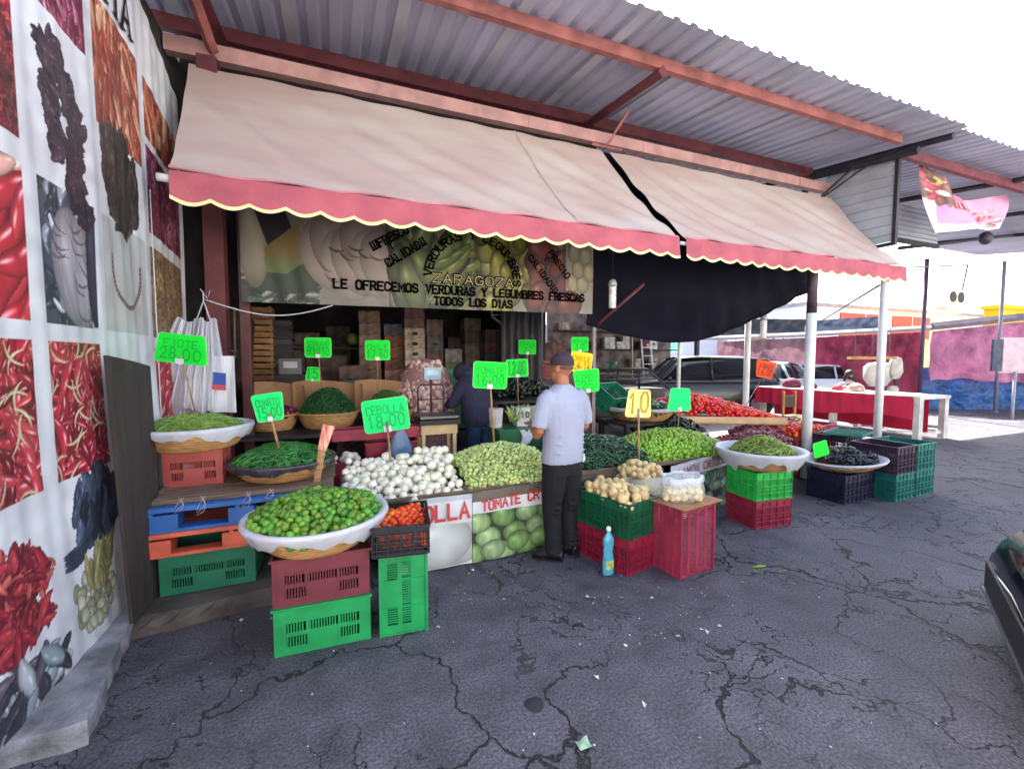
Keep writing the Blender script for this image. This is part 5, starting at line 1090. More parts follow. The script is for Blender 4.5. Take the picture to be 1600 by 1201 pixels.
# crimson crates and drawers behind the onions
for cl, x, y, Y, L, lb in (('red', 520, 700, 4.5, .4, 'pinkish crimson crate holding a few white onions'), ('wine', 610, 700, 4.75, .5, 'wine crate behind the blue bag, under the red tub')):
    p = at(x, y, Y); crate(cl, (p.x, Y, .30 if Y < 4.6 else .42), 0, lb, L if Y > 4.6 else .3, .3, .36 if Y < 4.6 else .36)
    if Y < 4.6: crate(cl, (p.x, Y, .0+.02), 0, 'crimson crate underneath the one with a few white onions', L, .3, .275)
    else: crate(cl, (p.x, Y, .09), 0, 'wine crate at the bottom behind the white onions', L, .3, .32)
p = at(527, 700, 4.5)
pile('onion', onions, vg['onion'], (at(543, 700, 4.5).x-.06, 4.5, .64), rct(.17, .12), lambda x, y: .02+.02*math.sin(x*20), .085, 'white onion in the pinkish crimson crate behind the stall', 'onion', 20, layers=1)
t = thing('red_tub', 'crimson plastic tub along the shop mouth behind the onions', 'tub', (at(600, 665, 4.85).x, 4.85, .78)); b = MB(); p0 = at(600, 672, 4.85); b.bb(p0.x-.52, p0.x+.42, 4.72, 4.92, .80, .90); b.build('tub_body', P_['red'], t); b = MB(); b.bb(p0.x-.54, p0.x+.44, 4.70, 4.715, .88, .915); b.bb(p0.x-.54, p0.x+.44, 4.925, 4.94, .88, .915); b.build('rim', P_['red'], t)
# blue tinted hanging bag
t = thing('plastic_bag', 'blue tinted carrier bag hanging behind the white onions', 'bag', tuple(at(625, 700, 4.4))); b = MB(); c_ = at(625, 700, 4.4)
b.lathe([(.02, .26), (.03, .2), (.07, .12), (.12, 0), (.13, -.12), (.1, -.2), (.02, -.21)], 24, c=c_, sy=.4, fn=lambda r, z, a: (r*(1+.08*math.sin(5*a+z*9)), z)); b.build('bag_skin', mat('blue_clear_plastic', '6f9ac4', .2, alpha=.6, bump=.8, bscale=20), t)
# scale on a cream stool
sc_c = at(684, 690, 4.75)
t = thing('wooden_stool', 'cream wooden stool carrying the platform scale', 'stool', (sc_c.x, 4.8, .085)); cream = mat('cream_paint', 'd6b98a', .55, var=.15, bump=.2); zs = at(684, 664, 4.65).z
b = MB(); b.bb(sc_c.x-.2, sc_c.x+.2, 4.65, 5.0, zs-.10, zs); b.build('seat', cream, t)
for x in (-.17, .17):
    for y in (4.68, 4.97): b = MB(); b.bb(sc_c.x+x-.02, sc_c.x+x+.02, y-.02, y+.02, .085, zs-.1); b.build('leg', cream, t)
b = MB(); b.bb(sc_c.x-.15, sc_c.x+.15, 4.82, 4.84, .45, .48); b.bb(sc_c.x-.15, sc_c.x+.15, 4.67, 4.69, .40, .43); b.build('rail', cream, t)
t = thing('platform_scale', 'black platform scale with a pale blue display on the cream stool', 'scale', (sc_c.x, 4.8, zs)); b = MB(); b.bb(sc_c.x-.22, sc_c.x+.22, 4.6, 5.02, zs+.01, zs+.06); b.build('base', mat('scale_black', '2a2a2e', .5, .3), t)
b = MB(); b.bb(sc_c.x-.21, sc_c.x+.21, 4.61, 5.01, zs+.075, zs+.1); b.build('platform', mat('scale_steel', '6e6e70', .4, .7), t)
b = MB(); x = sc_c.x; b.tube([(x-.17, 5.0, zs+.1), (x-.17, 5.0, zs+.38), (x-.14, 5.0, zs+.42), (x+.1, 5.0, zs+.42), (x+.13, 5.0, zs+.38), (x+.13, 5.0, zs+.1)], .01, 8); b.tube([(x-.02, 5.0, zs+.1), (x-.02, 5.0, zs+.5)], .013, 8); b.tube([(x-.17, 5.0, zs+.25), (x+.13, 5.0, zs+.25)], .006, 6); b.build('back_rail', mat('plum_steel', '4a3a4a', .5, .3), t)
b = MB(); b.box((x-.01, 4.97, zs+.55), (.19, .05, .14)); b.build('display', mat('pale_blue_plastic', '8fb0bc', .4), t)
b = MB(); b.box((x-.01, 4.943, zs+.56), (.13, .004, .06)); b.build('screen', mat('grey_lcd', 'b4ccd0', .2), t)
# garlic sack
gc_ = at(668, 615, 5.7)
t = thing('net_sack', 'tall net sack packed with garlic behind the scale', 'sack', (gc_.x, 5.8, .085)); b = MB(); b.lathe([(.3, 0), (.36, .3), (.36, 1.1), (.33, 1.35), (.2, 1.5), (.02, 1.56)], 30, c=(gc_.x, 5.85, .085), sy=.8, fn=lambda r, z, a: (r*(1+.03*math.sin(7*a+z*8)), z)); b.build('net', mat('pink_net', 'b88a84', .8, var=.3, scale=60, bump=.6), t)
gm = [m_round(.032, 9, 6, m=vg['garlic'], sc=(1, 1, .85), tip=.35, lob=.06, nl=7, nm='garlic')]
for i in range(290):
    a = random.uniform(3.35, 6.1); z = random.uniform(.75, 1.6); r = .365*(1 if z < 1.15 else max(.12, 1-(z-1.15)**1.5*1.7))
    link('garlic_bulb', gm[0], None, (gc_.x+r*math.cos(a), 5.85+r*.8*math.sin(a), z), (random.uniform(-1, 1), random.uniform(-1, 1), 0), random.uniform(.85, 1.15), label='pale pinkish garlic bulb in the tall net sack', cat='garlic', group='garlic bulbs in the net sack')
# green bins, avocados, corn, buckets between the seller and the customer
t = thing('green_bin', 'dark green plastic bin below the white buckets', 'bin', (2.15, 4.9, .085)); c_ = at(812, 690, 4.6); b = MB(); b.bb(c_.x-.28, c_.x+.22, 4.5, 4.9, .085, .82); b.build('bin_body', P_['dkgreen'], t); b = MB(); b.bb(c_.x-.3, c_.x+.24, 4.48, 4.92, .82, .85); b.build('rim', P_['dkgreen'], t)
b = MB(); b.grid(lambda u, v: (c_.x-.05+.14*u+.03*math.sin(v*4), 4.478-.004*math.sin(u*8), .84-.22*v*(1+.3*math.sin(u*5))), 12, 6); b.build('torn_wrapper', liner_m, t)
for i, (xx, w_) in enumerate(((817, .2), (778, .14), (843, .16))):
    c_ = at(xx, 660, 4.65); t = thing('square_bucket', ['white square bucket marked 10', 'white bucket left of the one marked 10', 'white bucket beside the elbow of the customer'][i], 'bucket', (c_.x, 4.7, .85)); b = MB(); b.tube([(c_.x, 4.72, .853), (c_.x, 4.72, 1.07)], [w_*.5, w_*.62], 4 if i == 0 else 12, smooth=False, up=(.7, .7, 0)); b.build('pail', mat('bucket_white', 'c9c6c4', .5, var=.12, scale=12), t)
    if i == 0:
        b = lettering('10', .06, .012, plane_place((c_.x-.03, 4.72-.088, .96), (1, 0, 0), (0, 0, 1), .012)); b.build('number', pen_k, t)
t = thing('corn_bunch', 'bunch of pale green corn ears standing in the buckets', 'corn', (c_.x, 4.75, 1.05)); hub = at(812, 655, 4.7)
for i in range(26):
    a = random.uniform(0, 6.28); tl = random.uniform(.1, .9); d = Vector((math.cos(a)*math.sin(tl), .5*math.sin(a)*math.sin(tl), math.cos(tl))); b = MB(); o_ = hub+Vector((random.uniform(-.12, .14), random.uniform(-.05, .05), -.02)); b.tube([o_, o_+d*.06, o_+d*.12, o_+d*.2], [.015, .022, .018, .003], 7); b.build('ear', vg['corn'], t)
t = thing('produce_rack', 'dark rack of avocados at the back between seller and customer', 'rack', (at(815, 610, 6.2).x, 6.2, .085)); c_ = at(820, 622, 6.2); b = MB(); b.bb(c_.x-.6, c_.x+.35, 5.95, 6.5, c_.z-.05, c_.z-.01); b.build('shelf', wall_m, t)
for x in (-.55, .3): b = MB(); b.bb(c_.x+x-.03, c_.x+x+.03, 6.0, 6.06, .085, c_.z-.05); b.build('upright', wall_m, t)
pile('avocado', [m_round(.04, 9, 6, m=veg('avocado_skin', '24301e', rnd=.4, rough=.35, bump=.4), sc=(1, 1, 1.3), nm='avocado')], V_['avocado_skin'], (c_.x-.1, 6.2, c_.z+.03), rct(.42, .22), lambda x, y: .1+.3*(y+.22), .072, 'dark avocado on the rack in the middle of the shop', 'avocado', 100, layers=2, rlay=.06)
# clutter crates at the seller's left, behind
for i, (xx, yy, Y, cl) in enumerate(((700, 600, 6.5, 'dkgreen'), (705, 640, 6.0, 'black'), (690, 575, 7.0, 'pine'), (735, 560, 7.6, 'wine'), (760, 570, 8.0, 'black'))):
    c_ = at(xx, yy, Y); n = max(1, int((c_.z-.085)/.28))
    for j in range(n): crate(cl, (c_.x, Y, .085+.28*j), 0, f'{["dark green crate stacked behind the left shoulder of the seller", "black crate stacked beside the seller", "green crate in the stack behind the garlic sack", "wine crate in the far stack behind the seller", "black crate in the far stack behind the wide 16.00 card"][i]}, {nth(j, n)}', .42, .3, .27, 'grid')
# striped shirt-like bags on the left wall: white carrier bags
wb = mat('white_carrier_plastic', 'ebebf2', .4, var=.06, scale=5, stretch=(9, 9, 1), bump=.8, bscale=10, thin=.2)
t = thing('bunch_of_bags', 'bunch of white carrier bags hanging from the red post by string', 'bags', (-1.12, 4.5, 1.9)); 
top = at(318, 470, 4.45)
for (xa, ya), (xb, yb), w_, Y in (((296, 500), (264, 655), .5, 4.5), ((325, 500), (318, 640), .3, 4.4)):
    A_ = at(xa, ya, Y); B_ = at(xb, yb, Y)
    def g(u, v):
        c_ = A_.lerp(B_, v); ww = w_*(.42+.58*min(1, v*1.5)); f = .03*math.sin(u*31+v*2)+.02*math.sin(u*57); return (c_.x+(u-.5)*ww, Y+f*.9-.04*math.sin(u*3.14), c_.z+.02*math.sin(u*9))
    b = MB(); b.grid(g, 70, 20); b.build('bag', wb, t)
b = MB(); b.tube([top+Vector((0, 0, .08)), top, at(305, 505, 4.45)], .006, 5); b.tube([top, at(330, 505, 4.42)], .006, 5); b.tube([top+Vector((-.02, 0, .1)), top+Vector((.03, -.01, .02)), top+Vector((.05, 0, .09))], .004, 5); b.build('string', string_m, t)
t = thing('carrier_bag', 'white carrier bag with a blue and red striped flag print', 'bag', tuple(at(345, 570, 4.38)))
def gq(u, v):
    xa = 328+ (40-4*0)*u + (1-v)*0; c_ = at(330+36*u+ (6*u-2)*(v), 556+88*v, 4.36); return (c_.x, 4.36+.012*math.sin(u*9+v*3), c_.z)
b = MB(); b.grid(gq, 20, 10); b.build('bag_body', wb, t)
for y0_, y1_, m_, nm in ((581, 600, mat('blue_print', '2850a8', .5), 'blue_stripe'), (600, 608, mat('red_stripe_print', 'd04a58', .5), 'red_stripe')):
    b = MB(); b.grid(lambda u, v: tuple(at(331+22*u, y0_+(y1_-y0_)*v+2*u, 4.335)), 6, 2); b.build(nm, m_, t)
# cable under the banner
b = MB(); b.tube([Vector(at(320, 468, 4.6)).lerp(at(520, 477, 4.9), f)+Vector((0, 0, -.12*math.sin(math.pi*f))) for f in [i/24 for i in range(25)]], .006, 6); b.build('cable', string_m, label='white cable sagging below the shop banner', cat='cable', base=tuple(at(320, 468, 4.6)))
# frames leaning behind the red post
t = thing('metal_rack', 'pale thin metal frames leaning behind the dark red post', 'frame', tuple(at(350, 560, 5.5))); b = MB()
for x in (338, 352, 366): b.tube([at(x, 480, 5.5), at(x+1, 560, 5.5)], .012, 5)
b.tube([at(338, 548, 5.5), at(370, 548, 5.5)], .010, 5); b.build('rod', mat('pale_rod', '9a948c', .5, .3), t)
t = thing('side_sacks', 'dark bundled cloth heaped against the left wall inside the shop', 'cloth bundle', (-1.2, 6, .085)); b = MB(); b.lathe([(.22, 0), (.28, .5), (.24, 1.3), (.26, 2.0), (.05, 2.5)], 18, c=(-1.2, 6.1, .085), fn=lambda r, z, a: (r*(1+.1*math.sin(3*a+z*3)), z)); b.build('cloth', mat('brown_cloth', '4a3228', .9, var=.4, bump=.8, bscale=8), t)
# bulbs
def bulb(x, y, Y, s, label, hang):
    c = at(x, y, Y); k = s; t = thing('hanging_bulb', label, 'lamp', tuple(c)); b = MB(); b.lathe([(.012*k, .16*k), (.03*k, .15*k), (.045*k, .10*k), (.02*k, .085*k)], 16, c=c); b.build('socket', mat('socket_grey', 'b8bcc0', .4, .2), t)
    b = MB(); b.lathe([(.034*k+.006*k*math.cos(i*math.pi/2), .085*k-.0095*k*i/2) for i in range(44)]+[(.005, -.125*k)], 18, c=c); b.build('spiral_tube', mat('lamp_white', 'f0f2f0', .3), t)
    b = MB(); b.tube([c+Vector((0, 0, .15*k)), c+Vector((0, 0, hang))], .004, 5); b.build('cord', steel_dk, t)
bulb(957, 462, 4.75, 1.3, 'spiral white bulb hanging left, in front of the dark tarpaulin', .9)
bulb(1193, 512, 5.2, 1.4, 'spiral white bulb hanging right, below the dark tarpaulin edge', 1.1)
# ================================================================== PEOPLE
skin = mat('warm_skin', 'a86a4c', .5, var=.06, scale=12, bump=.12, bscale=90, sss=.1); skin2 = mat('fair_skin', 'c08a6c', .5, var=.06, sss=.1)
tee = mat('pale_grey_tee', '9ba1b6', .85, var=.05, scale=5, bump=.9, bscale=9); jean = mat('black_jeans', '0b0c13', .85, var=.2, scale=6, bump=.6, bscale=14)
blue_jean = mat('blue_jeans', '1e4068', .85, var=.25, scale=5, bump=.5, bscale=14); navy = mat('navy_hoodie', '2e3048', .9, var=.18, scale=4, bump=.9, bscale=8)
leather = mat('black_leather', '121216', .35, var=.1); cap_m = mat('plum_cap_cloth', '3c2c3a', .8, var=.12, bump=.3); hair_m = mat('dark_hair', '17120f', .6, var=.2, bump=.8, bscale=120)
class Body:
    def __init__(s, O, head): s.O = Vector(O); s.f = Vector((math.sin(R(head)), math.cos(R(head)), 0)); s.r = Vector((s.f.y, -s.f.x, 0))
    def P(s, x, y, z): return s.O + s.r*x + s.f*y + Vector((0, 0, z))
    def limb(s, mb, pts, rs, seg=12, up=None): mb.tube([s.P(*p) for p in pts], rs, seg, up=up)
    def ball(s, mb, p, r, sc=(1, 1, 1), tilt=0, turn=0):
        m = Matrix((s.r, s.f, Vector((0, 0, 1)))).transposed() @ Euler((tilt, 0, turn)).to_matrix(); mb.ball(s.P(*p), r, 20, 14, sc, m)
    def torso(s, mb, rings, seg=20):
        vs = []
        for (x, y, z, rx, ry) in rings:
            for k in range(seg): a = 2*math.pi*k/seg; c, n = math.cos(a), math.sin(a); vs.append(s.P(x+rx*math.copysign(abs(c)**.85, c), y+ry*math.copysign(abs(n)**.9, n), z))
        n = len(rings); mb.add(vs, [(i*seg+k, i*seg+(k+1) % seg, (i+1)*seg+(k+1) % seg, (i+1)*seg+k) for i in range(n-1) for k in range(seg)]+[tuple(range(seg-1, -1, -1)), tuple((n-1)*seg+k for k in range(seg))], True)
    def hand(s, mb, w, d, side, k=1):
        """palm and five bent fingers; w wrist, d pointing direction (body coordinates)"""
        w = Vector(w); d = Vector(d).normalized(); up = Vector((0, 0, 1)); sd = d.cross(up).normalized()*side
        s.limb(mb, [w-d*.02, w+d*.045, w+d*.09], [(.026*k, .018*k), (.04*k, .016*k), (.041*k, .014*k)], 10)
        for i, (o, L) in enumerate(((-.03, .07), (-.01, .08), (.011, .076), (.031, .06))):
            b0 = w+d*.085+sd*o*k; dn = Vector((0, 0, -1)); s.limb(mb, [b0-d*.02, b0+d*L*.4, b0+d*L*.75+dn*L*.22, b0+d*L*.9+dn*L*.55], [.0095*k, .009*k, .0085*k, .007*k], 7)
        b0 = w+d*.03-sd*.03*k; s.limb(mb, [b0, b0+d*.03-sd*.025, b0+d*.06-sd*.028], [.012*k, .0105*k, .008*k], 7)
    def head(s, mb, c, tilt=0, turn=0, nose=True):
        R3 = Euler((tilt, 0, turn)).to_matrix(); c = Vector(c)
        def q(x, y, z): return tuple(c+R3 @ Vector((x, y, z)))
        s.ball(mb, q(0, -.01, .02), .1, (.76, .95, .98), tilt, turn); s.ball(mb, q(0, .03, -.05), .07, (.82, .85, 1.0), tilt, turn)
        s.limb(mb, [q(0, .08, .02), q(0, .103, -.02), q(0, .096, -.035)], [.008, .013, .012], 8)
        for sx in (-1, 1):
            s.ball(mb, q(sx*.078, -.005, -.01), .03, (.3, .62, 1.05), tilt, turn); s.ball(mb, q(sx*.03, .078, .03), .016, (1.3, .6, .5), tilt, turn)
        s.limb(mb, [q(-.022, .085, -.065), q(.022, .085, -.065)], .008, 6)
        return q
# --- the customer, seen from behind
B = Body((1.70, 3.13, 0), -14); mb = MB()
B.torso(mb, [(0, 0, .78, .15, .1), (0, 0, .95, .15, .1), (0, 0, 1.15, .165, .1), (0, .0, 1.3, .17, .095), (0, 0, 1.38, .12, .075), (0, 0, 1.43, .055, .055)])
B.limb(mb, [(0, 0, 1.38), (0, .01, 1.44), (0, .02, 1.53)], [.062, .056, .054], 14)
q = B.head(mb, (0, .03, 1.565), 0, .35)
for s in (-1, 1):
    B.limb(mb, [(s*.17, 0, 1.33), (s*.225, -.01, 1.2), (s*.25, .0, 1.07), (s*.24, .05, 1.03)], [.05, .046, .04, .036]); B.limb(mb, [(s*.245, .02, 1.045), (s*.19, .14, 1.06), (s*.12, .245, 1.08)], [.039, .034, .025])
    B.hand(mb, (s*.12, .245, 1.08), (-s*.45, .85, .1), -s)
    B.limb(mb, [(s*.09, 0, .82), (s*.1, .01, .45), (s*.1, 0, .1)], [.08, .055, .04])
person = remesh(mb.build('person', skin, label='man seen from behind in pale grey tee, black jeans and dark cap', cat='person', base=(1.70, 3.13, 0)), .0075, 3)
mb = MB(); B.torso(mb, [(0, 0, .80, .192, .128), (0, 0, .83, .192, .13), (0, -.005, .95, .183, .128), (0, -.005, 1.08, .188, .13), (0, -.005, 1.2, .202, .132), (0, -.005, 1.3, .21, .122), (0, 0, 1.36, .175, .1), (0, .005, 1.41, .105, .078), (0, .01, 1.435, .066, .064)])
for s in (-1, 1): B.limb(mb, [(s*.13, 0, 1.35), (s*.19, -.005, 1.30), (s*.235, -.008, 1.19), (s*.255, 0, 1.10)], [.07, .075, .068, .064])
for i in range(5): B.limb(mb, [(-.17+.02*i, -.105-.004*i, .9+.07*i), (0, -.128, .88+.075*i), (.17, -.105, .9+.06*i)], [.004, .008, .004], 6)
remesh(mb.build('shirt', tee, person), .009, 2)
mb = MB(); B.torso(mb, [(0, 0, .70, .18, .12), (0, 0, .78, .185, .128), (0, 0, .85, .178, .118), (0, 0, .865, .176, .115)])
B.limb(mb, [(-.088, 0, .80), (-.098, .0, .6), (-.105, .015, .42), (-.1, .0, .22), (-.1, -.01, .06)], [(.1, .115), (.095, .1), (.078, .08), (.072, .076), (.075, .082)])
B.limb(mb, [(.088, 0, .80), (.092, .0, .6), (.09, .02, .42), (.085, .01, .22), (.085, .01, .06)], [(.1, .115), (.095, .1), (.078, .08), (.072, .076), (.073, .08)])
for sx in (-.1, .088):
    for z in (.07, .1, .14, .2, .4, .44, .5): B.limb(mb, [(sx-.06, -.05, z+.01), (sx, -.078 if z < .3 else -.085, z), (sx+.06, -.05, z+.015)], [.006, .01, .006], 6)
tr = remesh(mb.build('trousers', jean, person), .009, 2)
b = MB(); 
for s in (-1, 1): b.grid(lambda u, v, s=s: B.P(s*.09+(u-.5)*.11, -.131+.004*abs(s)-.01*math.sin(u*3.1)*0, .79-.12*v+.02*(u-.5)*s), 2, 2)
pass
b = MB(); B.limb(b, [(.15, -.085, .79), (.175, -.07, .81), (.18, -.065, .85)], [.008, .012, .007], 6); b.build('white_tag', tape, tr)
for dx, fw, nm in ((-.1, (-.55, .85), 0), (.09, (.15, 1), 0)):
    mb = MB(); d = Vector((fw[0], fw[1], 0)).normalized(); c = Vector((dx, -.02, 0)); h = [c-d*.07, c-d*.03, c+d*.05, c+d*.13, c+d*.185]
    B.limb(mb, [(p.x, p.y, z) for p, z in zip(h, (.05, .055, .05, .038, .03))], [(.034, .046), (.04, .052), (.043, .046), (.048, .034), (.03, .024)], 14); sh = mb.build('shoe', leather, person); remesh(sh, .007, 2)
    mb = MB(); B.limb(mb, [(p.x, p.y, .010) for p in h], [(.036, .009), (.042, .009), (.045, .009), (.05, .009), (.034, .009)], 14); mb.build('sole', mat('sole_rubber', '0c0c0e', .7), sh)
mb = MB(); B.ball(mb, q(0, -.012, .045), .1, (.83, 1.03, .88), 0, .35); o = mb.build('cap', cap_m, person)
import bmesh
def cut_below(o, z, flip=False):
    bm = bmesh.new(); bm.from_mesh(o.data); off = Vector((0, 0, 0)); qq = o
    while qq is not None: off += qq.location; qq = qq.parent
    bmesh.ops.bisect_plane(bm, geom=bm.verts[:]+bm.edges[:]+bm.faces[:], plane_co=(0, 0, z-off.z), plane_no=(0, 0, 1), clear_inner=True); bm.to_mesh(o.data); bm.free()
cut_below(o, 1.592)
b = MB(); B.limb(b, [q(-.05, .085, .03), q(0, .13, .035), q(.05, .085, .03)], [(.02, .005), (.05, .005), (.02, .005)], 8); b.build('brim', cap_m, o)
b = MB(); b.tube([B.P(*q(.084*math.sin(a), -.012+.104*math.cos(a), .027)) for a in [i*math.pi/12 for i in range(25)]], .0045, 5); b.build('cap_band', cap_m, o)
mb = MB(); B.ball(mb, q(0, -.028, .006), .1, (.745, .80, .42), 0, .35); mb.build('hair', mat('greying_short_hair', '6b4e40', .8, bump=.6, bscale=150), person)

# --- the stooping seller
B = Body((at(748, 690, 5.35).x, 5.35, .085), -28); mb = MB()
B.torso(mb, [(0, 0, .8, .14, .1), (0, .05, 1.05, .15, .1), (0, .13, 1.25, .15, .1), (0, .2, 1.33, .07, .07)]); B.limb(mb, [(0, .17, 1.28), (0, .27, 1.33)], [.06, .055]); B.head(mb, (0, .33, 1.33), -.7)
for s in (-1, 1):
    B.limb(mb, [(s*.16, .13, 1.22), (s*.23, .2, 1.02), (s*.2, .38, .95)], [.05, .042, .03]); B.hand(mb, (s*.2, .38, .95), (-s*.2, .9, -.2), -s); B.limb(mb, [(s*.09, 0, .8), (s*.1, 0, .4), (s*.1, 0, .08)], [.08, .055, .04])
p2 = remesh(mb.build('person', skin, label='stooping seller in a navy hoodie and blue jeans behind the wide green price card', cat='person', base=tuple(B.O)), .009, 3)
mb = MB(); B.torso(mb, [(0, 0, .70, .2, .15), (0, .0, .78, .22, .17), (0, .03, .95, .225, .165), (0, .07, 1.1, .225, .15), (0, .12, 1.24, .215, .13), (0, .18, 1.34, .14, .1)])
B.ball(mb, (0, .2, 1.36), .11, (1, 1, .7)); B.ball(mb, (0, .29, 1.375), .128, (1, 1, 1))
for s in (-1, 1): B.limb(mb, [(s*.14, .12, 1.25), (s*.22, .14, 1.12), (s*.265, .22, .98), (s*.21, .36, .95)], [.085, .08, .068, .05])
for i in range(4): B.limb(mb, [(-.18, -.1+.01*i, .85+.1*i), (0, -.135+.03*i, .82+.11*i), (.18, -.1+.01*i, .88+.09*i)], [.006, .012, .006], 6)
remesh(mb.build('hoodie', navy, p2), .011, 2)
mb = MB(); B.torso(mb, [(0, 0, .66, .18, .13), (0, 0, .8, .185, .13)]); 
for s in (-1, 1): B.limb(mb, [(s*.09, 0, .76), (s*.1, .0, .45), (s*.11, 0, .06)], [(.1, .12), (.08, .085), (.075, .08)])
remesh(mb.build('trousers', blue_jean, p2), .011, 2)
for s in (-1, 1): b = MB(); B.limb(b, [(s*.11, -.07, .05), (s*.11, .05, .05), (s*.12, .16, .03)], [.042, .046, .03]); b.build('shoe', leather, p2)

# --- the woman at the red table
wx = at(1325, 600, 7.3); B = Body((wx.x, 7.3, 0), 215); mb = MB()
B.torso(mb, [(0, 0, .5, .16, .12), (0, 0, .7, .15, .1), (0, .02, .9, .16, .1), (0, .02, 1.02, .13, .085), (0, .02, 1.06, .06, .055)]); B.limb(mb, [(0, .02, 1.03), (0, .04, 1.15)], [.055, .05]); q = B.head(mb, (0, .06, 1.21), -.2)
for s in (-1, 1):
    B.limb(mb, [(s*.16, .02, 1.0), (s*.23, .08, .82), (s*.14, .28, .93)], [.048, .04, .028]); B.hand(mb, (s*.14, .28, .93), (-s*.5, .8, 0), -s)
    B.limb(mb, [(s*.09, 0, .52), (s*.1, .38, .5), (s*.1, .42, .06)], [.08, .06, .04])
p3 = remesh(mb.build('person', skin2, label='seated woman with dark hair, black mask and red apron behind the red draped table', cat='person', base=tuple(B.O)), .009, 3)
mb = MB(); B.torso(mb, [(0, 0, .5, .19, .14), (0, 0, .7, .175, .125), (0, .01, .9, .18, .12), (0, .02, 1.02, .15, .1), (0, .02, 1.07, .08, .07)])
for s in (-1, 1): B.limb(mb, [(s*.14, .02, 1.0), (s*.235, .07, .82), (s*.16, .24, .92)], [.062, .056, .045])
remesh(mb.build('sweater', mat('lilac_grey_knit', 'b0b4c8', .9, bump=.5), p3), .012, 2)
mb = MB(); B.torso(mb, [(0, .02, .5, .17, .155), (0, .02, .7, .15, .135), (0, .03, .95, .12, .12), (0, .03, 1.0, .1, .11)]); remesh(mb.build('apron', mat('red_apron', 'b8283c', .8, bump=.4), p3), .012, 2)
mb = MB(); B.ball(mb, q(0, -.02, .045), .11, (.9, 1.0, .95), -.2); B.limb(mb, [q(-.07, -.03, .02), q(-.09, -.02, -.1), q(-.1, 0, -.2)], [.04, .04, .02]); B.limb(mb, [q(.07, -.03, .02), q(.09, -.02, -.1), q(.1, 0, -.2)], [.04, .04, .02]); h_ = mb.build('hair', hair_m, p3); remesh(h_, .012, 2)
mb = MB(); B.ball(mb, q(0, .05, -.045), .066, (1.02, .92, .8), -.2); mb.build('face_mask', mat('black_mask', '141418', .8), p3)
mb = MB(); [mb.ball(B.P(*q(s*.03, .09, .02)), .009, 8, 6) for s in (-1, 1)]; mb.build('eyes', leather, p3)
mb = MB(); 
for s in (-1, 1): B.limb(mb, [(s*.09, 0, .52), (s*.1, .38, .5), (s*.1, .42, .06)], [.09, .075, .06])
remesh(mb.build('trousers', jean, p3), .013, 2)
t = thing('stool', 'plain stool under the seated woman behind the red table', 'stool', tuple(B.O)); b = MB(); b.tube([B.P(0, 0, .40), B.P(0, 0, .43)], .17, 16, smooth=False); b.build('seat', wood_w, t)
for s in (-1, 1):
    for s2 in (-1, 1): b = MB(); b.tube([B.P(s*.12, s2*.12, .4), B.P(s*.15, s2*.15, 0)], .016, 6); b.build('leg', wood_w, t)

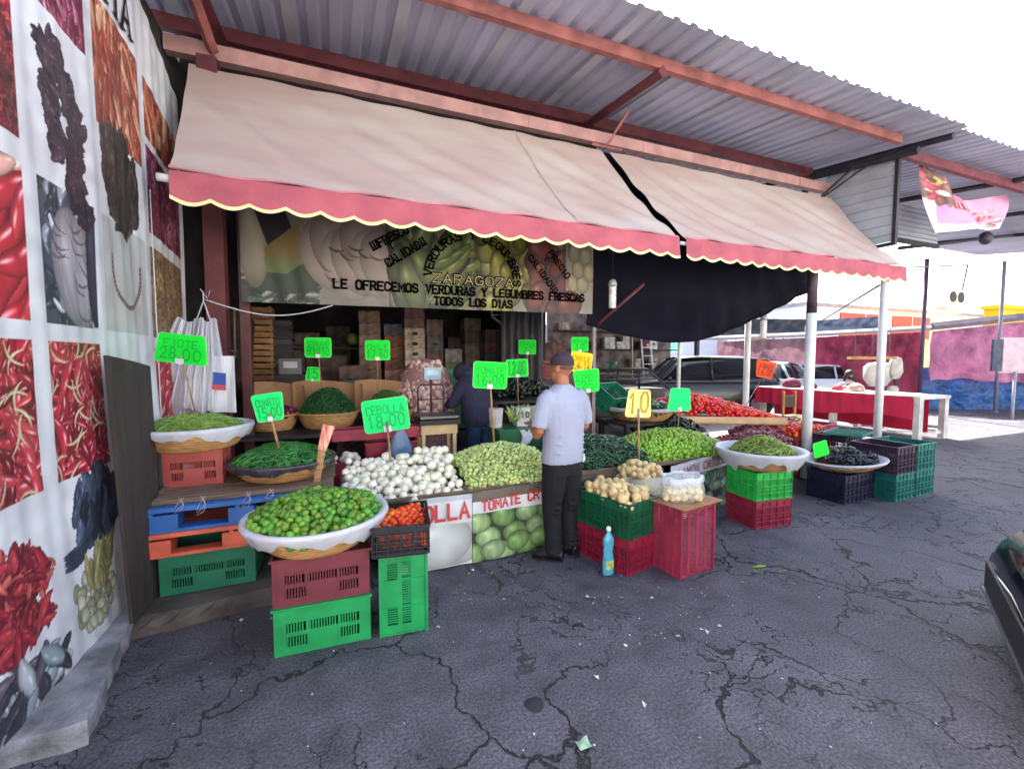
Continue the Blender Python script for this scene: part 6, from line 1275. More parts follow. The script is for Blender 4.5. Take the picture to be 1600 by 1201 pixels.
# ================================================================== VEHICLES
glass_m = mat('dark_car_glass', '12161c', .08, var=.05, spec=.8); tyre_m = mat('tyre_rubber', '141416', .8, bump=.2); rim_m = mat('alloy', '8e9096', .3, .8); lamp_r = mat('red_lamp_glass', 'a01420', .12); lamp_w = mat('clear_lamp_glass', '6c7278', .08, .3); trim_d = mat('black_trim', '18181c', .5)
def paint(n, c, r=.3): 
    m = mat(n, c, r, .0, var=.03, scale=1, bump=.02); m.node_tree.nodes['Principled BSDF'].inputs['Coat Weight'].default_value = .3; return m
def car(label, loc, head, pm, L=4.5, Wd=1.8, belt=.95, roof=1.45, suv=False, scale=1, dark_win=True):
    """front points to local +x; bottom at z 0"""
    t = thing('parked_car', label, 'car', loc); t.rotation_euler = (0, 0, R(head)); h = L/2; w = Wd/2
    if suv: top = [(-h, .5), (-h+.04, .88), (-h+.12, belt), (-h+.5, belt+.02), (h-1.35, belt+.03), (h-1.0, belt+.04), (h-.4, belt-.04), (h-.12, belt-.18), (h-.02, .6), (h, .46)]; gh = [(-h+.1, belt), (-h+.42, roof-.05), (-h+.9, roof), (-.1, roof+.02), (.55, roof-.03), (h-1.15, belt+.03)]
    else: top = [(-h, .5), (-h+.05, .82), (-h+.2, belt-.03), (-h+.75, belt), (-.3, belt-.01), (h-1.35, belt-.01), (h-.6, belt-.12), (h-.2, belt-.24), (h-.04, .56), (h, .42)]; gh = [(-h+.55, belt), (-h+1.25, roof-.06), (-h+1.7, roof), (.1, roof), (.5, roof-.05), (h-1.25, belt-.02)]
    def wid(x): e = max(0, (abs(x)-h+.75)/.75); return w*(1-.05*e-.17*e**3.2)
    secs = []; n = 44
    def interp(T, x):
        for (a, za), (b, zb) in zip(T, T[1:]):
            if a <= x <= b: f = (x-a)/(b-a); return za+(zb-za)*f
        return T[0][1] if x < T[0][0] else T[-1][1]
    xs = sorted(set([round(-h+L*(1-math.cos(math.pi*i/n))/2, 4) for i in range(n+1)]))
    mb = MB(); m = 9
    for x in xs:
        W_ = wid(x); z1 = interp(top, x); zb = .2+.08*max(0, (abs(x)-h+.5)/.5); e = max(0, (abs(x)-h+.1)/.1)*.05
        secs.append([(x, y, z) for y, z in ((-(W_-.12), zb), (-(W_-.02-e), zb+.06), (-(W_-e), .45 if z1 > .5 else z1*.8), (-(W_-.02-e), z1-.12 if z1 > .6 else z1*.9), (-(W_-.09-e), z1-.02), (0, z1+.03), (W_-.09-e, z1-.02), (W_-.02-e, z1-.12 if z1 > .6 else z1*.9), (W_-e, .45 if z1 > .5 else z1*.8), (W_-.02-e, zb+.06), (W_-.12, zb))])
    m = 11; vs = [v for s in secs for v in s]; k = len(secs)
    mb.add(vs, [(i*m+j, i*m+(j+1) % m, (i+1)*m+(j+1) % m, (i+1)*m+j) for i in range(k-1) for j in range(m)]+[tuple(range(m)), tuple((k-1)*m+j for j in range(m-1, -1, -1))], True)
    o = mb.build('body', pm, t, local=True)
    gx = [gh[0][0]+(gh[-1][0]-gh[0][0])*i/24 for i in range(25)]; secs = []
    for x in gx:
        zr_ = interp(gh, x); f = max(0, min(1, (zr_-belt)/(roof-belt))); wb = wid(x)-.1; wr = wb-.2*f
        secs.append([(x, -wb, belt-.05), (x, -wr, max(belt-.04, zr_-.06*f)), (x, 0, max(belt-.03, zr_)), (x, wr, max(belt-.04, zr_-.06*f)), (x, wb, belt-.05)])
    mb = MB(); vs = [v for s in secs for v in s]; mb.add(vs, [(i*5+j, i*5+j+1, (i+1)*5+j+1, (i+1)*5+j) for i in range(24) for j in range(4)], True); mb.build('windows', glass_m, t, local=True)
    xa, xb = gh[1][0]+.03, gh[4][0]; mb = MB()
    def RP(u, v):
        x = xa+(xb-xa)*u; z = interp(gh, x); wr = wid(x)-.1-.2; y = (v-.5)*2*wr; return (x, y, z-.055*abs(v-.5)*2+.008-.008*(abs(v-.5)*2)**6)
    mb.grid(RP, 16, 8); mb.build('roof_panel', pm, t, local=True)
    mb = MB()
    for s in (-1, 1):
        for (x0, x1, th) in ((gh[0][0]+.02, gh[1][0], .045), (gh[-1][0], gh[4][0], .035), (0-.25, -.3, .035)):
            zt = interp(gh, x1); f = (zt-belt)/(roof-belt); mb.tube([(x0, s*(wid(x0)-.1), belt-.04), (x1, s*(wid(x1)-.1-.2*f), zt-.06*f)], th, 6)
        mb.tube([(xa, s*(wid(xa)-.295), interp(gh, xa)-.05), (0, s*(wid(0)-.295), interp(gh, 0)-.05), (xb, s*(wid(xb)-.295), interp(gh, xb)-.055)], .028, 6)
    mb.build('pillars', pm, t, local=True)
    rw = .36 if suv else .32
    for sx in (-h+.82, h-.85):
        for s in (-1, 1):
            b = MB(); b.tube([(sx, s*(w-.18), rw), (sx, s*(w+.004), rw)], rw*1.14, 26, smooth=False); b.build('wheel_arch', trim_d, t, local=True)
            b = MB(); b.tube([(sx, s*(w-.16), rw), (sx, s*(w-.0), rw), (sx, s*(w+.012), rw)], [rw, rw, rw*.93], 28); wh = b.build('wheel', tyre_m, t, local=True)
            b = MB(); b.tube([(sx, s*(w+.0), rw), (sx, s*(w+.02), rw)], rw*.62, 20, smooth=False); b.build('rim', rim_m, wh, local=True)
    for s in (-1, 1):
        b = MB(); b.grid(lambda u, v, s=s: (-h+.015+.22*u**2+.03*v, s*(wid(-h+.02+.22*u**2)-.02-.30*(1-u)), .78+.13*v+0*u), 10, 2); b.build('tail_lamp', lamp_r, t, local=True)
        b = MB(); b.ball((h-.24, s*(w-.32), belt-.27), .1, 14, 8, (.9, 1.2, .4)); b.build('headlight', lamp_w, t, local=True)
        b = MB(); b.ball((h-1.35, s*(w+.06), belt+.05), .09, 12, 8, (.6, 1, .7)); b.build('mirror', pm, t, local=True)
        b = MB(); 
        for dx in (-.75, .3): b.bb(dx-.09, dx+.09, s*(w+.0), s*(w+.012), belt-.2, belt-.17)
        b.build('door_handle', pm, t, local=True)
    b = MB(); b.bb(-h-.01, -h+.06, -w+.25, w-.25, .38, .46); b.bb(h-.06, h+.012, -w+.3, w-.3, .26, .42); b.build('bumper_grille', trim_d, t, local=True)
    b = MB(); b.bb(h-.02, h+.02, -w+.28, w-.28, .235, .25); b.build('chrome_strip', rim_m, t, local=True)
    return t
p = at(1080, 600, 10.2); car('black sport utility car parked beyond the tomato display', (p.x, 10.2, 0), 158, paint('black_car_paint', '0e1116'), 4.7, 1.85, 1.02, 1.72, True)
p = at(1150, 600, 12.0); car('silver hatchback partly hidden behind the black car', (p.x+.4, 12.0, 0), 100, paint('silver_car_paint', 'b4bcc8'), 4.1, 1.75, .98, 1.55, True)
p = at(1262, 600, 10.6); car('pale silver sedan with dark windows behind the red draped table', (p.x+.3, 10.6, 0), 160, paint('pale_silver_car_paint', 'c4cdd8'), 4.4, 1.75, .98, 1.46, False)
car('very dark car whose front corner enters at the right edge of the photo', (4.17, -.95, 0), 118, paint('near_black_car_paint', '0b0c10', .12), 4.5, 1.78, .92, 1.42, False)
# pickup bed with stake rails
p = at(985, 600, 7.6); t = thing('pickup_truck', 'dark pickup bed with black stake rails behind the cucumber basket', 'pickup', (p.x, 7.8, 0)); pk = mat('dark_blue_paint', '20242e', .35, .2, var=.2)
x0, x1 = at(925, 600, 7.6).x, at(1010, 600, 7.6).x+.5; zr1 = at(960, 577, 7.6).z
b = MB(); b.bb(x0, x1, 7.6, 9.3, .45, 1.0); b.build('bed', pk, t)
b = MB(); b.tube([(x0, 7.6, zr1), (x1-.5, 7.6, zr1), (x1+.1, 7.6, 1.0)], .028, 8); b.tube([(x0, 7.6, (zr1+1)/2), (x1-.25, 7.6, (zr1+1)/2)], .016, 6); b.tube([(x0, 7.6, zr1-.12), (x1-.42, 7.6, zr1-.12)], .016, 6)
for f in (.02, .45, .86): b.tube([(x0+(x1-.5-x0)*f, 7.6, 1.0), (x0+(x1-.5-x0)*f, 7.6, zr1)], .024, 6)
b.tube([(x0, 9.25, zr1), (x1-.5, 9.25, zr1), (x1, 9.25, 1.0)], .028, 8); b.build('stake_rail', trim_d, t)
b = MB(); b.bb(x0-1.6, x0-.02, 7.65, 9.25, .45, 1.05); b.bb(x0-1.3, x0-.1, 7.75, 9.15, 1.05, 1.62); b.build('cab', pk, t)
for x in (x1-.5, x0-1.1):
    for y in (7.62, 9.1): b = MB(); b.tube([(x, y, .36), (x, y+.2, .36)], .36, 22, smooth=False); b.build('wheel', tyre_m, t)

# ================================================================== FAR SIDE OF THE YARD
tarp_p = mat('pink_tarpaulin', 'a8648a', .6, var=.22, scale=1.6, bump=.6, bscale=4, thin=.08); tarp_m = mat('magenta_tarpaulin', '862848', .6, var=.25, scale=1.5, bump=.6, bscale=4, thin=.08); tarp_b = mat('blue_tarpaulin', '1a508e', .5, var=.25, scale=1.8, bump=.7, bscale=4, thin=.04)
tarp_g = mat('grey_brown_tarpaulin', '83626e', .6, var=.15, bump=.4, bscale=5, thin=.25); tarp_t = mat('aqua_tarpaulin', '7cc4bc', .5, var=.1, bump=.4, bscale=6, thin=.3); tarp_n = mat('slate_tarpaulin', '4a566c', .5, var=.2, bump=.5, bscale=5, thin=.15)
def tarp(label, A, Bp, z00, z01, z10, z11, m, off=0, jag=0, fold=.085, name='hanging_tarpaulin', sagx=0):
    """A, Bp plan ends; z00/z01 bottom/top at A, z10/z11 at Bp"""
    A = Vector(A); Bp = Vector(Bp); d = (Bp-A); n = Vector((-d.y, d.x)).normalized(); Ln = d.length; t = thing(name, label, 'tarpaulin', (A.x, A.y, z00)); b = MB()
    def g(u, v):
        p = A+d*u+n*(off+fold*math.sin(u*Ln*2.6+v*1.3)+fold*.5*math.sin(u*Ln*7.1+v*4)+fold*.3*math.sin(v*9+u*3)+fold*.35*math.sin(u*Ln*17+3*math.sin(v*4))*v); lo = z00+(z10-z00)*u+jag*(math.sin(u*Ln*.9+1)+.5*math.sin(u*Ln*2.3)*math.sin(u*Ln*1.1)+.25*math.sin(u*Ln*7.3)); hi = z01+(z11-z01)*u-sagx*math.sin(math.pi*u); return (p.x, p.y, lo+(hi-lo)*v)
    b.grid(g, int(Ln*14)+8, 14); b.build('sheet', m, t); return t
for m_ in (tarp_p, tarp_m, tarp_b, tarp_g, tarp_t, tarp_n):
    for n_ in m_.node_tree.nodes:
        if n_.type == 'BUMP': n_.inputs['Distance'].default_value = .22
W0, W1, W2, W3 = (13.8, 12.9), (15.75, 10.7), (17.5, 8.15), (24.5, 5.4)
tarp('blue tarpaulin forming the low part of the far stall wall', W2, W3, .0, 1.35, .0, 1.75, tarp_b, .0)
tarp('long pink tarpaulin hanging above the blue one on the far stalls', W2, W3, .85, 2.5, 1.1, 3.3, tarp_p, -.34, .1)
tarp('deep magenta tarpaulin on the far stalls behind the seated woman', W1, W2, .0, 2.4, .0, 2.5, tarp_m, 0, 0)
tarp('greyish brown tarpaulin on the far stalls behind the silver cars', W0, W1, .0, 2.3, .0, 2.4, tarp_g, 0, 0)
tarp('aqua tarpaulin sagging over the roof of the black car', (10.9, 14.6), (12.9, 13.8), 1.75, 2.6, 1.9, 2.65, tarp_t, 0, .05, sagx=.05)
tarp('pinkish red tarpaulin strip just above the aqua tarpaulin', (10.3, 15.0), (12.6, 14.0), 2.62, 3.1, 2.6, 3.4, mat('coral_tarpaulin', 'd85464', .5, bump=.3, thin=.3), 0, .02)
tarp('dark slate tarpaulin above the long pale beam beside the thick white post', (16.2, 10.8), (17.4, 9.2), 2.5, 3.05, 2.5, 3.1, tarp_n, .1, .06)
tarp('very dark slate tarpaulin left of the white lamp shape, above the pale beam', (14.0, 12.9), (16.0, 10.9), 2.5, 3.2, 2.5, 3.1, mat('dark_slate_tarpaulin', '343c4c', .5, var=.3, bump=.5, bscale=5), .15, .04)
bm_ = mat('pale_grey_beam', 'b4b2b8', .5, var=.12, bump=.1)
t = thing('stall_beam', 'long pale grey beam along the top of the far stalls', 'beam', (16, 10, 2.45)); b = MB(); b.tube([(10.9, 14.3, 2.42), (13.8, 12.6, 2.45), (15.75, 10.5, 2.52), (17.5, 7.95, 2.62)], .085, 4, smooth=False); b.build('beam_body', bm_, t)
b = MB(); b.tube([(17.5, 7.95, 2.66), (24.5, 5.2, 3.45)], .12, 4, smooth=False); b.build('awning_edge', mat('grey_edge', '77747e', .5, var=.15), t)
def thin_post(x, y, Y, ztop, w, m, label, z0=0, name='thin_post'): 
    p = at(x, y, Y); t = thing(name, label, 'pole', (p.x, Y, z0)); b = MB(); b.tube([(p.x, Y, z0), (p.x, Y, ztop)], w/2, 8); b.build('shaft', m, t); b = MB(); b.tube([(p.x, Y, z0), (p.x, Y, z0+.02)], w, 8, smooth=False); b.build('foot', m, t); return t
pd = mat('plum_pole_paint', '53405a', .5, var=.2)
thin_post(1440, 560, 7.6, 4.6, .11, pd, 'dark plum pole in front of the pink tarpaulin, tallest of the far poles')
thin_post(1560, 560, 6.9, 4.6, .09, mat('grey_blue_pole', '8a8a9a', .5), 'grey pole near the right edge under the roof corner')
thin_post(1222, 560, 12.6, 2.5, .07, pd, 'thin pole between the brown and magenta tarpaulins')
# cables and thin overhead pipes
for i, ((xa, ya, Ya), (xb, yb, Yb), r) in enumerate((((1280, 443, 9.5), (1580, 456, 8.4), .012), ((1415, 418, 7.0), (1512, 414, 6.6), .02), ((1512, 414, 6.6), (1504, 452, 6.6), .02), ((1405, 388, 6.2), (1600, 366, 6.3), .045))):
    a, c = at(xa, ya, Ya), at(xb, yb, Yb); b = MB(); b.tube([a, c], r, 5); t = thing('overhead_pipe', ['thin wire stretched over the far stalls', 'thin horizontal pipe high over the right side', 'short upright pipe end high over the right side', 'thick dark pipe under the far roof edge on the right'][i], 'pipe', tuple(a)); b.build('run', mat('grey_pipe', '8d8a96', .5, .3) if i < 3 else steel_dk, t)
p0 = at(1285, 500, 8.5); b = MB(); b.tube([p0, at(1375, 445, 5.0)], .022, 6); b.build('stay_rod', mat('brown_rod', '6a5a60', .6), label='slanting brown rod from the thick white post up to the awning corner', cat='rod', base=tuple(p0))
# far buildings
def building(label, x0, x1, y0, y1, z, mcol, win=(), roofc=None, name='building'):
    t = thing(name, label, 'building', ((x0+x1)/2, y0, 0)); m = mat('wall_'+mcol, mcol, .8, var=.06, scale=.6, bump=.1); b = MB(); b.bb(x0, x1, y0, y1, 0, z); b.build('wall', m, t)
    b = MB(); b.bb(x0-.1, x1+.1, y0-.1, y1+.1, z, z+.18); b.build('parapet', mat('wall_'+(roofc or mcol), roofc or mcol, .8), t)
    for (a, c, e, f, col) in win:
        w = MB(); w.bb(a, c, y0-.06, y0-.02, e, f); wf = w.build('window', mat('pane_'+col, col, .3), t); w = MB(); w.bb((a+c)/2-.03, (a+c)/2+.03, y0-.09, y0-.065, e, f); w.bb(a-.05, c+.05, y0-.12, y0-.06, e-.08, e); w.build('frame', white_p, wf)
    return t
building('white block with a red shopfront beyond the pink tarpaulins', 24, 46, 16.5, 26, 4.6, 'ece9ea', [(27, 31.5, 2.9, 4.3, 'd84a3c'), (32, 36, 2.9, 4.3, 'e0543e')], 'b0a4a8')
building('pale white block behind the slate tarpaulins', 14.5, 23.6, 22, 30, 4.0, 'e8e8ec', [(15.5, 17, 2.4, 3.4, '8a94a4'), (19, 20.5, 2.4, 3.4, '8a94a4')], 'e0e0e6')
building('low yellow kiosk at the right edge above the pink tarpaulin', 29.0, 40, 10.6, 11.2, 4.0, 'f0c418', [(30.5, 32.5, 2.3, 3.3, 'd8a010')], 'f0c418', 'kiosk')
t = thing('air_cooler', 'white box with two round dark fans on the far building roof', 'machine', tuple(at(1482, 475, 15.8))); c_ = at(1482, 468, 15.8); b = MB(); b.box(c_, (2.0, .8, 1.1)); b.box(c_+Vector((0, 0, -.75)), (1.6, .6, .4)); b.build('casing', white_p, t)
for s in (-.45, .45): b = MB(); b.tube([c_+Vector((s, -.42, .1)), c_+Vector((s, -.45, .1))], .34, 18, smooth=False); b.build('fan', steel_dk, t)
# table with red cloth
tw = mat('white_table_paint', 'd9d6cc', .6, var=.2, scale=4, bump=.2); redc = mat('red_table_cloth', 'd01c46', .6, var=.12, scale=2, bump=.4, bscale=7, thin=.1)
t = thing('market_table', 'long white topped market table draped in red cloth at the right', 'table', (11.2, 6.7, 0)); b = MB(); b.bb(10.65, 11.75, 4.95, 8.6, .83, .89); b.build('table_top', tw, t)
for x in (10.72, 11.62):
    for y in (5.0, 6.6, 8.4): b = MB(); b.bb(x-.07, x+.07, y-.05, y+.05, 0, .83); b.build('leg', tw, t)
b = MB(); b.bb(10.7, 11.7, 4.99, 5.03, .1, .15); b.bb(11.6, 11.64, 5.1, 8.4, .12, .17); b.build('rail', tw, t)
ct = thing('red_cloth', 'bright red cloth hanging along the front of the long market table', 'tablecloth', (10.62, 6.8, .4)); b = MB()
b.grid(lambda u, v: (10.63-.02*math.sin(u*40)*(1-v)-.012*math.sin(u*91), 5.05+3.55*u, .42+.46*v+.05*math.sin(u*9)*(1-v)), 120, 8); b.build('cloth', redc, ct)
b = MB(); b.grid(lambda u, v: (11.3+.02*math.sin(u*30)*(1-v), 5.1+3.4*u, .12+.70*v), 90, 6); b.build('back_cloth', redc, ct)
for i, (y, dz, col, lab, s) in enumerate(((7.9, .10, '7a3050', 'dark pinkish bundle on the red draped table near the sedan', .22), (6.35, .08, 'd0b0a8', 'pale pink bundle on the red draped table beside the woman', .17), (6.75, .05, 'c04050', 'small red bundle on the table left of the woman', .12), (7.4, .09, '3a3436', 'dark pot on the red draped table', .14))):
    b = MB(); b.lathe([(s*.9, 0), (s, s*.3), (s*.8, s*.8), (s*.3, s*1.1), (.01, s*1.15)], 20, c=(11.1, y, .892), fn=lambda r, z, a: (r*(1+.12*math.sin(3*a+i)+.05*math.sin(9*a+z*30)), z)); tt_ = thing('cloth_bundle', lab, 'bundle', (11.1, y, .892)); b.build('wrap', mat('bundle_'+col, col, .8, var=.3, bump=.6, bscale=20), tt_)
# wooden chair in front of the table
t = thing('wooden_chair', 'small yellowish wooden chair standing before the red draped table', 'chair', tuple(at(1245, 668, 5.6))); cw = mat('yellow_wood', 'b0884c', .6, var=.2); c_ = Vector((at(1245, 660, 6.2).x, 6.2, 0)); b = MB(); b.bb(c_.x-.2, c_.x+.2, 6.0, 6.4, .42, .45); t.location = c_; b.build('seat', cw, t)
for x in (-.18, .18):
    for y in (6.02, 6.38): b = MB(); b.bb(c_.x+x-.018, c_.x+x+.018, y-.018, y+.018, 0, .42 if y < 6.2 else .95); b.build('leg', cw, t)
b = MB(); b.bb(c_.x-.16, c_.x+.16, 6.37, 6.39, .62, .86); b.build('backrest', mat('dark_back', '4a3a30', .8), t)
# white sacks and shelf behind the woman
for i, (x, y, Y, rx, rz, lab) in enumerate(((1372, 585, 7.2, .55, .34, 'big whitish bundle hung behind the white post and the woman'), (1400, 575, 7.0, .26, .3, 'rounded white sack right of the white post'), (1395, 613, 6.9, .22, .18, 'lower white sack right of the white post'))):
    c_ = at(x, y, Y); t = thing('white_sack', lab, 'sack', tuple(c_)); b = MB(); b.lathe([(.01, -rz), (.6*rx, -rz*.9), (rx, -.1), (rx*.95, rz*.6), (.7*rx, rz*.9), (.01, rz)], 24, c=c_, sy=.35, fn=lambda r, z, a: (r*(1+.06*math.sin(5*a+z*9)+.03*math.sin(13*a)), z)); b.build('sack_cloth', mat('offwhite_cloth', 'cfcdc4', .85, var=.15, bump=.8, bscale=9, thin=.15), t)
    st = MB(); st.tube([(c_.x, Y, 0), (c_.x, Y, c_.z-rz*.8)], .04, 6); st.build('support', pd, t)
c_ = at(1362, 559, 6.9); t = thing('wall_shelf', 'yellowish wooden bar above the whitish bundle', 'shelf', tuple(c_)); b = MB(); b.box(c_, (1.1, .1, .07), (0, 0, -.5)); b.build('board', cw, t)
b = MB()
for dx in (-.4, 0, .4): b.tube([c_+Vector((dx*.88, -dx*.48, 0)), c_+Vector((dx*.88, -dx*.48, .75))], .012, 5)
b.build('hanger', pd, t)
# sign board on a leg near the right edge
t = thing('board_on_leg', 'pinkish white board on a thin leg at the right edge, in front of the tarpaulins', 'board', (16.9, 5.8, 0)); b = MB(); a_ = at(1588, 555, 5.8); b.tube([(a_.x, 5.8, 0), (a_.x, 5.8, 1.3)], .035, 8); b.build('leg', mat('pale_leg', 'b0aeb8', .5), t); b = MB(); b.box((a_.x+.12, 5.85, a_.z), (.75, .06, .95), (0, 0, -.5)); b.build('board', mat('pale_pink_board', 'dcc0c8', .6), t); b = MB(); b.box((a_.x-.32, 6.05, a_.z), (.3, .05, .85), (0, 0, -.3)); b.build('dark_flap', tarp_n, t)
# stalls beyond the dark tarpaulin (ladder, cartons, bags)
bx_ = at(1000, 560, 13).x
t = thing('back_stall', 'far stall of pale shelves behind the pickup rails', 'stall', (bx_, 13.4, 0)); b = MB(); b.bb(bx_-3.3, bx_+2.2, 13.9, 14.0, 0, 4.4); b.build('back_panel', mat('pinkish_grey_panel', '8a7c78', .8, var=.4, scale=2.5), t)
for z in (1.15, 1.95, 2.6): b = MB(); b.bb(bx_-3.3, bx_+2.2, 13.5, 13.9, z, z+.05); b.build('shelf', wood_g, t)
cc = ['b8a48c', '6a2428', 'a8a098', 'd8cfc0', '8a7c6c', 'c8c4c0', '40363a', '9a8468']
for i in range(34):
    x = bx_-3.2+5.2*random.random(); z = random.choice((1.2, 2.0, 2.65, .02)); w_ = random.uniform(.15, .45); h_ = random.uniform(.2, .5); col = random.choice(cc)
    t2 = thing('stored_carton', f'small {["tan", "dark red", "grey", "cream", "brown", "white", "black", "buff"][cc.index(col)]} box or bundle on the far shelves behind the pickup rails', 'box', (x, 13.6, z), 'stored goods on the far shelves'); b = MB(); b.box((x, 13.6+random.uniform(-.05, .05), z+h_/2), (w_, .3, h_), (0, 0, random.uniform(-.2, .2))); b.build('box_body', mat('goods_'+col, col, .8, var=.3, scale=8), t2); b = MB(); b.box((x, 13.43, z+h_*.5), (w_*.4, .01, h_*.3)); b.build('label_patch', mat('patch', 'c8c0b4', .8), t2)
lx = at(1018, 560, 12.6).x; t = thing('ladder', 'white stepladder leaning on the far shelves behind the pickup rails', 'ladder', (lx, 12.6, 0)); b = MB(); [b.tube([(lx+s*.22, 12.6, 0), (lx+s*.2, 12.95, 2.5)], .025, 6) for s in (-1, 1)]; b.build('rail', white_p, t)
for i in range(8): b = MB(); b.tube([(lx-.22, 12.62+.042*i, .3*i+.25), (lx+.22, 12.62+.042*i, .3*i+.25)], .018, 6); b.build('rung', white_p, t)
lx = at(997, 560, 12.4).x; b = MB(); b.tube([(lx-.1, 12.5, .1), (lx+.12, 12.9, 2.4)], .018, 6); b.lathe([(.16, 0), (.1, .3), (.02, .34)], 10, c=(lx-.1, 12.5, .02)); b.build('broom', mat('broom_pale', 'c8bca8', .7), label='pale broom leaning left of the stepladder', cat='broom', base=(lx, 12.5, 0))
lx = at(955, 572, 11.5).x; t = thing('green_bucket', 'green bucket standing on the far bench left of the ladder', 'bucket', (lx, 11.5, 1.2)); b = MB(); b.tube([(lx, 11.5, 1.22), (lx, 11.5, 1.55)], [.13, .18], 16); b.build('pail', P_['dkgreen'], t); bn = thing('bench', 'plain brown bench under the green bucket', 'bench', (lx, 11.5, 0)); b = MB(); b.bb(lx-1.2, lx+.6, 11.3, 11.7, 1.17, 1.215); b.build('board', wood, bn)
for x in (-1.1, .5): b = MB(); b.bb(lx+x-.04, lx+x+.04, 11.4, 11.6, 0, 1.17); b.build('leg', wood, bn)
# hanging goods on the beam right of the dark tarpaulin
c_ = at(1152, 540, 13.0); t = thing('hanging_bags', 'bunch of small white bags hanging from the far pale beam', 'bags', tuple(c_)); b = MB(); [b.tube([c_+Vector((dx, 0, .5)), c_+Vector((dx*1.6, 0, .1)), c_+Vector((dx*2, 0, -.35))], [.03, .1, .14], 8) for dx in (-.25, -.1, .08, .22)]; b.build('bag', wb, t)
c_ = at(1190, 530, 12.4); t = thing('lamp_shade', 'tan cabinet standing on the far beam under the right spiral bulb', 'cabinet', tuple(c_)); b = MB(); b.box(c_, (1.1, .3, .5)); b.build('cabinet_body', mat('tan_board', 'b08c64', .7, var=.2), t); t.name = 'beam_cabinet'; b = MB(); [b.box(c_+Vector((.1+.12*i, -.16, -.02)), (.06, .02, .3)) for i in range(3)]; b.build('slats', white_p, t)
# pink hanging banner below the second roof
def paint_pink(c, w, h):
    rg = np.random.RandomState(4); yy, xx = np.mgrid[0:h, 0:w]; a = xx/w; c.a[:] = np.array(hx('e88ab8'))*(1-a[..., None]*.3)+np.array(hx('f0e0e4'))*(a[..., None]*.3); c.rect(0, 0, w*.13, h, 'eee8ea'); c.rect(0, 0, w, h*.16, 'f2ecee')
    for i in range(90): c.ell(rg.rand()*w*.3, h*(.55+.45*rg.rand()), rg.uniform(3, 9), rg.uniform(3, 9), 0, ['d8b070', '8a5a50', 'f0e4dc', 'c85068', '6a4a48'][rg.randint(5)], .1)
    c.rect(w*.3, h*.55, w*.62, h*.8, 'd8405c')
    for i in range(24): c.ell(w*(.62+.36*rg.rand()), h*(.1+.5*rg.rand()), 4, 4, 0, ['d83c50', 'f4d8dc', 'b0a0a8'][rg.randint(3)], 0)
c = Canvas(150, 90, 'e88ab8'); paint_pink(c, 150, 90)
TL, TR, BL, BR = at(1437, 243, 4.25), at(1566, 305, 4.6), at(1462, 362, 4.35), at(1562, 357, 4.75)
def FB(U, V):
    out = []
    for k in range(3):
        top_ = TL[k]*(1-U)+TR[k]*U; bot = BL[k]*(1-U)+BR[k]*U; out.append(bot*(1-V)+top_*V)
    sag = np.sin(np.pi*U**.8)*V; out[2] = out[2]-.36*sag; out[1] = out[1]+.08*np.sin(U*9+V*3)+.03*np.sin(U*23); return out
me = cloth_grid(150, 90, FB); c.apply(me); me.materials.append(print_m); t = thing('hanging_banner', 'torn pink printed banner sagging under the far roof at the right', 'banner', tuple(BL)); me.transform(Matrix.Translation(-t.location)); link('printed_sheet', me, t)
def fbp(ox, oy, sx):
    def pl(u, v, l): U, V = (ox+u*sx), (oy+v*1.0); x, y, z = FB(np.float64(U), np.float64(V)); return Vector((float(x)-.012-l, float(y)-.012-l, float(z)))
    return pl
lettering('ITICIO', .16, .035, fbp(.3, .58, .42), wid=1).build('lettering', white_p, t); lettering('SE', .1, .02, fbp(.66, .28, .5)).build('lettering', red_ink, t)
b = MB(); b.ball(at(1540, 372, 4.7), .13, 14, 9, (1, .8, 1)); b.build('dark_lamp', steel_dk, label='dark round lamp hanging below the pink banner', cat='lamp', base=tuple(at(1540, 372, 4.7)))

# ================================================================== SMALL THINGS ON THE GROUND
bt = atz(950, 897); t = thing('cleaner_bottle', 'turquoise bottle with a white cap standing on the asphalt before the crimson crate', 'bottle', tuple(bt)); tq = mat('turquoise_plastic', '4fa3bc', .25, var=.05)
b = MB(); b.lathe([(.03, 0), (.046, .006), (.048, .02), (.048, .12), (.036, .17), (.038, .2), (.047, .25), (.044, .285), (.02, .32), (.014, .33), (.014, .345)], 24, c=bt, sy=.62, close=True); bo = b.build('bottle_body', tq, t)
b = MB(); b.lathe([(.018, .34), (.018, .365), (.01, .375)], 14, c=bt, close=True); b.build('cap', white_p, t)
b = MB(); b.tube([bt+Vector((-.03, -.012, .24)), bt+Vector((-.048, -.02, .2)), bt+Vector((-.046, -.02, .15)), bt+Vector((-.03, -.012, .12))], .009, 8); b.build('handle', tq, t)
b = MB(); b.grid(lambda u, v: tuple(bt+Vector((.0495*math.cos(-2.3+u*1.5), .0325*math.sin(-2.3+u*1.5), .05+.07*v))), 10, 3); b.build('sticker', mat('yellow_green_sticker', 'c8d060', .5, col2='2f8a70', scale=30), t)
lit = mat('dry_skin_scrap', 'd8d2c4', .7, rnd=.15); sm = []
for i in range(5):
    b = MB(); r_ = .011; b.grid(lambda u, v, i=i: ((u-.5)*r_*2*(1+.4*math.sin(v*5+i)), (v-.5)*r_*1.6, .002+.006*math.sin(u*4+i)*math.cos(v*3+i)+.003), 5, 5); sm.append(b.mesh('scrap', lit))
rg = random.Random(12)
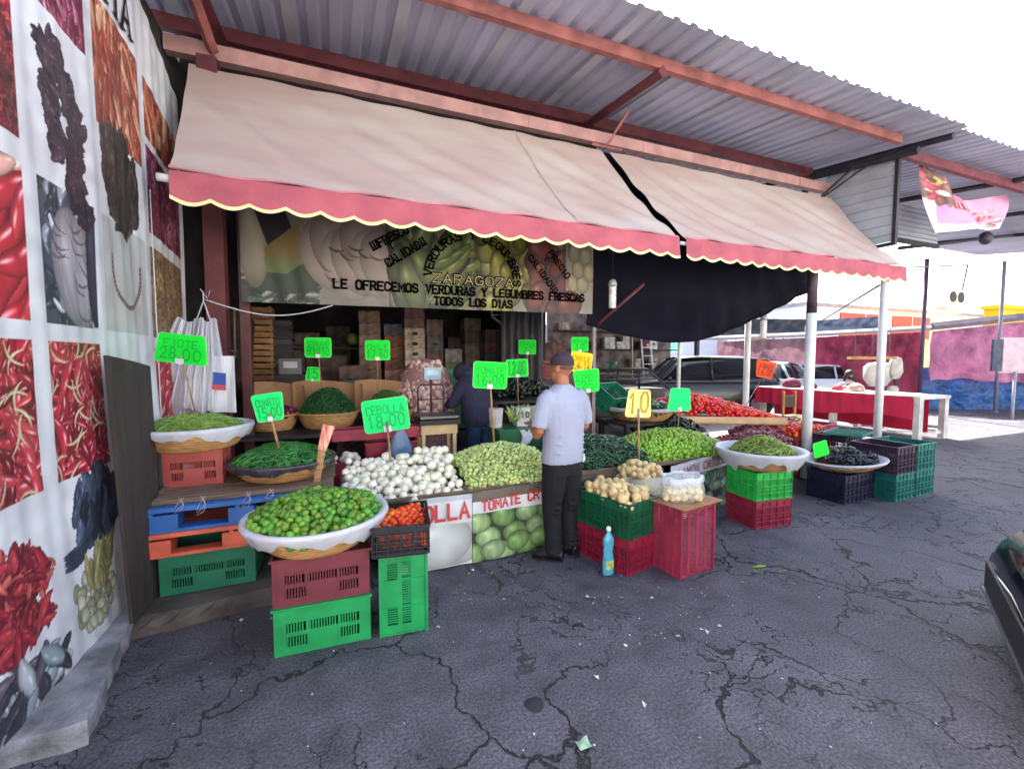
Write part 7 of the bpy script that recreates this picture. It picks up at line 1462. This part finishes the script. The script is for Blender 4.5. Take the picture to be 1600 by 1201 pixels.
for i in range(110):
    if i < 70: p = atz(rg.uniform(600, 1150), rg.uniform(885, 1010))
    else: p = atz(rg.uniform(240, 1500), rg.uniform(900, 1190))
    if (p.x < -1 and p.y > 2.2): continue
    link('onion_skin_scrap', rg.choice(sm), None, (p.x, p.y, .001), (0, 0, rg.uniform(0, 6)), rg.uniform(.18, .5) if rg.random() < .88 else .95, label='tiny pale scrap of onion skin on the asphalt', cat='litter', group='onion skin scraps on the asphalt')
p = atz(1186, 887); b = MB(); b.tube([(p.x-.06, p.y+.01, .012), (p.x, p.y, .014), (p.x+.06, p.y-.01, .012)], [.004, .012, .004], 7); b.build('fallen_chile', vg['limon'], label='single light green chile lying on the cracked asphalt', cat='chile', base=(p.x, p.y, 0))
p = atz(912, 1165); b = MB(); b.grid(lambda u, v: (p.x+(u-.5)*.06, p.y+(v-.5)*.05, .006+.01*math.sin(u*5)*math.sin(v*4)+.006), 8, 8); b.build('crushed_leaf', mat('pale_leaf', '9cc0a0', .6), label='crushed pale green leaf in the crack nearest the camera', cat='litter', base=(p.x, p.y, 0))
for i, (x, y, r) in enumerate(((835, 1100, .045), )): p = atz(x, y); b = MB(); b.lathe([(.001, .003), (r, .003), (r*1.05, .001)], 24, c=p, fn=lambda rr, z, a: (rr*(1+.08*math.sin(3*a)), z)); b.build('oil_spot', mat('oil_stain', '2c2b31', .8), kind='structure')

# unseen hall added behind the camera to throw sunlight back under the roof
t = building('unseen long pale hall added across the yard to bounce light to the stall', -24, 44, -24, -16, 6.5, 'e6ddd0', [], 'b0a898')
for i in range(14):
    w = MB(); x = -22+4.7*i; w.bb(x, x+2.6, -15.98, -15.93, .1, 3.0); w.build('shutter', mat('pale_shutter', 'c8c4bc', .6, var=.1), t)

# trampled greens near the stall front
gb = []
for i in range(4):
    b = MB(); b.grid(lambda u, v, i=i: ((u-.5)*.05, (v-.5)*.022*(1-(2*u-1)**2)+.004*math.sin(u*6+i), .003+.005*abs(math.sin(u*5+i))), 8, 3); gb.append(b.mesh('leaf_bit', veg('trampled_leaf', '7d9a4c', rnd=.4, rndh=.05, rough=.8)))
for i in range(34):
    p = atz(rg.uniform(620, 1250), rg.uniform(880, 960)); link('leaf_scrap', rg.choice(gb), None, (p.x, p.y, .001), (0, 0, rg.uniform(0, 6)), rg.uniform(.3, .9), label='small trampled leaf scrap on the asphalt before the stall', cat='litter', group='trampled leaf scraps on the asphalt')
